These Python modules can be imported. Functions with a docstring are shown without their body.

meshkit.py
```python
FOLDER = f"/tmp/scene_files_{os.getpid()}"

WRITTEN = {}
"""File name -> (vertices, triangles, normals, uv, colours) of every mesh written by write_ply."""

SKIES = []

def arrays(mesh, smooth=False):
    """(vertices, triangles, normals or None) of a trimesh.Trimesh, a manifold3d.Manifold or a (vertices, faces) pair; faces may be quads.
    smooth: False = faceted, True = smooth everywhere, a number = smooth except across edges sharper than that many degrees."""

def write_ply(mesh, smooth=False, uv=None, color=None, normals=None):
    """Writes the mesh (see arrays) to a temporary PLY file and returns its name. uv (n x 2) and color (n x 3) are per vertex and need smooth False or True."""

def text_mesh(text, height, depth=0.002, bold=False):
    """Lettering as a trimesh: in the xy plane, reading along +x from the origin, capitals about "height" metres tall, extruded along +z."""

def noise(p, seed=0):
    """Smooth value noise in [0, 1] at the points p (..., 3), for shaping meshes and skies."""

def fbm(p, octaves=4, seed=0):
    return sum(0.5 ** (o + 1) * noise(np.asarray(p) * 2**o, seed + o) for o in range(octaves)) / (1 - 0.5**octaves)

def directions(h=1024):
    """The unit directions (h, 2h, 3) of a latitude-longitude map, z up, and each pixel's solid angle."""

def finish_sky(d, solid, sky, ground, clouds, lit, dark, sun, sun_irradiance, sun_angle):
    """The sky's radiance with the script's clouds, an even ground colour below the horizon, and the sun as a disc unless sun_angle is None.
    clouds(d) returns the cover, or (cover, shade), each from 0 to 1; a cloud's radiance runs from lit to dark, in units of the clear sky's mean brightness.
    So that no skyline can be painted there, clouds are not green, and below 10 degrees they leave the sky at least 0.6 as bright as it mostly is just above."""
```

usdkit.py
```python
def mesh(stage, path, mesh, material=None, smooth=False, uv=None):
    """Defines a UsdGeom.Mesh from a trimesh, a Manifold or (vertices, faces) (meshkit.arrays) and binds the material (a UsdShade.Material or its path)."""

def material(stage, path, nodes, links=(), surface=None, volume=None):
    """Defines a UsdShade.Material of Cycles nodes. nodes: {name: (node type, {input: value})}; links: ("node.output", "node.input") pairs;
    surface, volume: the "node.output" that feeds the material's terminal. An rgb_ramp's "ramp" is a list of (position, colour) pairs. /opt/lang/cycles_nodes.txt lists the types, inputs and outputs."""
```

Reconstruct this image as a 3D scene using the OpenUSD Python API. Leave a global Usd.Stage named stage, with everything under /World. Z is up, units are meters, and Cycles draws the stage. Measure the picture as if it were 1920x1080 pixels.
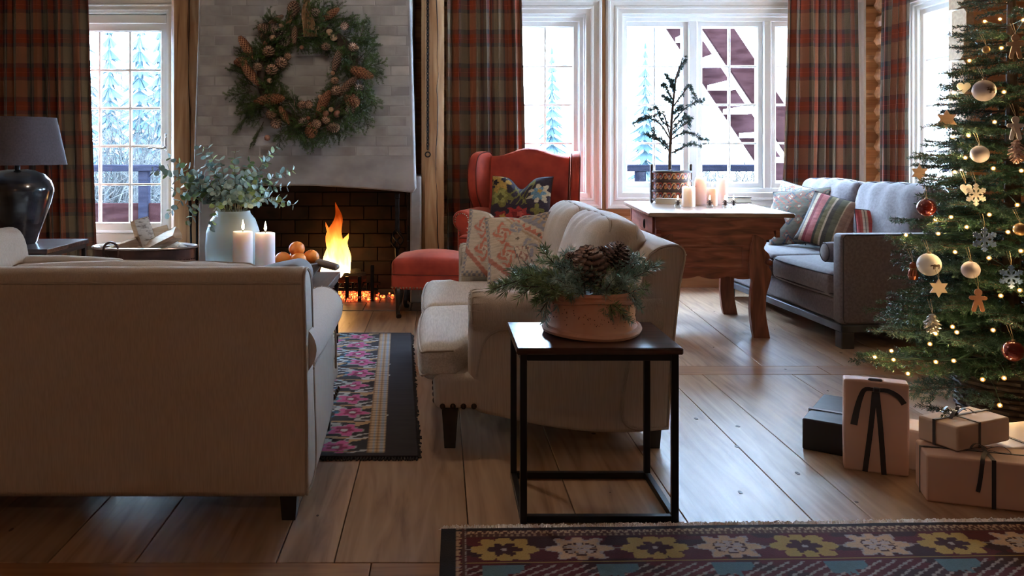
import math, numpy as np, trimesh, usdkit, meshkit
import shapely.geometry as sg
from shapely import ops as sops
from pxr import Usd, UsdGeom, UsdLux, UsdShade, Gf, Sdf, Vt

stage = Usd.Stage.CreateInMemory()
UsdGeom.SetStageUpAxis(stage, 'Z'); UsdGeom.SetStageMetersPerUnit(stage, 1.0)
UsdGeom.Xform.Define(stage, '/World')

# ------------------------------------------------------------------ camera, sky, exposure
cam = UsdGeom.Camera.Define(stage, '/World/camera')
cam.CreateHorizontalApertureAttr(36.0); cam.CreateFocalLengthAttr(30.0)
cam.CreateHorizontalApertureOffsetAttr(135 / 1920 * 36)      # architectural lens shift: verticals stay upright
cam.CreateVerticalApertureOffsetAttr(-257 / 1920 * 36)
cam.AddTranslateOp().Set(Gf.Vec3d(0, 0, 1.2)); cam.AddRotateXOp().Set(90.0)
cam.CreateExposureAttr(3.15)
cam.CreateClippingRangeAttr(Gf.Vec2f(0.05, 2000))
F, CU, CV, CZ = 1600.0, 825.0, 283.0, 1.2

dome = UsdLux.DomeLight.Define(stage, '/World/sky'); dome.CreateIntensityAttr(1.0)
sky = usdkit.material(stage, '/World/Looks/sky_clouds',
    {"tc": ("texture_coordinate", {}), "n": ("noise_texture", {"scale": 2.5, "detail": 5.0, "roughness": 0.55}),
     "r": ("rgb_ramp", {"ramp": [(0.3, (0.36, 0.61, 1.0)), (0.7, (0.66, 0.83, 1.0))]}),
     "b": ("background_shader", {"strength": 8.6})},
    [("tc.generated", "n.vector"), ("n.fac", "r.fac"), ("r.color", "b.color")], surface="b.background")
UsdShade.MaterialBindingAPI.Apply(dome.GetPrim()).Bind(sky)

# ------------------------------------------------------------------ scene graph helpers
_used = {}
def numbered(path):
    n = _used.get(path)
    _used[path] = 0 if n is None else n + 1
    return path if n is None else f"{path}_{_used[path]:03d}"
def P(x): return x if isinstance(x, str) else str(x.GetPath())
def tag(prim, label=None, cat=None, group=None, kind=None):
    for k, v in (('label', label), ('category', cat), ('group', group), ('kind', kind)):
        if v: prim.SetCustomDataByKey(k, v)
    return prim
def thing(name, label=None, cat=None, loc=(0, 0, 0), rz=0, group=None, kind=None, parent='/World', rx=0, ry=0):
    x = UsdGeom.Xform.Define(stage, numbered(P(parent) + '/' + name))
    x.AddTranslateOp().Set(Gf.Vec3d(*map(float, loc)))
    if rz: x.AddRotateZOp().Set(float(rz))
    if ry: x.AddRotateYOp().Set(float(ry))
    if rx: x.AddRotateXOp().Set(float(rx))
    return tag(x.GetPrim(), label, cat, group, kind)
def part(name, mesh, mat, parent='/World', smooth=30, col=None, uv=None, label=None, kind=None, cat=None, group=None):
    if isinstance(mesh, list): mesh = cat_(mesh)
    path = numbered(P(parent) + '/' + name)
    m = usdkit.mesh(stage, path, mesh, MATS[mat] if isinstance(mat, str) else mat, smooth=smooth, uv=uv)
    if col is not None:
        UsdGeom.PrimvarsAPI(m).CreatePrimvar("Cd", Sdf.ValueTypeNames.Color3fArray, "vertex").Set(Vt.Vec3fArray.FromNumpy(np.asarray(col, np.float32)))
    return tag(m.GetPrim(), label, cat, group, kind)
def struct(name, mesh, mat, label, **k): return part(name, mesh, mat, label=label, kind='structure', **k)
def dup(src, loc, rz=0, label=None, group=None, name=None):
    was = src.GetCustomData()
    x = UsdGeom.Xform.Define(stage, numbered('/World/' + (name or src.GetName().rstrip('0123456789_'))))
    x.AddTranslateOp().Set(Gf.Vec3d(*map(float, loc)))
    if rz: x.AddRotateZOp().Set(float(rz))
    pr = x.GetPrim()
    for c in src.GetChildren():
        h = UsdGeom.Xform.Define(stage, f"{pr.GetPath()}/{c.GetName()}") if False else None
    pr.GetReferences().AddInternalReference(src.GetPath()); pr.SetInstanceable(True)
    x.SetXformOpOrder(x.GetOrderedXformOps())
    return tag(pr, label, was.get('category'), group or was.get('group'))

# ------------------------------------------------------------------ mesh helpers
def tm(v, f): 
    f = np.asarray(f, int)
    if f.shape[1] == 4: f = np.vstack([f[:, [0, 1, 2]], f[:, [0, 2, 3]]])
    return trimesh.Trimesh(np.asarray(v, float), f, process=False)
def cat_(ms):
    vs, fs, n = [], [], 0
    for m in ms:
        vs.append(m.vertices); fs.append(m.faces + n); n += len(m.vertices)
    return tm(np.vstack(vs), np.vstack(fs))
def rot(rx=0, ry=0, rz=0):
    a, b, c = np.radians([rx, ry, rz])
    X = np.array([[1, 0, 0], [0, math.cos(a), -math.sin(a)], [0, math.sin(a), math.cos(a)]])
    Y = np.array([[math.cos(b), 0, math.sin(b)], [0, 1, 0], [-math.sin(b), 0, math.cos(b)]])
    Z = np.array([[math.cos(c), -math.sin(c), 0], [math.sin(c), math.cos(c), 0], [0, 0, 1]])
    return Z @ Y @ X
def xf(m, loc=(0, 0, 0), r=(0, 0, 0), s=1.0):
    v = np.asarray(m.vertices) * s
    return tm(v @ rot(*r).T + np.asarray(loc, float), m.faces)
def mirror(m, axis=0):
    v = np.array(m.vertices); v[:, axis] *= -1
    return tm(v, m.faces[:, ::-1])
def box(x0, x1, y0, y1, z0, z1, ch=0.0):
    lo, hi = np.array([x0, y0, z0], float), np.array([x1, y1, z1], float)
    c, h = (lo + hi) / 2, (hi - lo) / 2
    if ch <= 0:
        m = trimesh.creation.box(2 * h); return tm(m.vertices + c, m.faces)
    ch = min(ch, *(h * 0.9)); pts = []
    for sx in (-1, 1):
        for sy in (-1, 1):
            for sz in (-1, 1):
                s = np.array([sx, sy, sz])
                for k in range(3):
                    q = h - ch; q[k] = h[k]; pts.append(s * q)
    m = trimesh.convex.convex_hull(np.array(pts)); return tm(m.vertices + c, m.faces)
def cbox(cx, cy, cz, sx, sy, sz, ch=0.0): return box(cx - sx / 2, cx + sx / 2, cy - sy / 2, cy + sy / 2, cz - sz / 2, cz + sz / 2, ch)
def frames(p, closed=False):
    p = np.asarray(p, float); n = len(p)
    t = (np.roll(p, -1, 0) - np.roll(p, 1, 0)) if closed else np.gradient(p, axis=0)
    t /= np.linalg.norm(t, axis=1, keepdims=True) + 1e-12
    a = np.zeros_like(p); r = np.array([0, 0, 1.0]) if abs(t[0, 2]) < 0.9 else np.array([1.0, 0, 0])
    for i in range(n):
        r = r - t[i] * (r @ t[i]); r /= np.linalg.norm(r) + 1e-12; a[i] = r
    return t, a, np.cross(t, a)
def tube(p, r, n=8, closed=False, flat=None):
    p = np.asarray(p, float); k = len(p); r = np.broadcast_to(r, (k,)).astype(float)
    t, a, b = frames(p, closed)
    ang = np.arange(n) * 2 * np.pi / n
    fa, fb = flat or (1, 1)
    v = p[:, None] + r[:, None, None] * (fa * np.cos(ang)[None, :, None] * a[:, None] + fb * np.sin(ang)[None, :, None] * b[:, None])
    i, j = np.meshgrid(np.arange(k if closed else k - 1), np.arange(n), indexing='ij')
    i2 = (i + 1) % k; j2 = (j + 1) % n
    q = np.stack([i * n + j, i * n + j2, i2 * n + j2, i2 * n + j], -1).reshape(-1, 4)
    f = np.vstack([q[:, [0, 2, 1]], q[:, [0, 3, 2]]]); v = v.reshape(-1, 3)
    if not closed:
        v = np.vstack([v, p[0], p[-1]]); c0, c1 = len(v) - 2, len(v) - 1
        j = np.arange(n); e = (k - 1) * n
        f = np.vstack([f, np.stack([np.full(n, c0), j, (j + 1) % n], 1), np.stack([np.full(n, c1), e + (j + 1) % n, e + j], 1)])
    return tm(v, f[:, ::-1])
def lathe(prof, n=32, sx=1.0, sy=1.0):
    pr = np.asarray(prof, float); k = len(pr); ang = np.arange(n) * 2 * np.pi / n
    v = np.stack([pr[:, None, 0] * np.cos(ang) * sx, pr[:, None, 0] * np.sin(ang) * sy, np.repeat(pr[:, 1:2], n, 1)], -1).reshape(-1, 3)
    i, j = np.meshgrid(np.arange(k - 1), np.arange(n), indexing='ij'); j2 = (j + 1) % n
    q = np.stack([i * n + j, i * n + j2, (i + 1) * n + j2, (i + 1) * n + j], -1).reshape(-1, 4)
    return tm(v, q)
def loft(secs, caps=True):
    s = np.asarray(secs, float); k, n = s.shape[:2]; v = s.reshape(-1, 3)
    i, j = np.meshgrid(np.arange(k - 1), np.arange(n), indexing='ij'); j2 = (j + 1) % n
    q = np.stack([i * n + j, i * n + j2, (i + 1) * n + j2, (i + 1) * n + j], -1).reshape(-1, 4)
    f = np.vstack([q[:, [0, 1, 2]], q[:, [0, 2, 3]]])
    if caps:
        v = np.vstack([v, s[0].mean(0), s[-1].mean(0)]); a, b = len(v) - 2, len(v) - 1; j = np.arange(n); e = (k - 1) * n
        f = np.vstack([f, np.stack([np.full(n, a), (j + 1) % n, j], 1), np.stack([np.full(n, b), e + j, e + (j + 1) % n], 1)])
    m = tm(v, f)
    return m if m.volume > 0 else tm(v, f[:, ::-1])
def gridf(nu, nv):
    i = np.arange(nu * nv).reshape(nu, nv)
    return np.stack([i[:-1, :-1], i[1:, :-1], i[1:, 1:], i[:-1, 1:]], -1).reshape(-1, 4)
def extrude(poly, d, axis='z', at=0.0):
    """a shapely polygon drawn in the plane across the axis, thickness d from at.  z: (x,y); y: (x,z); x: (y,z)"""
    polys = getattr(poly, 'geoms', [poly]); out = []
    for g in polys:
        m = trimesh.creation.extrude_polygon(g, d, engine='earcut'); v = np.array(m.vertices)
        if axis == 'z': w = v + [0, 0, at]; f = m.faces
        elif axis == 'y': w = np.stack([v[:, 0], v[:, 2] + at, v[:, 1]], 1); f = m.faces[:, ::-1]
        else: w = np.stack([v[:, 2] + at, v[:, 0], v[:, 1]], 1); f = m.faces
        out.append(tm(w, f))
    return cat_(out)
def soft(sx, sy, sz, r, bulge=(0, 0, 0), m=8, wr=0.0, seed=0, power=1.0):
    """upholstery block centred on the origin: rounded edges of radius r, faces swelling by bulge per axis"""
    h = np.array([sx, sy, sz]) / 2; r = min(r, *(h * 0.98)); cs = []
    for k in range(3):
        e = np.sin(np.linspace(-np.pi / 4, np.pi / 4, 5)[2:] ) ; arc = np.linspace(0, 1, 4)
        inner = np.linspace(-(h[k] - r), h[k] - r, m)
        up = (h[k] - r) + r * np.tan(np.linspace(0, np.pi / 4, 4))[1:]
        cs.append(np.concatenate([-up[::-1], inner, up]))
    V, Fc, n = [], [], 0
    for k in range(3):
        a, b = (k + 1) % 3, (k + 2) % 3
        for s in (-1, 1):
            A, B = np.meshgrid(cs[a], cs[b], indexing='ij'); v = np.zeros(A.shape + (3,)); v[..., a] = A; v[..., b] = B; v[..., k] = s * h[k]
            f = gridf(len(cs[a]), len(cs[b])); Fc.append((f if s > 0 else f[:, ::-1]) + n); V.append(v.reshape(-1, 3)); n += A.size
    v, f = np.vstack(V), np.vstack(Fc)
    q = np.clip(v, -(h - r), h - r); d = v - q; nrm = d / (np.linalg.norm(d, axis=1, keepdims=True) + 1e-12)
    p = q + nrm * r; u = p / h
    for k in range(3):
        a, b = (k + 1) % 3, (k + 2) % 3
        w = (np.clip(1 - u[:, a] ** 2, 0, 1) * np.clip(1 - u[:, b] ** 2, 0, 1)) ** power
        p[:, k] += bulge[k] * w * u[:, k]
    if wr: p += nrm * ((meshkit.fbm(p * 9 + seed * 7.3, 3, seed)[:, None] - 0.5) * 2 * wr)
    mm = tm(p, f); mm.merge_vertices(); return tm(mm.vertices, mm.faces)
def crv(pts, n=24, closed=False):
    """smooth curve through points (Catmull-Rom)"""
    p = np.asarray(pts, float)
    q = np.vstack([p[-1], p, p[0], p[1]]) if closed else np.vstack([2 * p[0] - p[1], p, 2 * p[-1] - p[-2]])
    segs = len(p) if closed else len(p) - 1; out = []
    for t in np.linspace(0, segs, n, endpoint=not closed):
        i = min(int(t), segs - 1); x = t - i; a, b, c, d = q[i:i + 4]
        out.append(0.5 * (2 * b + (c - a) * x + (2 * a - 5 * b + 4 * c - d) * x * x + (3 * b - a - 3 * c + d) * x ** 3))
    return np.array(out)
def resample(poly, n=48):
    p = np.array(poly.exterior.coords)[:-1] if hasattr(poly, 'exterior') else np.asarray(poly)
    p = np.vstack([p, p[:1]]); L = np.concatenate([[0], np.cumsum(np.linalg.norm(np.diff(p, axis=0), axis=1))])
    s = np.linspace(0, L[-1], n, endpoint=False)
    return np.stack([np.interp(s, L, p[:, k]) for k in range(p.shape[1])], 1)
def px(u, v, Y): return np.array([(u - CU) * Y / F, Y, CZ - (v - CV) * Y / F])
def fl(u, v, z=0.0):
    Y = F * (CZ - z) / (v - CV); return np.array([(u - CU) * Y / F, Y, z])
def rng(s): return np.random.default_rng(s)
def frame_sweep(rect, prof):
    """mitred frame round rect (x0,x1,z0,z1); prof: closed list of (inset from the rect, y)"""
    x0, x1, z0, z1 = rect; pr = np.asarray(prof, float); n = len(pr); secs = []
    for sx, sz in ((0, 0), (1, 0), (1, 1), (0, 1)):
        x = np.where(sx, x1 - pr[:, 0], x0 + pr[:, 0]); z = np.where(sz, z1 - pr[:, 0], z0 + pr[:, 0])
        secs.append(np.stack([x, pr[:, 1], z], 1))
    s = np.array(secs + secs[:1]); v = s[:4].reshape(-1, 3); F4 = []
    for i in range(4):
        for j in range(n):
            a, b, j2 = i * n, ((i + 1) % 4) * n, (j + 1) % n
            F4.append([a + j, a + j2, b + j2, b + j])
    m = tm(v, F4); return m if m.volume > 0 else tm(m.vertices, m.faces[:, ::-1])

# ------------------------------------------------------------------ materials
MATS = {}
def M(name, c1, c2=None, rough=0.6, scale=8.0, stretch=(1, 1, 1), detail=4.0, dist=0.0, lo=0.35, hi=0.65, bump=0.0, bscale=60.0, bdist=0.002, bstretch=(1, 1, 1), rand=0.0, ramp=None, **pb):
    nodes = {"tc": ("texture_coordinate", {}), "p": ("principled_bsdf", {"roughness": rough, **pb})}
    links = []
    vec = "tc.object"
    if rand:
        nodes["oi"] = ("object_info", {}); nodes["cx"] = ("combine_xyz", {}); nodes["va"] = ("vector_math", {"math_type": "add"})
        nodes["rm"] = ("math", {"math_type": "multiply", "value2": 37.0})
        links += [("oi.random", "rm.value1"), ("rm.value", "cx.x"), ("rm.value", "cx.y"), ("rm.value", "cx.z"), ("tc.object", "va.vector1"), ("cx.vector", "va.vector2")]
        vec = "va.vector"
    if c2 is None and ramp is None: nodes["p"][1]["base_color"] = c1
    else:
        nodes["mp"] = ("mapping", {"scale": stretch}); nodes["n"] = ("noise_texture", {"scale": scale, "detail": detail, "distortion": dist})
        nodes["r"] = ("rgb_ramp", {"ramp": ramp or [(lo, c1), (hi, c2)]})
        links += [(vec, "mp.vector"), ("mp.vector", "n.vector"), ("n.fac", "r.fac")]
        out = "r.color"
        if rand:
            nodes["hs"] = ("hsv", {}); nodes["mr"] = ("map_range", {"to_min": 1 - rand, "to_max": 1 + rand})
            links += [("oi.random", "mr.value"), ("mr.result", "hs.value"), (out, "hs.color")]; out = "hs.color"
        links.append((out, "p.base_color"))
    if bump:
        nodes["mb"] = ("mapping", {"scale": bstretch}); nodes["nb"] = ("noise_texture", {"scale": bscale, "detail": 3.0})
        nodes["b"] = ("bump", {"strength": bump, "distance": bdist})
        links += [(vec, "mb.vector"), ("mb.vector", "nb.vector"), ("nb.fac", "b.height"), ("b.normal", "p.normal")]
    MATS[name] = usdkit.material(stage, '/World/Looks/' + name, nodes, links, surface="p.BSDF")
def MV(name, rough=0.85, bump=0.3, bscale=300.0, fade=0.0, **pb):
    """woven or printed cloth: colours from the mesh, a little noise over them"""
    MATS[name] = usdkit.material(stage, '/World/Looks/' + name,
        {"a": ("attribute", {"attribute": "Cd"}), "tc": ("texture_coordinate", {}), "n": ("noise_texture", {"scale": bscale, "detail": 2.0}),
         "mr": ("map_range", {"to_min": 0.7, "to_max": 1.3}), "hs": ("hsv", {}), "b": ("bump", {"strength": bump, "distance": 0.002}), "p": ("principled_bsdf", {"roughness": rough, **pb})},
        [("a.color", "hs.color"), ("tc.object", "n.vector"), ("n.fac", "mr.value"), ("mr.result", "hs.value"), ("hs.color", "p.base_color"), ("n.fac", "b.height"), ("b.normal", "p.normal")], surface="p.BSDF")
def ME(name, color, strength):
    MATS[name] = usdkit.material(stage, '/World/Looks/' + name, {"e": ("emission", {"color": color, "strength": strength})}, [], surface="e.emission")

M('white_paint', (0.74, 0.75, 0.74), (0.78, 0.79, 0.78), rough=0.6, scale=3, specular_ior_level=0.3)
M('cream_paint', (0.66, 0.64, 0.60), (0.69, 0.67, 0.64), rough=0.65, scale=3, specular_ior_level=0.3)
M('log_pine', (0.36, 0.15, 0.055), (0.52, 0.25, 0.10), rough=0.55, scale=3, stretch=(0.5, 9, 9), dist=0.6, bump=0.25, bscale=12, bstretch=(0.6, 8, 8), rand=0.25)
M('log_end', (0.42, 0.27, 0.15), (0.55, 0.38, 0.22), rough=0.7, scale=12, stretch=(1, 1, 1), dist=3.0)
M('post_oak', (0.34, 0.17, 0.075), (0.60, 0.36, 0.18), rough=0.6, scale=2.2, stretch=(6, 6, 0.5), dist=1.6, detail=6, bump=0.35, bscale=8, bstretch=(6, 6, 0.5), ramp=[(0.26, (0.10, 0.04, 0.015)), (0.34, (0.36, 0.18, 0.075)), (0.55, (0.50, 0.28, 0.13)), (0.75, (0.62, 0.40, 0.21))])
M('plank_pine', (0.30, 0.17, 0.09), (0.5, 0.33, 0.2), rough=0.36, scale=2.2, stretch=(9, 0.7, 9), dist=1.2, detail=6, rand=0.14, ramp=[(0.25, (0.17, 0.09, 0.05)), (0.42, (0.29, 0.175, 0.105)), (0.6, (0.37, 0.24, 0.15)), (0.8, (0.43, 0.29, 0.19))], specular_ior_level=0.65, bump=0.12, bscale=7, bstretch=(8, 0.7, 8), bdist=0.004)
M('plank_cross', (0.24, 0.11, 0.05), (0.36, 0.19, 0.09), rough=0.38, scale=2.2, stretch=(0.7, 9, 9), dist=1.2, detail=6, rand=0.1)
M('knot_dark', (0.06, 0.03, 0.018), rough=0.5)
M('hearth_stone', (0.10, 0.075, 0.06), (0.22, 0.17, 0.14), rough=0.4, scale=7, bump=0.3, bscale=15, rand=0.2)
M('hood_plaster', (0.26, 0.245, 0.235), (0.43, 0.41, 0.395), rough=0.85, scale=3.2, stretch=(1, 1, 1.4), detail=7, bump=0.3, bscale=14, bdist=0.006)
M('hood_brick', (0.27, 0.25, 0.235), (0.44, 0.42, 0.40), rough=0.85, scale=4.0, detail=7, bump=0.35, bscale=18, bdist=0.006, rand=0.12)
M('soot', (0.008, 0.005, 0.004), (0.03, 0.017, 0.012), rough=0.9, scale=6, bump=0.3, bscale=20, bdist=0.005)
M('soot_brick', (0.007, 0.004, 0.003), (0.032, 0.013, 0.008), rough=0.85, scale=5, bump=0.4, bscale=18, bdist=0.006, rand=0.4)
M('black_iron', (0.010, 0.010, 0.011), (0.022, 0.02, 0.02), rough=0.45, scale=20, bump=0.25, bscale=40, metallic=0.6)
M('ceiling_paint', (0.42, 0.30, 0.20), (0.5, 0.36, 0.25), rough=0.8, scale=3)
M('snow', (0.85, 0.88, 0.93), (0.92, 0.94, 0.96), rough=0.8, scale=2)
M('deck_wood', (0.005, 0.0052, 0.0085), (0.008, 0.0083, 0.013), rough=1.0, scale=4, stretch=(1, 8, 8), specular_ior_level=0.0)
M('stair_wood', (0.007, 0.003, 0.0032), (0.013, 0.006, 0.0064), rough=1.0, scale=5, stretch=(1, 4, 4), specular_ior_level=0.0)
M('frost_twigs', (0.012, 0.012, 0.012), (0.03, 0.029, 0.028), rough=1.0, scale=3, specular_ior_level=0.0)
M('conifer_far', (0.015, 0.025, 0.029), (0.034, 0.046, 0.051), rough=1.0, scale=0.6, detail=5, specular_ior_level=0.0)  # distant blue haze put into the tree colour
M('hill_forest', (0.25, 0.29, 0.32), (0.62, 0.65, 0.68), rough=0.95, scale=0.12, detail=7)  # pale snowy forest, with bright haze put into the colour
M('steel', (0.55, 0.55, 0.56), rough=0.3, metallic=1.0)
MATS['pane'] = usdkit.material(stage, '/World/Looks/pane', {"t": ("transparent_bsdf", {"color": (0.97, 0.985, 0.985)}), "g": ("glossy_bsdf", {"roughness": 0.02, "color": (1, 1, 1)}), "f": ("fresnel", {"IOR": 1.3}), "ge": ("geometry", {}), "mm": ("math", {"math_type": "multiply_add", "value2": -1.0, "value3": 1.0}), "mu": ("math", {"math_type": "multiply"}), "m": ("mix_closure", {})},
    [("ge.backfacing", "mm.value1"), ("mm.value", "mu.value1"), ("f.fac", "mu.value2"), ("mu.value", "m.fac"), ("t.BSDF", "m.closure1"), ("g.BSDF", "m.closure2")], surface="m.closure")
# ------------------------------------------------------------------ setting: floor
floor = thing('floor', 'wide pine plank floor with dark knots and a dark stone hearth edge', kind='structure')
R = rng(5)
def plank(x0, x1, y0, y1, skew=0.0, mat='plank_pine', along='y'):
    g = 0.0016; dz = R.uniform(-0.0006, 0.0006)
    m = box(x0 + g, x1 - g, y0 + g, y1 - g, -0.03, dz, 0.0014)
    if skew: m.vertices[:, 0] += (m.vertices[:, 1] - 4.76) * skew
    part('plank', m, mat, floor, smooth=False)
ex = [-4.75, -4.35, -3.95, -3.52, -3.18, -2.8, -2.45, -2.05, -1.75, -1.46, -1.144, -0.89, -0.478, -0.309, 0.09, 0.447, 0.80, 1.21, 1.41, 1.89, 2.2, 2.6, 2.95, 3.35, 3.7, 4.1, 4.55, 5.05]
for a, b in zip(ex[:-1], ex[1:]): plank(a, b, 2.487, 4.58)
ex2 = [-4.75, -4.3, -3.95, -3.5, -3.05, -2.7, -2.3, -1.95, -1.6, -1.25, -0.83, -0.5, -0.17, 0.2, 0.55, 0.93, 1.38, 1.797, 2.25, 2.6, 2.95, 3.4, 3.8, 4.2, 4.6, 5.05]
for a, b in zip(ex2[:-1], ex2[1:]):
    if b < -2.02 or a > 0.12: plank(a, b, 4.76, 7.52, 0.06 if a > 0.12 else 0.0)
    else: plank(a, b, 4.76, 6.4, 0.0)
plank(0.2, 0.36, 4.76, 7.52); plank(-2.3, -2.0, 6.4, 7.52)
for a, b in zip(ex[:-1], ex[1:]): plank(a, b, -3.2, 2.3)
for (y0, y1) in ((4.58, 4.76), (2.3, 2.487)):
    xs = [-4.75, -2.6, -0.2, 2.1, 5.05]
    for a, b in zip(xs[:-1], xs[1:]): plank(a, b, y0, y1, mat='plank_cross')
part('subfloor', box(-4.8, 5.1, -3.25, 7.6, -0.07, -0.031), 'soot', floor)
# knots sunk into the boards
kv = []
for _ in range(120):
    x, y = R.uniform(-1.6, 3.2), R.uniform(2.5, 7.2)
    if -2.0 < x < 0.15 and y > 6.35: continue
    rr = R.uniform(0.003, 0.010); t = np.linspace(0, 2 * np.pi, 9)[:-1]
    ring = np.stack([x + rr * np.cos(t) * R.uniform(0.7, 1.1), y + rr * np.sin(t) * R.uniform(1.0, 2.2), np.full(8, 0.0009)], 1)
    kv.append(loft([ring - [0, 0, 0.01], ring]))
part('knots', kv, 'knot_dark', floor, smooth=False, kind='stuff')
# stone hearth tiles
ty = [6.4, 6.72, 7.02, 7.40]
for r_ in range(3):
    xs = np.arange(-2.02 + 0.1 * (r_ % 2), 0.12, 0.36)
    xs = np.append(xs, 0.12)
    for a, b in zip(xs[:-1], xs[1:]):
        if b - a > 0.03: part('stone_tile', box(a + 0.003, b - 0.003, ty[r_] + 0.003, ty[r_ + 1] - 0.003, -0.03, 0.004 + R.uniform(-0.001, 0.001), 0.003), 'hearth_stone', floor, smooth=False)

# ------------------------------------------------------------------ walls of logs
def log_x(x0, x1, z0, z1, y, t=0.17, mat='log_pine', face=1):
    """log along x whose face is at y (towards -y), with chamfered joints"""
    c = 0.03; p = sg.Polygon([(y + t, z0), (y + c, z0), (y, z0 + c), (y - 0.004, (z0 + z1) / 2), (y, z1 - c), (y + c, z1), (y + t, z1)])
    return extrude(p, x1 - x0, 'x', x0)
def log_y(y0, y1, z0, z1, x, t=0.17, sgn=1):
    c = 0.03; p = sg.Polygon([(x + sgn * t, z0), (x + sgn * c, z0), (x, z0 + c), (x - sgn * 0.004, (z0 + z1) / 2), (x, z1 - c), (x + sgn * c, z1), (x + sgn * t, z1)])
    return extrude(p, y1 - y0, 'y', y0)
YW, HC = 7.5, 0.155
W1 = (0.22, 1.42, 0.78, 2.46); W2 = (1.455, 3.74, 0.78, 2.46); D1 = (-3.35, -2.30, -0.1, 2.45)   # clear openings in the back wall
wall_back = thing('wall_back', 'pine log wall behind the windows and the fireplace', kind='structure')
def split(x0, x1, z0, z1, holes):
    segs = [(x0, x1)]
    for a, b, c, d in holes:
        if z1 > c + 0.02 and z0 < d - 0.02:
            segs = [s for (p, q) in segs for s in ((p, min(q, a)), (max(p, b), q)) if s[1] - s[0] > 0.02]
    return segs
for k in range(18):
    z0, z1 = k * HC, (k + 1) * HC
    for a, b in split(-4.7, 3.86, z0, z1, [W1, W2, D1]):
        part('log', log_x(a, b, z0 + 0.001, z1 - 0.001, YW + 0.02), 'log_pine', wall_back, smooth=False)
part('log_post', box(1.42, 1.455, YW - 0.005, YW + 0.06, 0.6, 2.7, 0.006), 'post_oak', wall_back, smooth=False)
part('backing', [box(-4.7, -3.35, YW + 0.15, YW + 0.22, 0, 2.8), box(-2.3, 0.22, YW + 0.15, YW + 0.22, 0, 2.8), box(-3.35, 4, YW + 0.15, YW + 0.22, 2.5, 2.8), box(0.2, 4, YW + 0.15, YW + 0.22, -0.05, 0.7), box(3.74, 4.1, YW + 0.15, YW + 0.22, 0, 2.8)], 'log_pine', wall_back)
XR = 3.84; W3 = (6.10, 6.98, 0.72, 2.40)
wall_right = thing('wall_right', 'right pine log wall with crossing log ends beside the tree', kind='structure')
for k in range(18):
    z0, z1 = k * HC - 0.07, (k + 1) * HC - 0.07
    for a, b in split(6.0, 7.6, z0, z1, [W3]):
        part('log', log_y(a, b, max(z0, 0) + 0.001, z1 - 0.001, XR), 'log_pine', wall_right, smooth=False)
part('backing', [box(XR + 0.15, XR + 0.2, 6.98, 7.7, 0, 2.8), box(XR + 0.15, XR + 0.2, 5.9, 6.98, -0.05, 0.7), box(XR + 0.15, XR + 0.2, 5.9, 6.98, 2.42, 2.8), box(XR + 0.12, XR + 0.2, 5.9, 6.1, 0, 2.8)], 'log_pine', wall_right)
HS = 0.178
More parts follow.
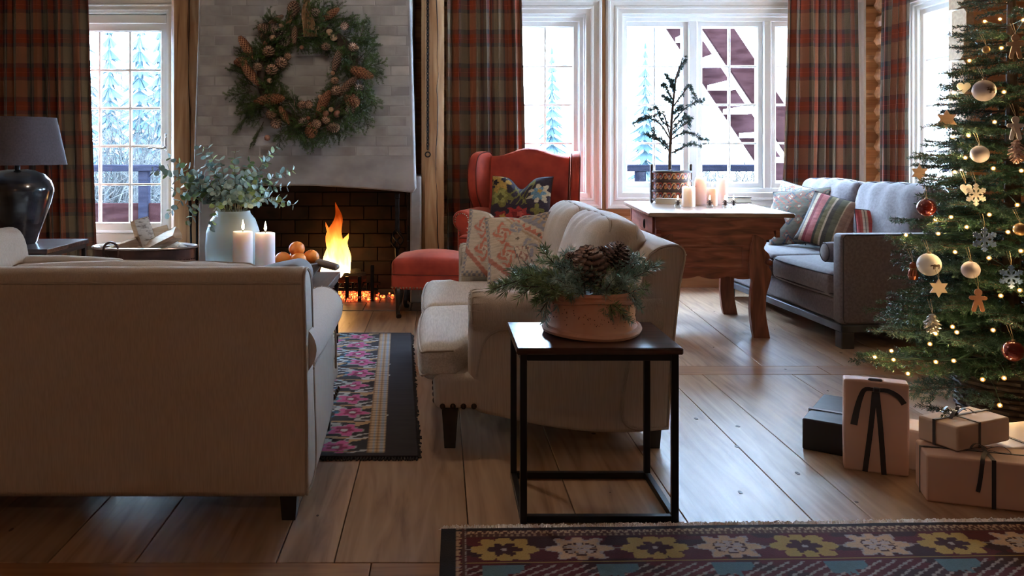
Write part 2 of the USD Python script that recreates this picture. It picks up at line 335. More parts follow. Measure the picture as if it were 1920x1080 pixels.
for k in range(16):
    z0, z1 = max(0.0, k * HS - 0.126), (k + 1) * HS - 0.126; off = 0.02 if k % 2 else 0.0
    c = 0.035; p = sg.Polygon([(6.02, z0), (5.85 + c, z0), (5.85, z0 + c), (5.85, z1 - c), (5.85 + c, z1), (6.02, z1)])
    part('log', extrude(p, 1.4, 'x', 3.66), 'log_pine', wall_right, smooth=False)
    e = sg.Polygon([(6.02, z0 + 0.004), (5.85 + c, z0 + 0.004), (5.85 + 0.002, z0 + c), (5.85 + 0.002, z1 - c), (5.85 + c, z1 - 0.004), (6.02, z1 - 0.004)])
    part('log_end', extrude(e, 0.05 + off, 'x', 3.61 - off), 'log_end', wall_right, smooth=False)
part('side_wall', box(5.0, 5.15, -3.2, 5.9, 0, 2.8), 'log_pine', wall_right)
wall_left = thing('wall_left', 'left pine log wall outside the view', kind='structure')
part('wall_panel', box(-4.85, -4.7, -3.2, 7.6, 0, 2.8), 'log_pine', wall_left)
wall_rear = thing('wall_rear', 'rear pine wall behind the viewpoint', kind='structure')
part('wall_panel', box(-4.8, 5.15, -3.35, -3.2, 0, 2.8), 'log_pine', wall_rear)
struct('ceiling', box(-4.85, 5.15, -3.35, 7.75, 2.78, 2.9), 'ceiling_paint', 'pale timber ceiling above the frame')
bb = thing('baseboard_back', 'pine baseboard under the windows', kind='structure')
part('board', box(0.1, 3.84, YW - 0.012, YW + 0.02, 0.0, 0.11, 0.004), 'log_pine', bb, smooth=False)

# ------------------------------------------------------------------ windows (local frame: wall face y = 0, room on -y)
CAS = [(0, 0.02), (0, -0.03), (0.012, -0.045), (0.03, -0.045), (0.045, -0.03), (0.075, -0.026), (0.085, -0.034), (0.10, -0.034), (0.11, -0.022), (0.15, -0.02), (0.155, 0.02)]
def casing_prof(w):
    return [(i * w / 0.155, y) for i, y in CAS]
def sash_rect(t, x0, x1, z0, z1, cols, rows, st=0.05, bot=None, ydep=(0.045, 0.095), mun=0.022, name='sash', pname='pane', sub=True, glass=None):
    y0, y1 = ydep; bot = bot or st
    s = part(name, [frame_sweep((x0, x1, z0, z1), [(0, y1), (0, y0), (st - 0.012, y0), (st, y0 + 0.012), (st, y1)])] +
             ([box(x0 + st - 0.005, x1 - st + 0.005, y0 + 0.004, y1 - 0.004, z0 + st - 0.005, z0 + bot, 0.004)] if bot > st else []), 'white_paint', t, smooth=False)
    gx0, gx1, gz0, gz1 = x0 + st, x1 - st, z0 + bot, z1 - st
    ys = (y0 + 0.012, y1 - 0.012)
    for i in range(1, cols):
        x = gx0 + (gx1 - gx0) * i / cols; part('muntin', box(x - mun / 2, x + mun / 2, *ys, gz0 - 0.003, gz1 + 0.003, 0.006), 'white_paint', s, smooth=False)
    for j in range(1, rows):
        z = gz0 + (gz1 - gz0) * j / rows; part('muntin', box(gx0 - 0.003, gx1 + 0.003, ys[0] + 0.001, ys[1] - 0.001, z - mun / 2, z + mun / 2, 0.006), 'white_paint', s, smooth=False)
    for i in range(cols):
        for j in range(rows):
            a, b = gx0 + (gx1 - gx0) * i / cols, gx0 + (gx1 - gx0) * (i + 1) / cols; c, d = gz0 + (gz1 - gz0) * j / rows, gz0 + (gz1 - gz0) * (j + 1) / rows
            part(pname, box(a, b, (y0 + y1) / 2 - 0.002, (y0 + y1) / 2 + 0.002, c, d), 'pane', s, smooth=False)
    return s
def window(name, label, cas, opening, sashes, zs, rows, loc, rz, depth=0.16, cols=2, cw=0.145):
    t = thing(name, label, loc=loc, rz=rz, kind='structure')
    x0, x1, z0, z1 = opening
    part('casing', frame_sweep(cas, casing_prof(cw)), 'cream_paint', t, smooth=False)
    part('window_frame', [frame_sweep(opening, [(-0.002, depth), (-0.002, 0.0), (0.02, 0.002), (0.024, 0.02), (0.055, 0.022), (0.06, 0.045), (0.06, depth)])], 'white_paint', t, smooth=False)
    for (a, b), (c, d) in zip(sashes[:-1], sashes[1:]):
        part('mullion', box(b + 0.003, c - 0.003, 0.02, depth, z0 + 0.05, z1 - 0.05, 0.008), 'white_paint', t, smooth=False)
    for a, b in sashes:
        sash_rect(t, a, b, *zs, cols, rows)
    return t
window('window_1', 'white casement window with small panes between the plaid curtain and the wider window', (0.10, 1.42, 0.69, 2.545), (0.235, 1.285, 0.815, 2.40), [(0.295, 0.55), (0.64, 1.22)], (0.877, 2.34), 4, (0, YW, 0), 0)
window('window_2', 'wide white window of three small-paned sashes behind the painted tub', (1.457, 3.73, 0.69, 2.545), (1.59, 3.585, 0.815, 2.40), [(1.608, 2.189), (2.273, 2.85), (2.925, 3.515)], (0.877, 2.34), 4, (0, YW, 0), 0)
# window 3 in the right wall: local x runs towards the viewer (world -y), local y into the wall (world +x)
w3 = window('window_3', 'narrow white window in the right log wall beside the christmas tree', (-7.06, -6.04, 0.62, 2.50), (-6.96, -6.11, 0.72, 2.40), [(-6.90, -6.17)], (0.78, 2.34), 4, (XR, 0, 0), -90, depth=0.22, cw=0.10)
# glazed door
d1 = thing('door_1', 'white glazed garden door with small panes and a lever handle', loc=(0, YW, 0), kind='structure')
part('casing', frame_sweep((-3.50, -2.268, -0.2, 2.55), casing_prof(0.115)), 'cream_paint', d1, smooth=False)
part('threshold', box(-3.4, -2.35, -0.01, 0.17, -0.02, 0.025, 0.006), 'stair_wood', d1, smooth=False)
part('door_frame', frame_sweep((-3.385, -2.383, -0.15, 2.435), [(-0.002, 0.16), (-0.002, 0), (0.02, 0.002), (0.026, 0.02), (0.03, 0.04), (0.03, 0.16)]), 'white_paint', d1, smooth=False)
lf = sash_rect(d1, -3.355, -2.403, 0.02, 2.325, 3, 5, st=0.072, bot=0.545, mun=0.026, name='door_leaf')
part('rail', box(-3.35, -2.41, 0.02, 0.16, 2.325, 2.40, 0.004), 'white_paint', d1, smooth=False)
part('door_panel', [frame_sweep((-3.25, -2.5, 0.08, 0.50), [(0, 0.06), (0, 0.036), (0.02, 0.03), (0.03, 0.04), (0.03, 0.06)]), box(-3.22, -2.53, 0.045, 0.06, 0.11, 0.47, 0.003)], 'white_paint', lf, smooth=False)
hx, hz = px(309, 266, YW)[0], px(309, 266, YW)[2]
part('door_handle', [box(hx - 0.014, hx + 0.014, 0.03, 0.05, hz - 0.075, hz + 0.075, 0.006), xf(lathe([(0, 0), (0.012, 0), (0.012, 0.05), (0, 0.05)], 12), (hx, 0.04, hz - 0.05), (90, 0, 0)),
     tube(crv([(hx, -0.01, hz - 0.05), (hx - 0.03, -0.014, hz - 0.056), (hx - 0.09, -0.012, hz - 0.052), (hx - 0.14, -0.01, hz - 0.055)], 14), 0.008, 8), xf(trimesh.creation.icosphere(2, 0.011), (hx, 0.03, hz + 0.05))], 'steel', lf)

# ------------------------------------------------------------------ timber posts either side of the hearth
def post(name, label, x0, x1, y0, y1, seed):
    rr = rng(seed); secs = []
    base = resample(sg.box(x0, y0, x1, y1).buffer(-0.02).buffer(0.02), 28)
    for z in np.linspace(0, 2.78, 30):
        w = (meshkit.noise(np.column_stack([base * 8, np.full(28, z * 1.5)]), seed) - 0.5) * 0.014
        c = base.mean(0); d = (base - c); d /= np.linalg.norm(d, axis=1, keepdims=True)
        secs.append(np.column_stack([base + d * w[:, None], np.full(28, z)]))
    t = thing(name, label, kind='structure')
    part('timber', loft(secs), 'post_oak', t, smooth=40)
    pts = [(x0 + (x1 - x0) * rr.uniform(0.55, 0.7) , y0 - 0.004, 0.05)]
    for z in np.arange(0.15, 2.7, 0.12): pts.append((np.clip(pts[-1][0] + rr.normal() * 0.006, x0 + 0.04, x1 - 0.03), y0 - 0.003, z))
    part('drying_crack', tube(crv(pts, 60), 0.0045 * (0.35 + 0.65 * np.abs(np.sin(np.linspace(0, 9, 60)))), 5, flat=(1, 1)), 'knot_dark', t)
    return t
post('trim_1', 'rough oak post between the garden door and the fireplace', -2.20, -1.87, 6.95, 7.5, 3)
post('trim_2', 'rough oak post right of the fireplace hung with an iron chain', -0.152, 0.032, 6.9, 7.5, 4)

# ------------------------------------------------------------------ chimney breast and firebox
ch = thing('chimney_breast', 'whitewashed brick chimney hood tapering above the open fire', 'chimney')
HY = 6.55
def hx_at(z):                     # the hood's left and right edges at height z
    t = (z - 0.877) / (2.358 - 0.877); return -1.90 + 0.046 * t, -0.184 - 0.041 * t
out = [(-1.90, 0.90)] + [(x, 0.905 + 0.028 * (1 - ((x + 1.04) / 0.86) ** 2) - 0.03 * max(0, (x + 1.04) / 0.86)) for x in np.linspace(-1.88, -0.2, 16)] + [(-0.184, 0.877), (hx_at(2.8)[1], 2.8), (hx_at(2.8)[0], 2.8)]
op = sg.Polygon(out).buffer(-0.012).buffer(0.012)
secs = []
for y, s in ((HY, 0.016), (HY + 0.004, 0.008), (HY + 0.012, 0.002), (HY + 0.025, 0), (HY + 0.20, 0)):
    q = resample(op.buffer(-s), 140); secs.append(np.stack([q[:, 0], np.full(140, y), q[:, 1]], 1))
part('hood_front', loft(secs), 'hood_plaster', ch, smooth=35)
part('hood_side', box(-1.88, -1.70, HY + 0.1, 7.5, 0.93, 2.8), 'hood_plaster', ch); part('hood_side', box(-0.36, -0.222, HY + 0.1, 7.5, 0.93, 2.8), 'hood_plaster', ch)
R = rng(11); z = 1.16; row = 0
while z < 2.72:
    h_ = 0.077; xl, xr = hx_at(z); x = xl + 0.02 - (0.13 if row % 2 else 0)
    while x < xr - 0.03:
        w_ = R.uniform(0.235, 0.262); a, b = max(x, xl + 0.02), min(x + w_, xr - 0.025)
        if b - a > 0.04:
            pr_ = 0.001 + R.uniform(0, 0.002)
            part('brick', box(a + 0.004, b - 0.004, HY - pr_, HY + 0.02, z + 0.004, z + h_ - 0.004, 0.0016), 'hood_brick', ch, smooth=False)
        x += w_
    z += h_; row += 1
part('pier', box(-0.235, -0.150, 6.72, 7.5, 0, 1.0, 0.01), 'hood_plaster', ch); part('pier', box(-1.90, -1.74, 6.72, 7.5, 0, 1.0, 0.01), 'hood_plaster', ch)
fb = part('firebox', [box(-1.74, -0.235, 7.42, 7.5, 0, 2.6), box(-1.76, -1.74, 6.76, 7.46, 0.0, 2.6), box(-0.245, -0.232, 6.76, 7.46, 0.0, 2.6)], 'soot', ch)
z, row = 0.005, 0
while z < 1.0:
    x = -1.74 - (0.12 if row % 2 else 0)
    while x < -0.24:
        a, b = max(x, -1.735), min(x + 0.24, -0.247)
        if b - a > 0.03: part('fire_brick', box(a + 0.003, b - 0.003, 7.40 - R.uniform(0, 0.004), 7.43, z + 0.003, z + 0.117, 0.004), 'soot_brick', fb, smooth=False)
        x += 0.24
    z += 0.12; row += 1
z, row = 0.005, 0
while z < 1.0:
    y = 6.78 - (0.1 if row % 2 else 0)
    while y < 7.40:
        a, b = max(y, 6.78), min(y + 0.24, 7.40)
        if b - a > 0.03: part('fire_brick', box(-0.262, -0.24, a + 0.003, b - 0.003, z + 0.003, z + 0.117, 0.004), 'soot_brick', fb, smooth=False)
        y += 0.24
    z += 0.12; row += 1

# ------------------------------------------------------------------ outdoors
struct('ground', [box(-60, 60, 10.6, 90, -0.75, -0.6), box(-60, 60, 7.75, 10.6, -0.75, -0.66)], 'snow', 'snow-covered garden ground outside the windows')
dk = thing('deck', 'grey timber deck outside the windows', kind='structure')
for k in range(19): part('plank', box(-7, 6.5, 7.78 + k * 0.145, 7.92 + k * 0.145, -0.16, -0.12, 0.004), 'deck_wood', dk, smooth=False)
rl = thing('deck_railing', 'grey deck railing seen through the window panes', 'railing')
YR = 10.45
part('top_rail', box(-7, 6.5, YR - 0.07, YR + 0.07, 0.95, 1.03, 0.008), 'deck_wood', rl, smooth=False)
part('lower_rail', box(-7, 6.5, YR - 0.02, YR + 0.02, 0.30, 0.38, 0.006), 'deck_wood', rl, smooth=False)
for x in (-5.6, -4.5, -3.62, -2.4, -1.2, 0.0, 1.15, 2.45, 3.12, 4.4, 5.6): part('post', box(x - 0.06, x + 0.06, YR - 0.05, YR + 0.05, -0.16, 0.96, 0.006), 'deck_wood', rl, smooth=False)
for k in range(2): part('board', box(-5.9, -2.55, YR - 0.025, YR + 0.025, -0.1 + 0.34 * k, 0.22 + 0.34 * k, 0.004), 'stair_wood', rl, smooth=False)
st = thing('outdoor_stair', 'red-brown open timber stair rising past the window', 'stair')
def stringer(y, x0, z0):
    dx, dz = 1.0, -1.5; n = np.array([1.5, 1.0]) / np.hypot(1.5, 1.0) * 0.135; A, B = np.array([x0 - 1.1, z0 + 1.65]), np.array([x0 + 1.62, z0 - 2.43])
    return extrude(sg.Polygon([A - n, A + n, B + n, B - n]), 0.06, 'y', y - 0.03)
part('stringer', stringer(9.0, 3.066, 2.286), 'stair_wood', st); part('stringer', stringer(10.05, 3.066, 2.286), 'stair_wood', st)
for k in range(13):
    z = 3.62 - k * 0.28; x = 3.066 - (z - 2.286) / 1.5
    part('tread', box(x - 0.16, x + 0.12, 9.03, 10.02, z - 0.03, z + 0.03, 0.004), 'snow', st, smooth=False)
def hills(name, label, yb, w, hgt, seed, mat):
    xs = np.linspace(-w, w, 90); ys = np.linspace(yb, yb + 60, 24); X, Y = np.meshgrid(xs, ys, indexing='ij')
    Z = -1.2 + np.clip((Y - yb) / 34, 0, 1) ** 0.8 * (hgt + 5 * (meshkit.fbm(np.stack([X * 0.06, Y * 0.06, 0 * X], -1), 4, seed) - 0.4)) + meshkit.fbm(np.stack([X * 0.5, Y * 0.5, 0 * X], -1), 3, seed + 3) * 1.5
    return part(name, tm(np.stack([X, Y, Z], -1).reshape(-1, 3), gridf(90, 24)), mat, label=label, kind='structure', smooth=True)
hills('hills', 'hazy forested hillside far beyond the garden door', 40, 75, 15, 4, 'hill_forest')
def conifer(h, seed):
    rr = rng(seed); ms = [lathe([(0, 0), (0.11, 0), (0.02, h), (0, h)], 6)]
    for z in np.arange(0.3, h, h / 16):
        rad = (1 - z / h) * h * 0.24 + 0.08; n = 13; a = np.arange(n) * 2 * np.pi / n + rr.uniform(0, 6)
        r1 = rad * rr.uniform(0.55, 1.0, n); tip = np.stack([np.cos(a) * r1, np.sin(a) * r1, z - 0.28 * r1 + rr.normal(size=n) * 0.05], 1)
        da = 0.26; L_ = np.stack([np.cos(a - da) * r1 * 0.5, np.sin(a - da) * r1 * 0.5, np.full(n, z - 0.02)], 1); R_ = np.stack([np.cos(a + da) * r1 * 0.5, np.sin(a + da) * r1 * 0.5, np.full(n, z - 0.02)], 1)
        top = np.tile([0, 0, z + h * 0.05], (n, 1)); v = np.stack([top, L_, tip, R_], 1).reshape(-1, 3); i = np.arange(n) * 4
        ms.append(tm(v, np.vstack([np.stack([i, i + 1, i + 2], 1), np.stack([i, i + 2, i + 3], 1)])))
    return cat_(ms)
R = rng(21)
CON = [(205, 22, 5.2, 'slender hazy conifer outside the middle panes of the garden door'), (262, 30, 7.5, 'tall hazy conifer outside the right panes of the garden door'), (300, 25, 5.5, 'hazy conifer outside beside the door handle'), (150, 34, 9, 'hazy conifer outside close to the left door curtain'), (1035, 36, 6, 'hazy conifer outside the window behind the wing chair'), (1210, 38, 6.5, 'hazy conifer outside the window behind the small potted tree')]
for k, (u, Y, hh, lb) in enumerate(CON):
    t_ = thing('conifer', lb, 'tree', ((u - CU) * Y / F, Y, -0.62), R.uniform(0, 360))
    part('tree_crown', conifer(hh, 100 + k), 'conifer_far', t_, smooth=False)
def bush(h, seed, n=90):
    rr = rng(seed); ms = []
    for _ in range(n):
        a = rr.uniform(0, 2 * np.pi); l = h * rr.uniform(0.4, 1.0); lean = rr.uniform(0.05, 0.55)
        p = [np.array([rr.normal() * 0.1, rr.normal() * 0.1, 0])]
        d = np.array([np.cos(a) * lean, np.sin(a) * lean, 1]); d /= np.linalg.norm(d)
        for s in range(5):
            p.append(p[-1] + d * l / 5); d = d + rr.normal(size=3) * 0.22; d /= np.linalg.norm(d)
        ms.append(tube(p, np.linspace(0.014, 0.005, 6), 4))
        for q in p[2:]:
            for _ in range(4):
                e = rr.normal(size=3) * 0.14 + d * 0.12; ms.append(tube([q, q + e * 0.6, q + e * 1.3], [0.006, 0.006, 0.003], 3))
    return cat_(ms)
for k, (u, Y, hh) in enumerate([(192, 13.5, 3.2), (262, 17, 2.3), (1420, 13, 1.75), (1228, 15.5, 1.3), (1350, 17.5, 1.5)]):
    X = (u - CU) * Y / F
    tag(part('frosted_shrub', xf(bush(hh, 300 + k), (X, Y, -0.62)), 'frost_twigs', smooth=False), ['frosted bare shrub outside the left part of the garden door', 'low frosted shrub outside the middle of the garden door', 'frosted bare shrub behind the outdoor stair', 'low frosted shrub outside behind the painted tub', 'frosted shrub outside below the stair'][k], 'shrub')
# ------------------------------------------------------------------ cloth and wood for the furniture
M('linen', (0.43, 0.37, 0.305), (0.50, 0.435, 0.365), rough=0.9, scale=16, stretch=(14, 14, 0.7), detail=5, bump=0.35, bscale=240, bdist=0.0015, bstretch=(1, 1, 0.35), sheen_weight=0.12)
M('linen_top', (0.44, 0.39, 0.33), (0.56, 0.50, 0.435), rough=0.9, scale=14, stretch=(1.0, 12, 12), detail=5, bump=0.35, bscale=240, bdist=0.0015, sheen_weight=0.12)
M('linen_piping', (0.38, 0.33, 0.275), rough=0.9)
M('dark_leg', (0.012, 0.009, 0.008), (0.022, 0.016, 0.013), rough=0.35, scale=20)
M('nail_bronze', (0.05, 0.035, 0.025), rough=0.35, metallic=0.8)
M('nail_brass', (0.45, 0.36, 0.25), rough=0.3, metallic=1.0)
M('velvet_rust', (0.30, 0.025, 0.012), (0.50, 0.058, 0.026), rough=0.75, scale=7, detail=6, bump=0.2, bscale=90, sheen_weight=0.5, sheen_tint=(1.0, 0.45, 0.3), sheen_roughness=0.4)
M('velvet_piping', (0.14, 0.02, 0.01), rough=0.8)
M('grey_wool', (0.10, 0.078, 0.085), (0.145, 0.118, 0.126), rough=0.9, scale=60, bump=0.3, bscale=400, bdist=0.001, sheen_weight=0.3)
M('grey_piping', (0.05, 0.043, 0.05), rough=0.9)
M('grey_metal', (0.055, 0.058, 0.068), (0.085, 0.09, 0.10), rough=0.42, scale=9, metallic=0.4)
M('table_black', (0.012, 0.011, 0.012), rough=0.4, metallic=0.5)
M('table_oak_dark', (0.020, 0.008, 0.006), (0.06, 0.022, 0.014), rough=0.22, scale=3, stretch=(0.6, 9, 9), detail=6, dist=0.8, bump=0.2, bscale=10, bstretch=(0.7, 9, 9))
M('table_plank', (0.035, 0.02, 0.014), (0.11, 0.068, 0.045), rough=0.4, scale=3, stretch=(9, 0.6, 9), detail=7, dist=1.0, bump=0.45, bscale=12, bstretch=(9, 0.7, 9))
M('old_pine_stain', (0.06, 0.018, 0.009), (0.2, 0.08, 0.04), rough=0.42, scale=4, stretch=(1, 1, 6), detail=8, dist=0.8, ramp=[(0.3, (0.075, 0.016, 0.010)), (0.5, (0.19, 0.046, 0.025)), (0.62, (0.26, 0.08, 0.045)), (0.78, (0.34, 0.17, 0.11))], bump=0.4, bscale=14, bstretch=(1, 1, 5))
M('old_pine_leg', (0.10, 0.024, 0.014), (0.25, 0.08, 0.042), rough=0.45, scale=4, stretch=(6, 6, 0.8), detail=8, dist=0.8, bump=0.4, bscale=14, bstretch=(6, 6, 0.7))
M('old_pine_top', (0.10, 0.055, 0.035), (0.26, 0.17, 0.12), rough=0.25, scale=4, stretch=(0.8, 8, 8), detail=7, dist=0.6)
M('leather_dark', (0.03, 0.023, 0.023), (0.05, 0.04, 0.04), rough=0.7, scale=30, sheen_weight=0.3)
MV('kilim_cloth'); MV('tapestry_cloth'); MV('rug_wool', rough=0.95, bump=0.5, bscale=260)

# ------------------------------------------------------------------ english roll-arm sofas (front on -y, back at y = 0)
def piping(p, r=0.006, n=6, closed=False): return tube(p, r, n, closed)
def make_sofa(name, label, W, D, loc, rz, cushions=2, group=None, nails=4, bch=0.50, byo=0.045, lb=0.0):
    t = thing(name, label, 'sofa', loc, rz, group=group)
    hw, AT, fy = W / 2, 0.16, -D + 0.20               # arm thickness; the arms' front face
    # outer back with a rolled top
    pts = [(-0.19, 0.12), (-0.015, 0.088), (0.0, 0.12), (0.012, 0.35), (0.045, 0.66), (0.066, 0.77), (0.06, 0.81), (0.03, 0.828), (-0.02, 0.825), (-0.07, 0.80), (-0.10, 0.74), (-0.15, 0.45)]
    poly = sg.Polygon(crv(pts, 90, True)); poly = poly.union(sg.Polygon(pts)).buffer(0)
    ring = resample(poly, 70); secs = []
    for x, s in [(-hw, 0.02), (-hw + 0.004, 0.008), (-hw + 0.012, 0.0)] + [(x, 0) for x in np.linspace(-hw + 0.1, hw - 0.1, 8)] + [(hw - 0.012, 0.0), (hw - 0.004, 0.008), (hw, 0.02)]:
        q = resample(poly.buffer(-s) if s else poly, 70); secs.append(np.stack([np.full(70, x), q[:, 0], q[:, 1]], 1))
    bk = part('back', loft(secs), 'linen', t, smooth=40)
    edge = np.array([p for p in resample(poly.buffer(-0.006), 120)])
    for s in (-1, 1):
        part('piping', piping(np.stack([np.full(120, s * (hw - 0.002)), edge[:, 0], edge[:, 1]], 1), 0.0055, 6, True), 'linen_piping', bk)
    part('piping', piping([(x, 0.068, 0.785) for x in np.linspace(-hw + 0.01, hw - 0.01, 20)], 0.0045), 'linen_piping', bk)
    # seat deck and front rail
    fr = xf(soft(W - 0.025, D - 0.14, 0.14 - lb, 0.03, (0, 0.012, 0), m=7), (0, -(D - 0.14) / 2 - 0.08, 0.235 + lb / 2)); part('base', fr, 'linen', t, smooth=40)
    # arms
    for s in (-1, 1):
        cx = s * (hw - AT / 2)
        r0 = sg.box(cx - AT / 2 + 0.012, 0.0, cx + AT / 2 - 0.012, 0.56); roll = sg.Point(cx + s * 0.018, 0.552).buffer(0.088, 24)
        secs = []
        for k, y in enumerate(np.concatenate([[fy, fy + 0.006, fy + 0.02, fy + 0.05], np.linspace(fy + 0.12, -0.03, 9)])):
            u = (y - fy) / (-0.03 - fy); zb = 0.165 - 0.085 * math.sin(min(1, u * 1.15) * math.pi / 2) + (0.0 if u < 0.9 else 0.02)
            dip = -0.012 * math.sin(u * math.pi)
            pg = r0.union(roll).buffer(0.012).buffer(-0.012).intersection(sg.box(-9, zb, 9, 9)); sh = (0.035, 0.016, 0.004, 0.0)[k] if k < 4 else 0
            q = np.array((pg.buffer(-sh) if sh else pg).exterior.coords)[:-1]
            st_ = np.argmin(q[:, 1] * 10 + q[:, 0]); q = resample(np.roll(q, -st_, 0), 72)
            secs.append(np.stack([q[:, 0], np.full(72, y), q[:, 1] + dip], 1))
        am = part('arm', loft(secs), 'linen', t, smooth=50)
        a = np.linspace(-0.5, np.pi + 0.6, 40) if s > 0 else np.linspace(np.pi + 0.5, -0.6, 40)
        cxr = cx + s * 0.018
        part('piping', piping([(cxr + 0.080 * np.cos(q), fy + 0.012, 0.552 + 0.080 * np.sin(q)) for q in a], 0.005), 'linen_piping', am)
        # seam under the roll, and pleats fanning over the arm's front
        xo = cx + s * (AT / 2 - 0.006)
        part('piping', piping(crv([(xo + s * 0.001, fy + 0.03, 0.30), (xo + s * 0.004, fy + 0.055, 0.42), (xo + s * 0.006, fy + 0.10, 0.475), (xo + s * 0.008, fy + 0.2, 0.487), (xo + s * 0.008, -0.12, 0.47)], 40), 0.0045), 'linen_piping', am)
        pl = []
        for q in np.linspace(0.15, np.pi - 0.15, 9):
            c_, s_ = np.cos(q), np.sin(q)
            pl.append(tube(crv([(cxr + 0.072 * c_, fy + 0.001, 0.552 + 0.072 * s_), (cxr + 0.086 * c_, fy + 0.025, 0.552 + 0.086 * s_), (cxr + 0.0885 * c_, fy + 0.06, 0.552 + 0.088 * s_)], 10), [0.001, 0.002, 0.003, 0.003, 0.003, 0.003, 0.002, 0.002, 0.001, 0.0005], 5))
        part('pleat', pl, 'linen', am, kind='stuff')
    # seat cushions
    cw = (W - 2 * AT - 0.01) / cushions; CD = D - 0.16
    for k in range(cushions):
        end = k in (0, cushions - 1)
        x = -hw + AT + 0.005 + cw * (k + 0.5)
        m = soft(cw - 0.006, CD, 0.155, 0.05, (0.004, 0.018, 0.042), m=16, wr=0.004, seed=k)
        ear = 0.14 if end else 0
        v = m.vertices; sgn = -1 if k == 0 else 1
        fm = np.clip((-v[:, 1] - (CD / 2 - 0.20)) / 0.03, 0, 1) * (np.clip(sgn * v[:, 0] / (cw / 2), 0, 1) > 0.55)   # T-shaped front past the arms
        v[:, 0] += sgn * fm * ear * np.clip((sgn * v[:, 0] / (cw / 2) - 0.55) / 0.45, 0, 1)
        v[:, 2] += 0.004 * np.sin(v[:, 0] * 60 + 3 * v[:, 1]) * np.clip((-v[:, 1] - 0.1) * 3, 0, 1) * 0.4
        sc = part('seat_cushion', xf(tm(v, m.faces), (x, -CD / 2 - 0.16, 0.342)), 'linen_top', t, smooth=60)
        xe0 = x - cw / 2 + 0.01 - (ear if k == 0 else 0); xe1 = x + cw / 2 - 0.01 + (ear if end and k else 0)
        if cushions == 1: xe0, xe1 = x - cw / 2 - ear, x + cw / 2 + ear
        for zz in (0.30, 0.392):
            e = 0.03
            part('piping', piping(crv([(xe0 + 0.002, -D + 0.14, zz + .004), (xe0 + 0.004, -D + 0.04, zz), (xe0 + e, -D + 0.004, zz), (x, -D - 0.014, zz + 0.002), (xe1 - e, -D + 0.004, zz), (xe1 - 0.004, -D + 0.04, zz), (xe1 - 0.002, -D + 0.14, zz + .004)], 40), 0.005), 'linen_piping', sc)
        if True:
            m = soft(cw - 0.01, 0.23, bch, 0.085, (0.012, 0.06, 0.02), m=16, wr=0.006, seed=20 + k)
            v = m.vertices; v[:, 1] += 0.012 * np.sin(v[:, 0] * 38 + v[:, 2] * 9) * np.clip((v[:, 2] + 0.05) * 3, 0, 1) * (v[:, 1] < 0) * 0.55
            bc = part('back_cushion', xf(tm(v, m.faces), (x, -0.235 + byo, 0.402 + bch / 2), (-13, 0, 0)), 'linen', t, smooth=60)
            for off in (-0.058, 0.058):
                e = sg.box(-cw / 2 + 0.012, -bch / 2 + 0.004, cw / 2 - 0.012, bch / 2 - 0.004).buffer(-0.06).buffer(0.06); q = resample(e, 90)
                ins = 0.0; p = np.stack([q[:, 0] * 0.985, np.full(90, off), q[:, 1] * 0.985], 1)
                bul = np.clip(1 - (p[:, 0] / (cw / 2)) ** 2, 0, 1); p[:, 2] += np.sign(p[:, 2]) * 0.014 * bul * (np.abs(p[:, 2]) > bch / 2 - 0.03)
                part('piping', piping(p @ rot(-13, 0, 0).T + [x, -0.235 + byo, 0.402 + bch / 2], 0.006, 6, True), 'linen_piping', bc)
    # legs and nails
    for s in (-1, 1):
        for y, tp in ((-D + 0.125, 1), (-0.05, 0)):
            a, b = (0.033, 0.022)
            secs = [np.array([(x_ * w, y_ * w, z_) for x_, y_ in ((-1, -1), (1, -1), (1, 1), (-1, 1))]) for z_, w in ((0, b), (0.165, a))]
            part('leg', xf(loft(secs), (s * (hw - 0.065), y, 0)), 'dark_leg', t, smooth=False)
    nl = lathe([(0, 0), (0.012, 0.0), (0.010, 0.006), (0.005, 0.009), (0, 0.0095)], 10)
    for k in range(nails):
        for s in (-1, 1):
            part('nail', xf(nl, (s * (hw - 0.013), -D + 0.095 + 0.042 * k, 0.178), (0, 90 * s, 0)), 'nail_bronze', t)
    for x in np.arange(-hw + 0.05, hw - 0.02, 0.09): part('nail', xf(nl, (x, -D + 0.066 - 0.012 * (1 - (x / hw) ** 2), 0.178), (90, 0, 0)), 'nail_bronze', t)
    return t
sofa_r = make_sofa('loveseat', 'cream linen two-seat sofa with patterned cushions facing the coffee table', 1.86, 1.00, (0.915, 4.33, 0), -90)
sofa_l = make_sofa('sofa', 'cream linen sofa seen from behind at the left', 2.20, 1.02, (-1.527, 2.745, 0), 180, bch=0.40, byo=0.03, lb=0.05)

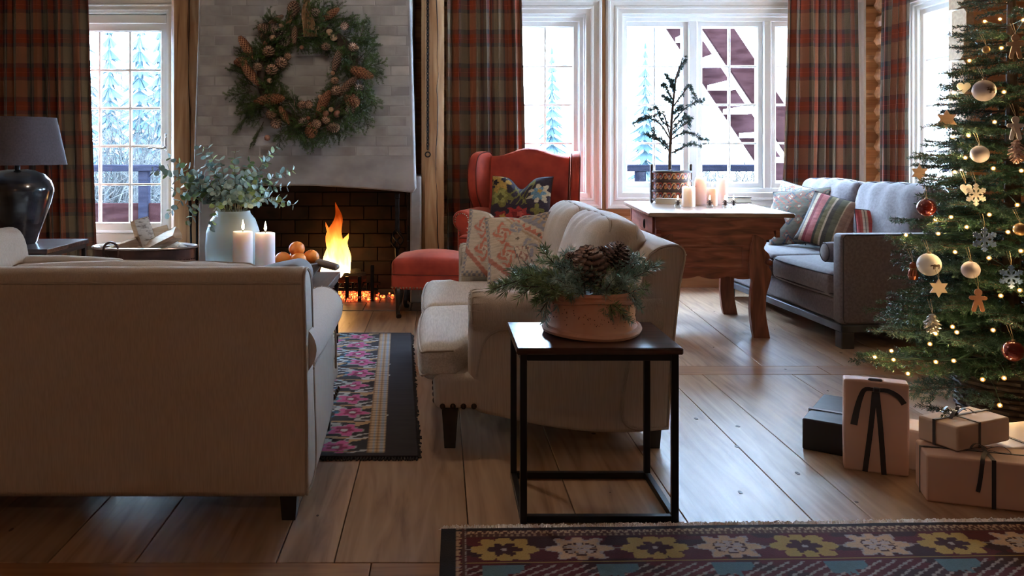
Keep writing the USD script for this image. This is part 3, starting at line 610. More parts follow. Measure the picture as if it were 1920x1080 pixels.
# ------------------------------------------------------------------ side table with its pot of fir and cones
def frame_table(name, label, x0, x1, y0, y1, h, top, mat_top, bar=0.02, low=True, group=None, leg_mat='table_black'):
    cx, cy = (x0 + x1) / 2, (y0 + y1) / 2; a, b = (x1 - x0) / 2, (y1 - y0) / 2
    t = thing(name, label, 'table', (cx, cy, 0), group=group)
    part('tabletop', box(-a - 0.012, a + 0.012, -b - 0.012, b + 0.012, h - top, h, 0.004), mat_top, t, smooth=False)
    zt = h - top
    for sx in (-1, 1):
        for sy in (-1, 1):
            X, Y = sx * (a - bar / 2), sy * (b - bar / 2)
            part('leg', box(X - bar / 2, X + bar / 2, Y - bar / 2, Y + bar / 2, 0, zt, 0.002), leg_mat, t, smooth=False)
    for z in ([zt - bar / 2, bar / 2 + 0.004] if low else [zt - bar / 2]):
        for s in (-1, 1):
            part('rail', box(-a + bar, a - bar, s * (b - bar / 2) - bar / 2, s * (b - bar / 2) + bar / 2, z - bar / 2, z + bar / 2, 0.002), leg_mat, t, smooth=False)
            part('rail', box(s * (a - bar / 2) - bar / 2, s * (a - bar / 2) + bar / 2, -b + bar, b - bar, z - bar / 2, z + bar / 2, 0.002), leg_mat, t, smooth=False)
    return t
frame_table('side_table', 'square dark wood side table on a thin black metal frame under the fir pot', 0.258, 0.768, 2.742, 3.135, 0.569, 0.022, 'table_oak_dark', 0.022)
frame_table('coffee_table', 'long dark plank coffee table on thin black metal legs between the two sofas', -1.60, -0.63, 4.22, 5.29, 0.45, 0.035, 'table_plank', 0.022, low=False)
frame_table('lamp_table', 'low dark side table with a thin frame beneath the big table lamp', -2.95, -2.29, 4.96, 5.53, 0.63, 0.03, 'table_oak_dark', 0.025, low=False)

# ------------------------------------------------------------------ rust velvet wing chair and its footstool
wc = thing('wing_chair', 'rust red velvet wing chair with nailed scroll arms by the window', 'armchair', (0.70, 6.97, 0), -20)
# local: front -y, back y = 0.12
bw = 0.33
def arch(x): return 1.19 + 0.035 * math.cos(min(1, abs(x) / 0.31) * math.pi) 
secs = []
for x in np.linspace(-0.33, 0.33, 19):
    zt = arch(x); q = crv([(0.14, 0.30), (0.165, 0.6), (0.20, 0.9), (0.215, zt - 0.03), (0.185, zt), (0.14, zt - 0.005), (0.115, zt - 0.05), (0.085, 0.9), (0.045, 0.62), (0.03, 0.45), (0.03, 0.32)], 44, True)
    secs.append(np.stack([np.full(44, x), q[:, 0], q[:, 1]], 1))
part('backrest', loft(secs), 'velvet_rust', wc, smooth=50)
for s in (-1, 1):
    wp = crv([(0.20, 0.60), (0.215, 0.9), (0.21, 1.10), (0.17, 1.185), (0.06, 1.195), (-0.05, 1.165), (-0.10, 1.08), (-0.115, 0.95), (-0.10, 0.83), (-0.04, 0.73), (-0.02, 0.64), (0.05, 0.60)], 70, True)
    pg = sg.Polygon(wp).buffer(0); secs = []
    for d, sh in ((-0.042, 0.03), (-0.038, 0.014), (-0.028, 0.004), (-0.01, 0), (0.01, 0), (0.028, 0.004), (0.038, 0.014), (0.042, 0.03)):
        q = resample(pg.buffer(-sh) if sh else pg, 60)
        flare = s * (0.355 + (0.20 - q[:, 0]) * 0.20 + (q[:, 1] - 0.6) * 0.03)
        secs.append(np.stack([flare + d, q[:, 0], q[:, 1]], 1))
    w_ = part('wing', loft(secs), 'velvet_rust', wc, smooth=50)
    q = resample(pg.buffer(-0.006), 80)
    for d in (-0.036, 0.036):
        part('piping', tube(np.stack([s * (0.355 + (0.20 - q[:, 0]) * 0.20 + (q[:, 1] - 0.6) * 0.03) + d, q[:, 0], q[:, 1]], 1), 0.005, 6, True), 'velvet_piping', w_)
    # arm with a scrolled, nailed front
    r0 = sg.box(s * 0.37 - 0.05, 0.26, s * 0.37 + 0.05, 0.66); roll = sg.Point(s * 0.385, 0.66).buffer(0.078, 20)
    pg = r0.union(roll).buffer(0.01).buffer(-0.01); secs = []
    for y, sh in [(-0.50, 0.022), (-0.495, 0.008), (-0.485, 0.0), (-0.40, 0), (-0.25, 0), (-0.1, 0), (0.03, 0), (0.09, 0.0)]:
        q = np.array((pg.buffer(-sh) if sh else pg).exterior.coords)[:-1]; q = resample(np.roll(q, -int(np.argmin(q[:, 1] * 10 + q[:, 0])), 0), 60)
        secs.append(np.stack([q[:, 0], np.full(60, y), q[:, 1]], 1))
    am = part('arm', loft(secs), 'velvet_rust', wc, smooth=50)
    ns = []
    path = [(s * 0.37 - 0.03, 0.34 + 0.03 * k) for k in range(9)] + [(s * 0.385 + 0.054 * np.cos(a), 0.66 + 0.054 * np.sin(a)) for a in np.linspace(np.pi + 0.2, -0.2, 12)] + [(s * 0.37 + 0.03, 0.60 - 0.03 * k) for k in range(9)]
    dot = lathe([(0, 0), (0.0065, 0), (0.004, 0.005), (0, 0.006)], 7)
    for (x_, z_) in path: ns.append(xf(dot, (x_, -0.500, z_), (90, 0, 0)))
    part('nail', ns, 'nail_brass', am, kind='stuff')
part('seat_frame', xf(soft(0.86, 0.70, 0.20, 0.03, (0, 0.01, 0), m=6), (0, -0.22, 0.31)), 'velvet_rust', wc, smooth=45)
m = soft(0.78, 0.72, 0.155, 0.045, (0.0, 0.02, 0.03), m=12)
sc = part('seat_cushion', xf(m, (0, -0.245, 0.475)), 'velvet_rust', wc, smooth=60)
part('piping', tube([(x_, -0.612 + 0.012 * (x_ / 0.38) ** 2, 0.535) for x_ in np.linspace(-0.37, 0.37, 20)], 0.005), 'velvet_piping', sc)
def cabriole(h, out=1.0):
    p = crv([(0, 0.0, h), (0.0, -0.028, h * 0.82), (0, -0.02, h * 0.55), (0, 0.004, h * 0.28), (0, -0.006, h * 0.1), (0, -0.03, 0.012)], 26)
    r = np.interp(np.linspace(0, 1, 26), [0, 0.12, 0.3, 0.6, 0.82, 0.93, 1], [0.034, 0.036, 0.028, 0.016, 0.015, 0.022, 0.018])
    m = tube(p, r, 10); v = m.vertices; v[:, 2] = np.maximum(v[:, 2], 0); return tm(v, m.faces)
for sx in (-1, 1):
    for sy, yy in ((-1, -0.52), (1, 0.06)): part('leg', xf(cabriole(0.22), (sx * 0.38, yy, 0), (0, 0, (0 if sy < 0 else 180) + sx * 30 * (-sy) * -1)), 'dark_leg', wc)
fs = thing('footstool', 'rust velvet footstool with brass nails and dark cabriole legs', 'footstool', (-0.04, 6.30, 0), -6)
part('cushion', xf(soft(0.58, 0.46, 0.16, 0.045, (0, 0, 0.05), m=12), (0, 0, 0.345)), 'velvet_rust', fs, smooth=60)
part('apron', xf(soft(0.575, 0.455, 0.11, 0.015, (0, 0.004, 0), m=6), (0, 0, 0.262)), 'velvet_rust', fs, smooth=45)
part('piping', tube(np.column_stack([resample(sg.box(-0.287, -0.227, 0.287, 0.227).buffer(-0.03).buffer(0.03), 80), np.full(80, 0.315)]), 0.005, 6, True), 'velvet_piping', fs)
dot = lathe([(0, 0), (0.008, 0), (0.005, 0.006), (0, 0.0075)], 8)
for x_ in np.linspace(-0.275, 0.275, 23): part('nail', xf(dot, (x_, -0.2275, 0.222), (90, 0, 0)), 'nail_brass', fs)
for y_ in np.linspace(-0.2, 0.2, 15): part('nail', xf(dot, (-0.2875, y_, 0.222), (0, -90, 0)), 'nail_brass', fs)
for sx in (-1, 1):
    for sy in (-1, 1): part('leg', xf(cabriole(0.215), (sx * 0.245, sy * 0.185, 0), (0, 0, (0 if sy < 0 else 180) - sx * sy * -25)), 'dark_leg', fs)

# ------------------------------------------------------------------ grey sofa (front on -y), turned to face left
gs = thing('grey_sofa', 'slate grey fabric two-seat sofa on a flat metal base at the right', 'sofa', (3.30, 6.16, 0), -87)
W, D, AT = 1.90, 0.92, 0.11
for s in (-1, 1):
    a_ = xf(soft(AT, D, 0.55, 0.022, (0.006, 0.004, 0), m=8), (s * (W / 2 - AT / 2), -D / 2, 0.42)); am = part('arm', a_, 'grey_wool', gs, smooth=45)
    e = resample(sg.box(-D + 0.012, 0.155, -0.012, 0.69).buffer(-0.02).buffer(0.02), 100)
    for d in (-1, 1): part('piping', tube(np.stack([np.full(100, s * (W / 2 - AT / 2) + d * (AT / 2 - 0.004)), e[:, 0], e[:, 1]], 1), 0.0045, 6, True), 'grey_piping', am)
part('back', xf(soft(W - 2 * AT, 0.16, 0.66, 0.03, m=6), (0, -0.085, 0.47)), 'grey_wool', gs, smooth=45)
part('seat_deck', xf(soft(W - 2 * AT, D - 0.05, 0.14, 0.025, (0, 0.012, 0), m=8), (0, -D / 2 - 0.005, 0.215)), 'grey_wool', gs, smooth=45)
cw = (W - 2 * AT) / 2
for k in (-1, 1):
    m = soft(cw - 0.006, 0.74, 0.165, 0.045, (0.002, 0.022, 0.028), m=12, wr=0.003, seed=k + 3); sc = part('seat_cushion', xf(m, (k * cw / 2, -D + 0.36, 0.372)), 'grey_wool', gs, smooth=60)
    for zz in (0.315, 0.432):
        part('piping', tube(crv([(k * cw / 2 - cw / 2 + 0.012, -D + 0.12, zz), (k * cw / 2 - cw / 2 + 0.016, -D + 0.03, zz), (k * cw / 2 - cw / 2 + 0.05, -D - 0.002, zz), (k * cw / 2, -D - 0.022, zz), (k * cw / 2 + cw / 2 - 0.05, -D - 0.002, zz), (k * cw / 2 + cw / 2 - 0.016, -D + 0.03, zz), (k * cw / 2 + cw / 2 - 0.012, -D + 0.12, zz)], 40), 0.005), 'grey_piping', sc)
    m = soft(cw - 0.01, 0.20, 0.54, 0.08, (0.01, 0.06, 0.02), m=16, wr=0.008, seed=k + 30); v = m.vertices
    v[:, 1] += 0.016 * np.sin(v[:, 0] * 34 + v[:, 2] * 14) * np.clip((v[:, 2] + 0.05) * 3, 0, 1) * (v[:, 1] < 0) * 0.6
    bc = part('back_cushion', xf(tm(v, m.faces), (k * cw / 2, -0.27, 0.705), (-14, 0, 0)), 'grey_wool', gs, smooth=60)
    for off in (-0.055, 0.055):
        q = resample(sg.box(-cw / 2 + 0.014, -0.262, cw / 2 - 0.014, 0.262).buffer(-0.06).buffer(0.06), 90); p = np.stack([q[:, 0], np.full(90, off), q[:, 1]], 1)
        p[:, 2] += np.sign(p[:, 2]) * 0.012 * np.clip(1 - (p[:, 0] / (cw / 2)) ** 2, 0, 1) * (np.abs(p[:, 2]) > 0.22)
        part('piping', tube(p @ rot(-14, 0, 0).T + [k * cw / 2, -0.27, 0.705], 0.005, 6, True), 'grey_piping', bc)
    
part('base_frame', [box(-W / 2, W / 2, -D + 0.0, -D + 0.04, 0.10, 0.145, 0.003), box(-W / 2, W / 2, -0.06, -0.02, 0.10, 0.145, 0.003), box(-W / 2, -W / 2 + 0.04, -D, -0.02, 0.10, 0.145, 0.003), box(W / 2 - 0.04, W / 2, -D, -0.02, 0.10, 0.145, 0.003)], 'grey_metal', gs, smooth=False)
for s in (-1, 1):
    for y in (-D, -0.10): part('leg', box(s * (W / 2 - 0.04) - 0.04, s * (W / 2 - 0.04) + 0.04, y, y + 0.08, 0, 0.101, 0.004), 'grey_metal', gs, smooth=False)
bo = lathe([(0, -0.05), (0.05, -0.05), (0.062, -0.04), (0.066, 0), (0.066, 0.45), (0.06, 0.52), (0.045, 0.53), (0, 0.53)], 24)
bt = thing('bolster_cushion', 'grey bolster cushion lying along the near arm of the grey sofa', 'cushion', (2.50, 5.445, 0.555), -87)
part('cover', xf(bo, (0, 0, 0), (-90, 0, 0), 1.0), 'grey_wool', bt, smooth=45)
part('piping', tube(np.array([(0.058 * np.cos(a), -0.046, 0.058 * np.sin(a)) for a in np.linspace(0, 2 * np.pi, 30)[:-1]]), 0.004, 6, True), 'grey_piping', bt)

# ------------------------------------------------------------------ old desk table with shaped slanting legs
tt = thing('trestle_desk', 'old red-brown wooden desk table with shaped splayed legs under the candles', 'table', (1.80, 5.50, 0), -5)
# local: front at y = 0 facing -y, x from -0.43 to 0.45, depth 1.45
part('tabletop', [box(-0.45, 0.47, -0.02, 1.27, 0.772, 0.800, 0.006)], 'old_pine_top', tt, smooth=False)
ap = sg.Polygon([(-0.40, 0.772), (-0.40, 0.66), (-0.37, 0.655), (-0.345, 0.62), (-0.30, 0.61), (0.28, 0.61), (0.30, 0.625), (0.33, 0.63), (0.355, 0.655), (0.345, 0.685), (0.385, 0.695), (0.42, 0.74), (0.41, 0.772)])
part('apron', [extrude(ap, 0.03, 'y', 0.02)], 'old_pine_stain', tt, smooth=False)
part('apron', [extrude(ap, 0.03, 'y', 1.19)], 'old_pine_stain', tt, smooth=False)
bp = [(-0.27, 0.612), (-0.315, 0.40)] + [(x, 0.392 - 0.022 * abs(math.sin((x + 0.315) / 0.565 * np.pi * 3)) ** 0.7) for x in np.linspace(-0.30, 0.235, 34)] + [(0.25, 0.40), (0.215, 0.612)]
part('front_panel', [extrude(sg.Polygon(bp), 0.028, 'y', 0.03), frame_sweep((-0.235, 0.165, 0.43, 0.59), [(0, 0.035), (0, 0.022), (0.012, 0.022), (0.016, 0.03)])], 'old_pine_stain', tt, smooth=False)
part('side_panel', [box(-0.395, -0.37, 0.05, 1.19, 0.62, 0.772)], 'old_pine_stain', tt, smooth=False)
part('side_panel', [box(0.37, 0.395, 0.05, 1.19, 0.64, 0.772)], 'old_pine_stain', tt, smooth=False)
part('back_panel', extrude(sg.Polygon(bp), 0.028, 'y', 0.80), 'old_pine_stain', tt, smooth=False)
part('shelf_board', box(-0.27, 0.22, 0.05, 0.81, 0.45, 0.475), 'old_pine_stain', tt, smooth=False)
dw = part('drawer', [box(-0.412, -0.395, 0.08, 0.70, 0.655, 0.765, 0.003)], 'old_pine_stain', tt, smooth=False)
part('ring_pull', tube(np.array([(-0.425, 0.34 + 0.022 * np.cos(a), 0.70 + 0.03 * np.sin(a)) for a in np.linspace(0, 2 * np.pi, 20)[:-1]]), 0.004, 6, True), 'black_iron', dw)
part('bracket', [extrude(sg.Polygon([(0.02, 0.775), (0.02, 0.70), (-0.015, 0.69), (-0.005, 0.665), (-0.03, 0.64), (0.0, 0.61), (0.03, 0.60), (0.03, 0.775)]), 0.03, 'x', -0.40)], 'old_pine_stain', tt, smooth=False)
def wavy_leg(s):
    L = [(0.0, 0.66), (0.055, 0.62), (0.04, 0.575), (0.075, 0.53), (0.07, 0.46), (0.085, 0.42), (0.075, 0.36), (0.052, 0.28), (0.045, 0.18), (0.055, 0.09), (0.07, 0.0)]
    Rr = [(-0.03, 0.0), (-0.042, 0.07), (-0.05, 0.18), (-0.045, 0.28), (-0.035, 0.36), (-0.05, 0.40), (-0.045, 0.50), (-0.035, 0.58), (-0.02, 0.66)]
    a = crv(L, 40); b = crv(Rr, 40); q = np.vstack([a, b]); q[:, 0] += 0.01 * (1 - q[:, 1] / 0.66)
    q[:, 0] *= s; return sg.Polygon(q).buffer(0)
for nm, sx, y in (('leg', -0.315, 0.0), ('leg', 0.235, 0.0), ('leg', -0.315, 0.80), ('leg', 0.235, 0.80)):
    lg = part(nm, xf(extrude(wavy_leg(1 if sx > 0 else -1), 0.05, 'y', 0.0), (sx, y - 0.012, 0)), 'old_pine_leg', tt, smooth=30)
    if y == 0.0 and sx > 0:
        part('peg', xf(lathe([(0, 0), (0.02, 0), (0.024, 0.02), (0.018, 0.05), (0, 0.055)], 12), (sx + 0.065, -0.012, 0.49), (90, 0, 0)), 'old_pine_leg', lg)

# ------------------------------------------------------------------ cream armchair at the far left
ac = thing('armchair', 'cream armchair edge behind the long sofa beside the lamp', 'armchair', (-2.72, 4.50, 0), 78)
q_ = [(-0.02, 0.10), (0.0, 0.30), (0.05, 0.60), (0.055, 0.72), (0.0, 0.77), (-0.09, 0.75), (-0.14, 0.62), (-0.16, 0.35), (-0.16, 0.12)]
secs = []
for x, s in [(-0.38, 0.03), (-0.372, 0.012), (-0.355, 0), (-0.15, 0), (0.15, 0), (0.355, 0), (0.372, 0.012), (0.38, 0.03)]:
    pg = sg.Polygon(crv(q_, 60, True)).buffer(0); qq = resample(pg.buffer(-s) if s else pg, 60); secs.append(np.stack([np.full(60, x), qq[:, 0] - 0.21, qq[:, 1]], 1))
part('backrest', loft(secs), 'linen', ac, smooth=50)
part('seat', xf(soft(0.60, 0.62, 0.30, 0.05, (0, 0.02, 0.03), m=8), (0, -0.62, 0.30)), 'linen_top', ac, smooth=60)
for s in (-1, 1):
    part('arm', xf(soft(0.13, 0.72, 0.46, 0.06, (0, 0, 0.01), m=8), (s * 0.36, -0.60, 0.38)), 'linen', ac, smooth=60)
    for y in (-0.9, -0.27): part('leg', box(s * 0.33 - 0.02, s * 0.33 + 0.02, y - 0.02, y + 0.02, 0, 0.16, 0.004), 'dark_leg', ac, smooth=False)
# ------------------------------------------------------------------ plaid curtains
def plaid():
    nd = {"uv": ("uvmap", {"attribute": "st"}), "sx": ("separate_xyz", {}), "fx": ("math", {"math_type": "fraction"}), "fy": ("math", {"math_type": "fraction"}),
        "rw": ("rgb_ramp", {"interpolate": False, "ramp": [(0, (0.15, 0.125, 0.08)), (0.22, (0.04, 0.022, 0.018)), (0.27, (0.24, 0.06, 0.026)), (0.47, (0.05, 0.018, 0.016)), (0.52, (0.11, 0.095, 0.065)), (0.70, (0.028, 0.016, 0.016)), (0.75, (0.25, 0.065, 0.028)), (0.95, (0.03, 0.018, 0.016))]}),
        "rf": ("rgb_ramp", {"interpolate": False, "ramp": [(0, (0.17, 0.115, 0.07)), (0.49, (0.026, 0.020, 0.028)), (0.60, (0.14, 0.014, 0.012)), (0.72, (0.30, 0.07, 0.05)), (0.735, (0.13, 0.013, 0.012)), (0.86, (0.024, 0.018, 0.026))]}),
        "mx": ("mix_color", {"fac": 0.48}), "tc": ("texture_coordinate", {}), "n": ("noise_texture", {"scale": 260.0, "detail": 2.0}), "mr": ("map_range", {"to_min": 0.55, "to_max": 1.5}), "hs": ("hsv", {"saturation": 1.1}),
        "b": ("bump", {"strength": 0.3, "distance": 0.001}), "p": ("principled_bsdf", {"roughness": 0.9, "sheen_weight": 0.2})}
    ln = [("uv.UV", "sx.vector"), ("sx.x", "fx.value1"), ("sx.y", "fy.value1"), ("fx.value", "rw.fac"), ("fy.value", "rf.fac"), ("rw.color", "mx.a"), ("rf.color", "mx.b"), ("mx.result", "hs.color"),
        ("tc.object", "n.vector"), ("n.fac", "mr.value"), ("mr.result", "hs.value"), ("hs.color", "p.base_color"), ("n.fac", "b.height"), ("b.normal", "p.normal")]
    MATS['plaid_wool'] = usdkit.material(stage, '/World/Looks/plaid_wool', nd, ln, surface="p.BSDF")
plaid()
def curtain(label, a0, a1, b0, b1, dirv, nfold, seed, z0=0.03, z1=2.74, amp=0.085, per=0.52):
    """hangs from a0..a1 (top) to b0..b1 (bottom) along the wall; dirv: 'x' or 'y'"""
    rr = rng(seed); nu, nv = nfold * 14, 60; u = np.linspace(0, 1, nu); zz = np.linspace(z1, z0, nv)
    ph = np.cumsum(1 + 0.45 * np.sin(u * nfold * 2.1 + rr.uniform(0, 6)) ); ph = ph / ph[-1] * nfold * 2 * np.pi
    pts = np.zeros((nu, nv, 3))
    for j, z in enumerate(zz):
        t = (z1 - z) / (z1 - z0); am = amp * (0.45 + 0.55 * min(1, t * 2.2)) * (1 + 0.25 * np.sin(ph / 3.1 + t * 1.2 + seed))
        drift = 0.35 * np.sin(t * 2.0 + u * 5 + seed) * t
        base = (a0[0] + (b0[0] - a0[0]) * t) + u * ((a1[0] - a0[0]) * (1 - t) + (b1[0] - b0[0]) * t)
        al = base + am * 0.45 * np.sin(2 * (ph + drift))* 0.5; ac_ = a0[1] - am * (0.5 + 0.5 * np.sin(ph + drift)) - am * 0.18 * np.sin(2.3 * ph + 1)
        pts[:, j, :] = np.stack([al, ac_, np.full(nu, z)], 1) if dirv == 'x' else np.stack([ac_, al, np.full(nu, z)], 1)
    d = np.linalg.norm(np.diff(pts[:, nv // 2], axis=0), axis=1); s = np.concatenate([[0], np.cumsum(d)])
    uv = np.stack([np.repeat((s / per)[:, None], nv, 1), np.repeat((zz / 0.292 + 0.30)[None], nu, 0)], -1).reshape(-1, 2)
    m = tm(pts.reshape(-1, 3), gridf(nu, nv))
    return part('curtain', m, 'plaid_wool', label=label, cat='curtain', smooth=True, uv=uv)
YC = 7.40
curtain('rust and olive plaid wool curtain at the left beside the garden door', (-4.4, YC), (-3.05, YC), (-4.4, YC), (-2.955, YC), 'x', 11, 1)
curtain('plaid wool curtain behind the rust wing chair', (0.052, YC), (0.70, YC), (0.052, YC), (0.745, YC), 'x', 6, 2)
curtain('plaid wool curtain behind the grey sofa right of the wide window', (3.0, YC), (3.61, YC), (2.91, YC), (3.62, YC), 'x', 6, 3)
curtain('narrow plaid curtain on the right log wall beside the corner window', (6.86, 3.80), (7.30, 3.80), (6.85, 3.80), (7.31, 3.80), 'y', 4, 4, amp=0.06)

# ------------------------------------------------------------------ table lamp
M('lamp_glaze', (0.006, 0.005, 0.006), (0.022, 0.017, 0.016), rough=0.16, scale=5, stretch=(1, 1, 6), bump=0.12, bscale=25, bstretch=(0.4, 0.4, 4), coat_weight=0.5)
M('lamp_shade_linen', (0.062, 0.046, 0.048), (0.08, 0.06, 0.062), rough=0.9, scale=90, bump=0.2, bscale=300)
M('shade_lining', (0.6, 0.6, 0.58), rough=0.8)
lp = thing('table_lamp', 'large dark glazed jar lamp with a wide grey drum shade', 'lamp', (-2.60, 5.25, 0.63))
part('base', lathe([(0, 0), (0.105, 0), (0.112, 0.012), (0.125, 0.06), (0.16, 0.16), (0.195, 0.26), (0.208, 0.325), (0.205, 0.345), (0.192, 0.385), (0.155, 0.425), (0.10, 0.45), (0.06, 0.456), (0.055, 0.452), (0, 0.452)], 48), 'lamp_glaze', lp, smooth=35)
part('neck', lathe([(0, 0.45), (0.016, 0.45), (0.016, 0.52), (0.03, 0.525), (0.03, 0.58), (0, 0.58)], 16), 'black_iron', lp)
sh = part('shade', lathe([(0.283, 0.485), (0.222, 0.775), (0.219, 0.775), (0.28, 0.485), (0.283, 0.485)], 64), 'lamp_shade_linen', lp, smooth=40)
part('lining', lathe([(0.2785, 0.488), (0.2175, 0.772), (0.2165, 0.772), (0.2775, 0.488), (0.2785, 0.488)], 64), 'shade_lining', sh, smooth=40)
part('spider', [tube([(0, 0, 0.57), (0, 0, 0.74)], 0.004, 6)] + [tube([(0, 0, 0.74), (0.222 * math.cos(a), 0.222 * math.sin(a), 0.762)], 0.003, 5) for a in (0.3, 2.4, 4.5)], 'black_iron', sh)

# ------------------------------------------------------------------ copper kettle of firewood
M('old_copper', (0.035, 0.02, 0.02), (0.12, 0.06, 0.05), rough=0.45, scale=5, detail=7, metallic=0.55, bump=0.25, bscale=18)
M('copper_rim', (0.42, 0.36, 0.33), rough=0.3, metallic=0.8)
M('birch_bark', (0.62, 0.56, 0.48), (0.12, 0.08, 0.06), rough=0.8, scale=16, stretch=(1, 1, 3), detail=5, lo=0.5, hi=0.68, bump=0.4, bscale=30)
M('split_wood', (0.52, 0.36, 0.22), (0.68, 0.52, 0.36), rough=0.75, scale=5, stretch=(1, 1, 12), detail=5, bump=0.3, bscale=30, bstretch=(3, 3, 0.4))
KX, KY = -2.285, 6.62
kt = thing('firewood_kettle', 'big oval riveted copper kettle with ring handles holding firewood', 'kettle', (KX, KY, 0))
part('body', lathe([(0, 0.02), (0.30, 0.02), (0.35, 0.05), (0.375, 0.12), (0.385, 0.30), (0.385, 0.445), (0.40, 0.455), (0.398, 0.463), (0.372, 0.455), (0.368, 0.30), (0.355, 0.13), (0.30, 0.06), (0, 0.055)], 56, 1.0, 0.55), 'old_copper', kt, smooth=35)
part('rim', tube(np.array([(0.40 * np.cos(a), 0.22 * np.sin(a), 0.460) for a in np.linspace(0, 2 * np.pi, 60)[:-1]]), 0.009, 8, True), 'copper_rim', kt)
rv = trimesh.creation.icosphere(1, 0.0055)
ang = np.linspace(np.pi * 1.02, np.pi * 1.98, 34)
for a in ang: part('rivet', xf(rv, (0.387 * math.cos(a), 0.387 * 0.55 * math.sin(a), 0.37)), 'old_copper', kt)
hx0 = -0.19
hd = part('handle', tube(crv([(hx0 - 0.055, -0.20, 0.40), (hx0 - 0.056, -0.205, 0.455), (hx0 - 0.04, -0.205, 0.495), (hx0, -0.205, 0.512), (hx0 + 0.04, -0.205, 0.495), (hx0 + 0.056, -0.205, 0.455), (hx0 + 0.055, -0.20, 0.40)], 30), 0.009, 8), 'old_copper', kt)
part('hook', tube(crv([(hx0 - 0.055, -0.205, 0.43), (hx0 - 0.02, -0.21, 0.41), (hx0 - 0.025, -0.21, 0.37), (hx0 - 0.05, -0.205, 0.345), (hx0 - 0.062, -0.205, 0.35)], 18), 0.006, 6), 'old_copper', hd)
part('hook', tube(crv([(hx0 + 0.055, -0.205, 0.43), (hx0 + 0.09, -0.205, 0.41), (hx0 + 0.085, -0.205, 0.37), (hx0 + 0.10, -0.20, 0.345)], 18), 0.006, 6), 'old_copper', hd)
def split_log(L, r, seed):
    rr = rng(seed); a = np.linspace(-0.75, 0.75, 7) + rr.uniform(-0.2, 0.2)
    arc = np.stack([r * np.cos(a), r * np.sin(a)], 1); pg = np.vstack([arc, [[-r * 0.35, r * 0.2], [-r * 0.45, -r * 0.1]]]); pg -= pg.mean(0)
    return pg, L
def add_log(label, c, L, r, rx_, ry_, rz_, seed):
    pg, L = split_log(L, r, seed); t = thing('firewood_log', label, 'firewood', c, rz_, rx=rx_, ry=ry_, group=None)
    n = len(pg); z = np.linspace(-L / 2, L / 2, 9); rr = rng(seed)
    secs = [np.column_stack([pg * (1 + 0.03 * rr.normal()), np.full(n, q)]) for q in z]
    part('wood', loft(secs), 'split_wood', t, smooth=False)
    arc = pg[:7] * 1.035; secs = [np.column_stack([np.vstack([arc * (1 + 0.012 * rr.normal()), pg[:7][::-1] * 0.985]), np.full(14, q)]) for q in np.linspace(-L / 2 + 0.003, L / 2 - 0.003, 9)]
    part('bark', loft(secs), 'birch_bark', t, smooth=False)
    return t
def wlog(label, u0, v0, u1, v1, Y, r, twist, seed, Y2=None):
    a, b = px(u0, v0, Y), px(u1, v1, Y2 or Y); d = b - a; L = np.linalg.norm(d); d /= L
    pg, _ = split_log(L, r, seed); th = math.radians(twist); up = np.array([0, -1.0, 0.0]); e1 = np.cross(d, up); e1 /= np.linalg.norm(e1); e2 = np.cross(d, e1)
    E = math.cos(th) * e1 + math.sin(th) * e2; G = np.cross(d, E); rr = rng(seed); c = (a + b) / 2
    t = thing('firewood_log', label, 'firewood', c); B = np.stack([E, G, d], 1)
    n = len(pg); z = np.linspace(-L / 2, L / 2, 9)
    part('wood', tm(loft([np.column_stack([pg * (1 + 0.03 * rr.normal()), np.full(n, q)]) for q in z]).vertices @ B.T, loft([np.column_stack([pg, np.full(n, q)]) for q in z]).faces), 'split_wood', t, smooth=False)
    m = loft([np.column_stack([np.vstack([pg[:7] * 1.04 * (1 + 0.012 * rr.normal()), pg[:7][::-1] * 0.985]), np.full(14, q)]) for q in np.linspace(-L / 2 + 0.003, L / 2 - 0.003, 9)])
    part('bark', tm(m.vertices @ B.T, m.faces), 'birch_bark', t, smooth=False)
wlog('pale split birch log standing up in the copper kettle', 262, 410, 288, 490, 6.60, 0.10, 200, 41)
wlog('birch log with papery bark lying across the kettle top', 335, 437, 250, 480, 6.50, 0.078, 80, 42, 6.62)
wlog('split log behind the crossed log pointing up right in the kettle', 303, 424, 322, 492, 6.72, 0.09, 130, 43)
wlog('short reddish split log under the crossed log at right in the kettle', 350, 478, 300, 452, 6.64, 0.08, 300, 44, 6.70)
wlog('split log lying at the left end inside the kettle', 205, 472, 262, 452, 6.62, 0.06, 60, 45)
wlog('split log lying low across the front inside the kettle', 240, 480, 345, 482, 6.58, 0.07, 10, 46)

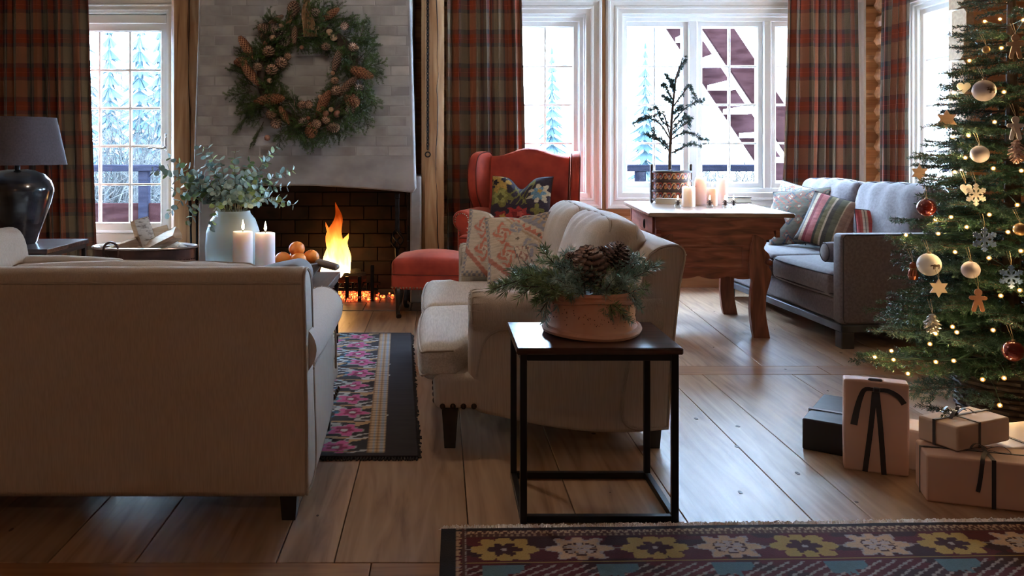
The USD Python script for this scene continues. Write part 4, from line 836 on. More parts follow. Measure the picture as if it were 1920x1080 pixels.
# ------------------------------------------------------------------ fire, grate, embers and fire tools
def flame_mat():
    nd = {"tc": ("texture_coordinate", {}), "sx": ("separate_xyz", {}), "mr": ("map_range", {"from_min": 0.0, "from_max": 0.55, "clamp": True}), "n": ("noise_texture", {"scale": 9.0, "detail": 3.0}), "mp": ("mapping", {"scale": (1.6, 1.6, 0.5)}), "ad": ("math", {"math_type": "multiply_add", "value2": 0.5, "value3": -0.25}), "su": ("math", {"math_type": "add"}),
        "r": ("rgb_ramp", {"ramp": [(0, (1.0, 0.72, 0.30)), (0.3, (1.0, 0.50, 0.12)), (0.6, (1.0, 0.24, 0.03)), (1.0, (0.7, 0.07, 0.005))]}), "rs": ("rgb_ramp", {"ramp": [(0, (1, 1, 1)), (0.35, (0.36, 0.36, 0.36)), (0.75, (0.12, 0.12, 0.12)), (1, (0.03, 0.03, 0.03))]}),
        "m1": ("math", {"math_type": "multiply", "value2": 1.7}), "e": ("emission", {}), "t": ("transparent_bsdf", {}), "lw": ("layer_weight", {"blend": 0.35}), "mm": ("mix_closure", {})}
    ln = [("tc.object", "sx.vector"), ("sx.z", "mr.value"), ("tc.object", "mp.vector"), ("mp.vector", "n.vector"), ("n.fac", "ad.value1"), ("ad.value", "su.value1"), ("mr.result", "su.value2"), ("su.value", "r.fac"), ("su.value", "rs.fac"), ("rs.color", "m1.value1"), ("r.color", "e.color"), ("m1.value", "e.strength"), ("lw.facing", "mm.fac"), ("e.emission", "mm.closure1"), ("t.BSDF", "mm.closure2")]
    MATS['flame'] = usdkit.material(stage, '/World/Looks/flame', nd, ln, surface="mm.closure")
flame_mat()
FX, FY = (632 - CU) * 7.1 / F, 7.1
fire = thing('fire', 'tall orange log fire burning in the open hearth', 'fire', (FX, FY, 0.14))
def tongue(path, w, d=0.6, seed=0):
    p = crv(path, 26); k = len(p); t = np.linspace(0, 1, k); prof = np.interp(t, [0, 0.12, 0.35, 0.6, 0.85, 1], [0.5, 0.95, 1.0, 0.62, 0.24, 0.0]) * w
    ang = np.arange(12) * 2 * np.pi / 12; rr = rng(seed); secs = []
    for i in range(k):
        wob = 1 + 0.13 * np.sin(ang * 3 + t[i] * 9 + seed)
        secs.append(np.stack([p[i, 0] + prof[i] * wob * np.cos(ang), p[i, 1] + d * prof[i] * wob * np.sin(ang), np.full(12, p[i, 2]) + 0.02 * np.sin(ang * 2)], 1))
    return loft(secs)
for k, (pth, w) in enumerate([([(0, 0, 0), (0.01, 0, 0.18), (-0.02, 0, 0.36), (0.01, 0, 0.5), (-0.015, 0, 0.62)], 0.085), ([(-0.04, 0.03, 0), (-0.06, 0.03, 0.15), (-0.05, 0.03, 0.3), (-0.10, 0.03, 0.45)], 0.055), ([(0.05, -0.02, 0), (0.07, -0.02, 0.14), (0.06, -0.02, 0.28), (0.10, -0.02, 0.36)], 0.055), ([(-0.09, 0, 0), (-0.10, 0, 0.1), (-0.085, 0, 0.22)], 0.04), ([(0.0, -0.04, 0), (0.01, -0.04, 0.12), (0.02, -0.04, 0.26), (0.0, -0.04, 0.34)], 0.075)]):
    part('flame', tongue(pth, w, 0.6, k), 'flame', fire, smooth=True)
M('charred_log', (0.01, 0.008, 0.007), (0.05, 0.03, 0.022), rough=0.9, scale=9, bump=0.6, bscale=18, bdist=0.01)
for k, (a, b, r_, lb) in enumerate([((-1.05, 7.0, 0.13), (-0.62, 7.12, 0.15), 0.045, 'charred log lying at the front of the fire'), ((-0.98, 7.2, 0.14), (-0.66, 7.18, 0.16), 0.05, 'charred log lying at the back of the fire')]):
    part('charred_log', tube(crv([a, (np.array(a) + b) / 2 + [0, 0, 0.01], b], 12), r_ * (1 + 0.12 * np.sin(np.arange(12) * 2.1)), 10), 'charred_log', label=lb, cat='firewood')
MATS['ember'] = usdkit.material(stage, '/World/Looks/ember', {"tc": ("texture_coordinate", {}), "n": ("noise_texture", {"scale": 38.0, "detail": 3.0}), "r": ("rgb_ramp", {"ramp": [(0.42, (0.02, 0.006, 0.004)), (0.52, (0.7, 0.05, 0.01)), (0.66, (1.0, 0.25, 0.05)), (0.8, (1, 0.55, 0.25))]}), "p": ("principled_bsdf", {"roughness": 0.9, "base_color": (0.03, 0.02, 0.02), "emission_strength": 0.6})},
    [("tc.object", "n.vector"), ("n.fac", "r.fac"), ("r.color", "p.emission_color")], surface="p.BSDF")
rr = rng(61); em = []
for _ in range(260):
    s_ = trimesh.creation.icosphere(0, rr.uniform(0.008, 0.022)); v = s_.vertices * rr.uniform(0.6, 1.3, (1, 3)); em.append(tm(v + [rr.normal(-0.80, 0.15), np.clip(rr.normal(6.98, 0.10), 6.78, 7.3), rr.uniform(0.012, 0.035) + 0.0], s_.faces))
part('embers', em, 'ember', label='bed of glowing red embers under the grate', kind='stuff', smooth=False, cat='embers')
gr = thing('fire_grate', 'black iron fire grate with upright prongs around the embers', 'grate', (-0.80, 6.98, 0))
for y in (-0.12, 0.18): part('bar', box(-0.28, 0.30, y - 0.012, y + 0.012, 0.075, 0.10, 0.003), 'black_iron', gr, smooth=False)
for k, x in enumerate(np.linspace(-0.26, 0.22, 9)):
    part('prong', tube(crv([(x, 0.18, 0.088), (x, -0.13, 0.088), (x + 0.002, -0.16, 0.10), (x + 0.004, -0.165, 0.15)], 16), 0.010, 6), 'black_iron', gr)
for x in (0.06, 0.16, 0.26):
    part('upright', [box(x - 0.014, x + 0.014, -0.20, -0.17, 0.0, 0.20 + 0.09 * (x > 0.2), 0.004)], 'black_iron', gr, smooth=False)
for sx in (-0.26, 0.26):
    for y in (-0.12, 0.18): part('leg', box(sx - 0.012, sx + 0.012, y - 0.012, y + 0.012, 0, 0.08), 'black_iron', gr, smooth=False)
pk = thing('fire_poker', 'black wrought iron poker with a twisted basket handle at the hearth side', 'fire tool', (-0.335, 6.66, 0))
part('strap', box(-0.017, 0.017, -0.006, 0.006, 0.57, 0.83, 0.003), 'black_iron', pk, smooth=False)
part('strap', box(-0.02, 0.02, -0.01, 0.01, 0.83, 0.868, 0.003), 'black_iron', pk, smooth=False)
for k in range(4):
    z = np.linspace(0, 1, 24); a = k * np.pi / 2 + z * np.pi * 0.9; rad = 0.042 * np.sin(np.pi * z) ** 0.8 + 0.006
    part('basket_wire', tube(np.stack([rad * np.cos(a), rad * np.sin(a), 0.585 - z * 0.15], 1), 0.0075, 6), 'black_iron', pk)
part('shaft', tube([(0, 0, 0.44), (0, 0, 0.3), (0, 0, 0.0)], [0.018, 0.012, 0.010], 8), 'black_iron', pk)
ts = thing('fire_tool_stand', 'black fire tools leaning together against the oak post by the door', 'fire tools', (-1.965, 6.895, 0))
part('foot', lathe([(0, 0), (0.05, 0), (0.05, 0.012), (0.03, 0.03), (0, 0.03)], 20), 'black_iron', ts)
for k, (x, h_) in enumerate([(-0.055, 0.80), (0.0, 0.90), (0.05, 0.86)]):
    part('tool', tube(crv([(x * 0.5, 0, 0.02), (x * 0.8, 0.0, h_ * 0.5), (x, 0.0, h_)], 12), [0.014] * 3 + [0.008] * 6 + [0.012, 0.014, 0.012], 8), 'black_iron', ts)
chn = thing('hanging_chain', 'black iron chain hanging down the right oak post', 'chain', ((802 - CU) * 6.86 / F, 6.87, 0))
zt = 2.76; zb = CZ - (285 - CV) * 6.87 / F; n = int((zt - zb) / 0.026)
ring = np.array([(0.0095 * np.cos(a), 0, 0.019 * np.sin(a)) for a in np.linspace(0, 2 * np.pi, 13)[:-1]])
for k in range(n): part('link', xf(tube(ring, 0.0042, 5, True), (0, 0, zt - k * 0.026), (0, 0, 35 + 90 * (k % 2))), 'black_iron', chn)
part('end_ring', tube(np.array([(0.02 * np.cos(a), 0, 0.02 * np.sin(a) + zb - 0.02) for a in np.linspace(0, 2 * np.pi, 17)[:-1]]), 0.005, 6, True), 'black_iron', chn)

# ------------------------------------------------------------------ candles
MATS['wax'] = usdkit.material(stage, '/World/Looks/wax', {"p": ("principled_bsdf", {"base_color": (0.68, 0.63, 0.63), "roughness": 0.5, "subsurface_weight": 0.35, "subsurface_scale": 0.02, "subsurface_radius": (1.0, 0.5, 0.35)})}, [], surface="p.BSDF")
MATS['wax_blush'] = usdkit.material(stage, '/World/Looks/wax_blush', {"p": ("principled_bsdf", {"base_color": (0.62, 0.48, 0.44), "roughness": 0.5, "subsurface_weight": 0.35, "subsurface_scale": 0.02, "subsurface_radius": (1.0, 0.5, 0.35)})}, [], surface="p.BSDF")
ME('candle_flame', (1.0, 0.70, 0.36), 9.0)
M('wick', (0.01, 0.008, 0.007), rough=0.9)
def candle(label, x, y, z, r, h, lit=True, mat='wax', group=None, fs_=1.0):
    t = thing('pillar_candle', label, 'candle', (x, y, z), group=group)
    part('wax', lathe([(0, 0), (r * 0.97, 0), (r, 0.004), (r, h - 0.008), (r * 0.965, h - 0.001), (r * 0.9, h), (r * 0.75, h - 0.006), (r * 0.2, h - 0.010), (0, h - 0.010)], 32), mat, t, smooth=40)
    part('wick', tube([(0, 0, h - 0.012), (0.001, 0, h + 0.004), (0.003, 0, h + 0.014)], 0.0016, 5), 'wick', t)
    if lit: part('flame', xf(lathe([(0, 0.008), (0.005, 0.013), (0.0085, 0.022), (0.0075, 0.034), (0.004, 0.05), (0.0, 0.066)], 14), (0.002, 0, h), (0, 0, 0), fs_), 'candle_flame', t, smooth=True)
    return t
ZT = 0.45
candle('tall white lit pillar candle in front of the glass vase, the left of the pair', *px(455, 0, 4.72)[:2], ZT, 0.0545, 0.305)
candle('tall white lit pillar candle between the glass vase and the orange bowl', *px(497, 0, 4.86)[:2], ZT, 0.0565, 0.285)

# ------------------------------------------------------------------ glass vase with eucalyptus
MATS['frosted_glass'] = usdkit.material(stage, '/World/Looks/frosted_glass', {"p": ("principled_bsdf", {"base_color": (0.86, 0.93, 0.93), "roughness": 0.25, "transmission_weight": 0.86, "ior": 1.12, "specular_ior_level": 0.5})}, [], surface="p.BSDF")
MATS['vase_water'] = usdkit.material(stage, '/World/Looks/vase_water', {"p": ("principled_bsdf", {"base_color": (0.92, 0.97, 0.96), "roughness": 0.25, "transmission_weight": 0.75, "ior": 1.1})}, [], surface="p.BSDF")
VX, VY = (437 - CU) * 5.0 / F, 5.0
vs = thing('glass_vase', 'large pale frosted glass vase half full of water on the coffee table', 'vase', (VX, VY, ZT))
part('body', lathe([(0, 0), (0.115, 0.0), (0.135, 0.012), (0.155, 0.10), (0.160, 0.19), (0.152, 0.28), (0.128, 0.35), (0.10, 0.385), (0.098, 0.40), (0.092, 0.40), (0.094, 0.38), (0.121, 0.345), (0.145, 0.28), (0.153, 0.19), (0.148, 0.10), (0.128, 0.02), (0, 0.012)], 48), 'frosted_glass', vs, smooth=40)
part('water', lathe([(0, 0.016), (0.122, 0.022), (0.142, 0.08), (0.146, 0.118), (0, 0.118)], 40), 'vase_water', vs, smooth=40)
M('leaf_euc', (0.19, 0.31, 0.30), (0.36, 0.50, 0.48), rough=0.55, scale=14, detail=3, rand=0.3)
M('leaf_euc_green', (0.15, 0.25, 0.10), (0.28, 0.40, 0.16), rough=0.5, scale=14, detail=3, rand=0.3)
M('stem_euc', (0.12, 0.13, 0.07), (0.2, 0.16, 0.1), rough=0.6, scale=20)
eu = thing('eucalyptus_bouquet', 'blue-green eucalyptus branches spreading out of the glass vase', 'plant', (VX, VY, ZT))
def leafmesh(r, L, cup, rr):
    t = np.linspace(0, 2 * np.pi, 11)[:-1]; x = L * (0.5 - 0.5 * np.cos(t)); y = r * np.sin(t) * (1 + 0.12 * np.cos(t))
    z = cup * (y / r) ** 2 * r - 0.25 * cup * x; e = np.stack([x, y, z], 1); c = np.array([[L * 0.5, 0, -0.12 * L * cup]])
    v = np.vstack([e, c, e - [0, 0, 0.0008], c - [0, 0, 0.0008]]); i = np.arange(10); j = (i + 1) % 10
    return tm(v, np.vstack([np.stack([i, j, np.full(10, 10)], 1), np.stack([j + 11, i + 11, np.full(10, 21)], 1)]))
# branch tips as seen: (px u, v, depth offset)
tips = [(290, 312, 0.0), (283, 322, -0.05), (318, 296, 0.05), (368, 272, 0.05), (388, 272, -0.05), (442, 280, 0.05), (412, 300, -0.1), (520, 278, 0.02), (505, 290, -0.08), (552, 318, 0.0), (545, 350, 0.06), (553, 385, 0.0), (535, 388, -0.08), (320, 358, -0.05), (316, 402, 0.0), (355, 415, -0.1), (396, 425, -0.16), (345, 330, 0.1), (470, 300, 0.12), (490, 380, -0.16), (430, 345, -0.18), (372, 345, -0.18), (480, 345, -0.18), (400, 385, -0.17), (455, 330, 0.15), (345, 372, 0.14), (520, 330, 0.15), (410, 330, 0.18), (450, 365, -0.2), (385, 310, -0.12)]
tips += [(402, 362, -0.19), (425, 380, -0.19), (465, 385, -0.17), (440, 310, -0.1), (350, 395, -0.04), (505, 360, -0.1), (475, 320, -0.12), (365, 320, 0.0)]
rr = rng(77); nl_ = 0
for k, (u, v, dy) in enumerate(tips):
    tip = px(u, v, VY + dy) - [VX, VY, ZT]; a = rr.uniform(0, 6.28); base = np.array([0.05 * math.cos(a), 0.05 * math.sin(a), 0.10]); neck = np.array([tip[0] * 0.22 + 0.02 * math.cos(a), tip[1] * 0.25 + 0.02 * math.sin(a), 0.40])
    neck[:2] *= min(1, 0.075 / (np.linalg.norm(neck[:2]) + 1e-6))
    mid = (neck + tip) / 2 + [0, 0, 0.06 if tip[2] > 0.38 else 0.13]; c = crv([base, neck, mid, tip], 40)
    sm = part('stem', tube(c, np.linspace(0.0028, 0.0012, 40), 5), 'stem_euc', eu)
    s_ = np.concatenate([[0], np.cumsum(np.linalg.norm(np.diff(c, axis=0), axis=1))]); L = s_[-1]; z0 = np.interp(0.40, [0.1, 0.4], [0, s_[13]])
    st_ = np.arange(s_[13] + 0.05, L + 0.001, 0.036); T = np.gradient(c, axis=0); T /= np.linalg.norm(T, axis=1, keepdims=True)
    for q, d in enumerate(st_):
        i = int(np.clip(np.searchsorted(s_, d), 0, 39)); ax = T[i]; w = np.cross(ax, [0, 0, 1.0]) + 1e-6; w /= np.linalg.norm(w); b2 = np.cross(ax, w); ph = (q % 2) * np.pi / 2 + rr.uniform(-0.4, 0.4)
        for sd in (0, np.pi):
            o = math.cos(ph + sd) * w + math.sin(ph + sd) * b2; dr = o * 0.85 + ax * 0.45 + np.array([0, 0, -0.12]) + rr.normal(size=3) * 0.12; dr /= np.linalg.norm(dr)
            nrm = ax + rr.normal(size=3) * 0.25; nrm -= dr * (nrm @ dr); nrm /= np.linalg.norm(nrm); sz = (0.0265 * (1 - 0.45 * (d / L) ** 2)) * rr.uniform(0.85, 1.2); m = leafmesh(sz, sz * 2.25, rr.uniform(-0.3, 0.45), rr)
            vv = m.vertices @ np.stack([dr, np.cross(nrm, dr), nrm]) + c[i]
            part('leaf', tm(vv, m.faces), 'leaf_euc_green' if rr.random() < 0.22 else 'leaf_euc', sm, smooth=True)
            nl_ += 1
import sys; print('eucalyptus leaves', nl_, file=sys.stderr)

# ------------------------------------------------------------------ wooden bowl of oranges
M('bowl_wood', (0.035, 0.024, 0.018), (0.15, 0.105, 0.08), rough=0.6, scale=6, detail=7, bump=0.4, bscale=14)
M('orange_peel', (0.75, 0.20, 0.02), (0.86, 0.28, 0.035), rough=0.42, scale=6, bump=0.5, bscale=220, bdist=0.0012)
M('orange_navel', (0.16, 0.12, 0.04), rough=0.7)
BX, BY = (556 - CU) * 5.03 / F, 5.03
bw_ = thing('wooden_bowl', 'rough carved wooden bowl with a lug handle on the coffee table', 'bowl', (BX, BY, ZT))
m = lathe([(0, 0.0), (0.085, 0.0), (0.10, 0.012), (0.135, 0.055), (0.150, 0.095), (0.147, 0.103), (0.138, 0.102), (0.12, 0.055), (0.085, 0.025), (0, 0.02)], 40); m.vertices[:, 2] += 0.004 * np.sin(np.arctan2(m.vertices[:, 1], m.vertices[:, 0]) * 3) * (m.vertices[:, 2] > 0.05)
part('body', m, 'bowl_wood', bw_, smooth=35)
h_ = soft(0.14, 0.075, 0.032, 0.015, (0, 0, 0.004), m=6); h_.vertices[:, 1] *= (1 - 2.2 * np.clip(h_.vertices[:, 0], 0, 1)); part('handle', xf(h_, (0.185, -0.03, 0.083), (0, 14, -8)), 'bowl_wood', bw_, smooth=45)
for k, (dx, dy, z, lb) in enumerate([(-0.075, -0.03, 0.115, 'orange lying left in the wooden bowl'), (0.0, 0.01, 0.172, 'orange on top of the heap in the bowl'), (0.022, -0.055, 0.112, 'orange lying at the front of the heap in the bowl'), (0.085, 0.01, 0.122, 'orange lying right in the bowl near the handle'), (-0.01, 0.075, 0.112, 'orange at the back of the bowl, mostly hidden')]):
    o = thing('orange', lb, 'orange', (BX + dx, BY + dy, ZT + z), rng(k).uniform(0, 360))
    s_ = trimesh.creation.icosphere(3, 0.047); v = s_.vertices; v[:, 2] *= 0.93; part('peel', tm(v, s_.faces), 'orange_peel', o, smooth=True)
    part('navel', xf(lathe([(0, 0), (0.004, 0), (0.003, 0.0025), (0, 0.003)], 8), (0.0, -0.012, 0.0418), (15, 0, 0)), 'orange_navel', o)
# ------------------------------------------------------------------ unseen ceiling lamps, placed to light the hood and sofa backs
ME('lamp_glow_warm', (1.0, 0.88, 0.76), 9.0); ME('lamp_glow_amber', (1.0, 0.64, 0.42), 2.7)
def ceiling_lamp(label, x, y, r, mat):
    t = thing('ceiling_lamp', label, 'lamp', (x, y, 2.78))
    part('canopy', lathe([(0, 0), (0.07, 0), (0.06, -0.03), (0.015, -0.035), (0.015, -0.12), (0, -0.12)], 20), 'black_iron', t)
    s_ = trimesh.creation.icosphere(3, r); part('globe', xf(s_, (0, 0, -0.12 - r)), mat, t, smooth=True)
ceiling_lamp('unseen warm globe ceiling lamp above the coffee table, lighting the chimney hood', -0.55, 4.15, 0.10, 'lamp_glow_warm')
ceiling_lamp('unseen amber globe ceiling lamp behind the viewpoint, lighting the sofa backs', -0.4, -0.7, 0.15, 'lamp_glow_amber')
# ------------------------------------------------------------------ conifer sprigs
def needles_on(p, dens, ln, wd, spread, r_, flat=0.0):
    p = np.asarray(p, float); seg = np.linalg.norm(np.diff(p, axis=0), axis=1); s = np.concatenate([[0], np.cumsum(seg)])
    n = max(3, int(dens * s[-1])); d = np.sort(r_.uniform(0, s[-1], n)); T, A, B = frames(p)
    i = np.clip(np.searchsorted(s, d) - 1, 0, len(seg) - 1); f = ((d - s[i]) / (seg[i] + 1e-9))[:, None]
    c = p[i] * (1 - f) + p[i + 1] * f; t = T[i]; a = A[i]; b = B[i]; ph = r_.uniform(0, 2 * np.pi, n)[:, None]
    o = np.cos(ph) * a + np.sin(ph) * b
    if flat: o[:, 2] *= (1 - flat); o[:, 2] += 0.12; o /= np.linalg.norm(o, axis=1, keepdims=True)
    sp = (spread + r_.normal(size=n) * 0.15)[:, None]; dr = t * np.cos(sp) + o * np.sin(sp); L = (ln * r_.uniform(0.75, 1.15, n))[:, None]
    sd = np.cross(dr, r_.normal(size=(n, 3))); sd /= np.linalg.norm(sd, axis=1, keepdims=True) + 1e-9
    v = np.stack([c, c + dr * L * 0.45 + sd * wd, c + dr * L, c + dr * L * 0.45 - sd * wd], 1).reshape(-1, 3); k = np.arange(n) * 4
    return v, np.vstack([np.stack([k, k + 1, k + 2], 1), np.stack([k, k + 2, k + 3], 1)])
def vf_cat(l):
    vs, fs, n = [], [], 0
    for v, f in l: vs.append(v); fs.append(f + n); n += len(v)
    return np.vstack(vs), np.vstack(fs)
def fir_branch(seed, L, ln=0.017, wd=0.0011, dens=560, sp=0.95, droop=0.18, up=0.10, twig=0.55, step=0.042, start=0.15, flat=0.55, sub=True, wr=0.005):
    r_ = rng(seed); t = np.linspace(0, 1, 12); main = np.stack([t * L, 0.02 * L * np.sin(t * 5 + seed), L * (up * t - droop * t ** 2 + 0.10 * t ** 4)], 1)
    wood = [tube(main, np.linspace(wr, 0.0015, 12), 5)]; nd = [needles_on(main[3:], dens, ln, wd, sp, r_, flat)]
    T, A, B = frames(main); k = 0
    for d in np.arange(start * L, L * 0.97, step):
        u = d / L; i = min(int(u * 11), 10); q = main[i] * (1 - (u * 11 - i)) + main[i + 1] * (u * 11 - i)
        tl = (1 - u) * L * twig + 0.035; tl = min(tl, 0.30) * r_.uniform(0.75, 1.1); s = 1 if k % 2 else -1; k += 1; an = r_.uniform(0.65, 0.95) * s
        dv = np.array([math.cos(an), math.sin(an), r_.uniform(-0.12, 0.16)]); x = np.linspace(0, 1, 5)[:, None]
        tp = q + dv * x * tl + np.array([0.12 * tl, 0, -0.10 * tl]) * x ** 2
        wood.append(tube(tp, [wr * 0.5, wr * 0.45, wr * 0.35, wr * 0.28, wr * 0.2], 4)); nd.append(needles_on(tp, dens, ln, wd, sp, r_, flat))
        if sub and tl > 0.10:
            for z in np.arange(0.35, 0.9, 0.045 / tl):
                for s2 in ((-1,) if r_.random() < 0.5 else (-1, 1)):
                    a2 = an + s2 * 0.75; l2 = (1 - z) * tl * 0.6 + 0.02; d2 = np.array([math.cos(a2), math.sin(a2), r_.uniform(-0.15, 0.15)]); q2 = q + dv * z * tl + np.array([0.12 * tl, 0, -0.10 * tl]) * z * z
                    nd.append(needles_on(q2 + d2 * np.linspace(0, 1, 3)[:, None] * l2, dens, ln, wd, sp, r_, flat))
    return cat_(wood), vf_cat(nd)
M('needle_fir', (0.010, 0.040, 0.020), (0.040, 0.105, 0.055), rough=0.45, scale=9, detail=4)
M('needle_blue', (0.016, 0.055, 0.036), (0.075, 0.15, 0.125), rough=0.42, scale=12, detail=4)
M('needle_pot', (0.10, 0.22, 0.17), (0.36, 0.52, 0.46), rough=0.33, scale=14, detail=4)
M('needle_pot_green', (0.11, 0.21, 0.09), (0.34, 0.46, 0.24), rough=0.36, scale=14, detail=4)
M('needle_dark', (0.008, 0.03, 0.022), (0.03, 0.075, 0.055), rough=0.45, scale=9, detail=4)
M('needle_wreath', (0.018, 0.05, 0.010), (0.10, 0.17, 0.035), rough=0.5, scale=14, detail=4)
M('twig_bark', (0.05, 0.03, 0.02), (0.11, 0.07, 0.05), rough=0.8, scale=25)
M('twig_grey', (0.16, 0.11, 0.085), rough=0.8)
# ------------------------------------------------------------------ cones
def cone_mesh(L, Rm, n, open_=0.5, shape=0.45, w=1.0):
    """cone along +z from the base; n scales on a golden spiral"""
    out = [lathe([(0, 0), (Rm * 0.42, L * 0.06), (Rm * 0.45, L * 0.45), (Rm * 0.22, L * 0.85), (0, L * 0.98)], 8)]
    for k in range(n):
        t = (k + 0.5) / n; z = L * (0.03 + 0.93 * t); r = Rm * (min(1, 0.55 + 1.6 * t) if t < 0.3 else 1.03 * (1 - ((t - 0.3) / 0.7) ** 2.0) ** 0.62) ; a = k * 2.39996
        r = max(r, Rm * 0.16); s = Rm * 0.62 * w * (r / Rm) ** 0.5; er = np.array([math.cos(a), math.sin(a), 0]); et = np.array([-math.sin(a), math.cos(a), 0]); ez = np.array([0, 0, 1.0])
        c0 = er * r * 0.30 + ez * z; tip = er * r + ez * (z + (1 - open_) * s * 0.9); th = s * 0.20
        v = [c0 - et * s * 0.14, c0 + et * s * 0.14, tip + et * s * 0.46 - er * s * .12, tip + er * s * 0.20, tip - et * s * 0.46 - er * s * .12]; up_ = ez * th + er * th * 0.3
        v = np.array(v + [q + up_ for q in v]); f = [[0, 4, 3], [0, 3, 2], [0, 2, 1], [5, 8, 9], [5, 7, 8], [5, 6, 7], [1, 2, 7], [1, 7, 6], [2, 3, 8], [2, 8, 7], [3, 4, 9], [3, 9, 8], [4, 0, 5], [4, 5, 9]]
        out.append(tm(v, f))
    return cat_(out)
def cone_mat(name, dark, light, z=0.0):
    M(name, dark, light, rough=0.6, scale=28, detail=3, lo=0.38, hi=0.62)
cone_mat('cone_copper', (0.24, 0.07, 0.028), (0.95, 0.52, 0.29)); cone_mat('cone_brown', (0.08, 0.032, 0.02), (0.60, 0.38, 0.25)); cone_mat('cone_pot', (0.045, 0.024, 0.018), (0.30, 0.20, 0.16)); cone_mat('cone_dark', (0.030, 0.016, 0.014), (0.15, 0.10, 0.09))
MV('cone_scales', rough=0.55, bump=0.2, bscale=90)
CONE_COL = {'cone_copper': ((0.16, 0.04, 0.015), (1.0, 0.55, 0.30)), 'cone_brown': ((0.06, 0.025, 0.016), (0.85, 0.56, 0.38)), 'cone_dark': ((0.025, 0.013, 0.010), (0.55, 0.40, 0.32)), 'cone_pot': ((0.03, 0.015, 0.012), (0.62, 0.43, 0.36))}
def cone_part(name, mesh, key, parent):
    n = (len(mesh.vertices) - 48) // 10; w = np.concatenate([np.zeros(48), np.tile([0.0, 0.0, 0.8, 1.0, 0.8], 2 * n)])[:, None]; a, b = map(np.array, CONE_COL[key])  # dark bases and pale tips, scale shading also put into the colour
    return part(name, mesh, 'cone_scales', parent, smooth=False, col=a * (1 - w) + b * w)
M('ball_tan', (0.40, 0.22, 0.13), (0.58, 0.38, 0.25), rough=0.8, scale=40, bump=0.4, bscale=120)
M('ball_brown', (0.22, 0.09, 0.05), (0.34, 0.16, 0.10), rough=0.7, scale=40)
M('jute', (0.16, 0.09, 0.04), (0.30, 0.18, 0.09), rough=0.9, scale=40, stretch=(1, 1, 0.2))
def align(d, roll=0.0):
    d = np.asarray(d, float); d = d / np.linalg.norm(d); a = np.cross([0, 1.0, 0], d)
    a = a / np.linalg.norm(a) if np.linalg.norm(a) > 1e-6 else np.array([1.0, 0, 0]); b = np.cross(d, a); c, s = math.cos(roll), math.sin(roll)
    return np.stack([c * a + s * b, -s * a + c * b, d], 1)
def put(m, R_, c): return tm(np.asarray(m.vertices) @ R_.T + np.asarray(c, float), m.faces)
# ------------------------------------------------------------------ wreath on the chimney hood
WY = 6.50; WC = px(580, 143, WY); KW = WY / F
wr = thing('wreath', 'large fir wreath dressed with cones and wooden balls on the chimney hood', 'wreath', (WC[0], WY, WC[2]))
# local: x right, z up, y towards the wall
R0, RT = 88 * KW, 40 * KW
part('ring', tube(np.array([(R0 * np.cos(a), 0.0, R0 * np.sin(a)) for a in np.linspace(0, 2 * np.pi, 49)[:-1]]), 0.045, 8, True), 'twig_bark', wr)
wds, nds = [], []
protos = [fir_branch(500 + k, 0.20, 0.017, 0.0014, 800, 0.9, 0.05, 0.0, 0.5, 0.028, 0.1, 0.3, True, 0.003) for k in range(5)]
rr = rng(9)
for k in range(190):
    a = rr.uniform(0, 2 * np.pi); er = np.array([math.cos(a), 0, math.sin(a)]); et = np.array([-math.sin(a), 0, math.cos(a)]); q = rr.uniform(0, 2 * np.pi); off = rr.uniform(0.15, 1.0) * RT
    pos = er * (R0 + off * 0.75 * math.cos(q)) + np.array([0, -1.0, 0]) * (0.02 + 0.07 * abs(math.sin(q)))
    d = et * rr.uniform(0.5, 1.0) * (-1 if rr.random() < 0.75 else 1) + er * (0.9 * math.cos(q) + rr.normal() * 0.35) + np.array([0, -0.45 * abs(math.sin(q)) - 0.05, 0]); d /= np.linalg.norm(d)
    Bm = align(d, rr.uniform(0, 6.28)); Bx = np.stack([Bm[:, 2], Bm[:, 0], Bm[:, 1]], 1); s = rr.uniform(0.65, 1.15) * (0.8 if math.cos(q) < 0 else 1.0); w, (nv, nf) = protos[k % 5]
    wds.append(tm(w.vertices * s @ Bx.T + pos, w.faces)); nds.append(((nv * s) @ Bx.T + pos, nf))
for (u, v, au) in ((432, 130, 170), (427, 180, 190), (722, 118, 10), (700, 60, 35), (715, 150, -35), (690, 240, -70), (475, 270, 245), (455, 215, 215), (480, 90, 150), (560, 8, 80), (600, 12, 75), (585, 280, 265), (650, 255, -80), (445, 245, 235), (640, 8, 60)):
    c = np.array([(u - 580) * KW, -0.03, (143 - v) * KW]); d = np.array([math.cos(math.radians(au)), -0.15, math.sin(math.radians(au))]); Bm = align(d, rr.uniform(0, 6.28)); Bx = np.stack([Bm[:, 2], Bm[:, 0], Bm[:, 1]], 1); w, (nv, nf) = protos[u % 5]; p0 = c - d / np.linalg.norm(d) * 0.19
    wds.append(tm(w.vertices @ Bx.T + p0, w.faces)); nds.append((nv @ Bx.T + p0, nf))
part('twigs', wds, 'twig_bark', wr, smooth=False, kind='stuff'); part('foliage', tm(*vf_cat(nds)), 'needle_wreath', wr, smooth=False, kind='stuff')
c_long = cone_mesh(0.20, 0.032, 120, -0.55, w=1.05); c_mid = cone_mesh(0.105, 0.038, 70, 0.15); c_round = cone_mesh(0.062, 0.034, 44, 0.35)
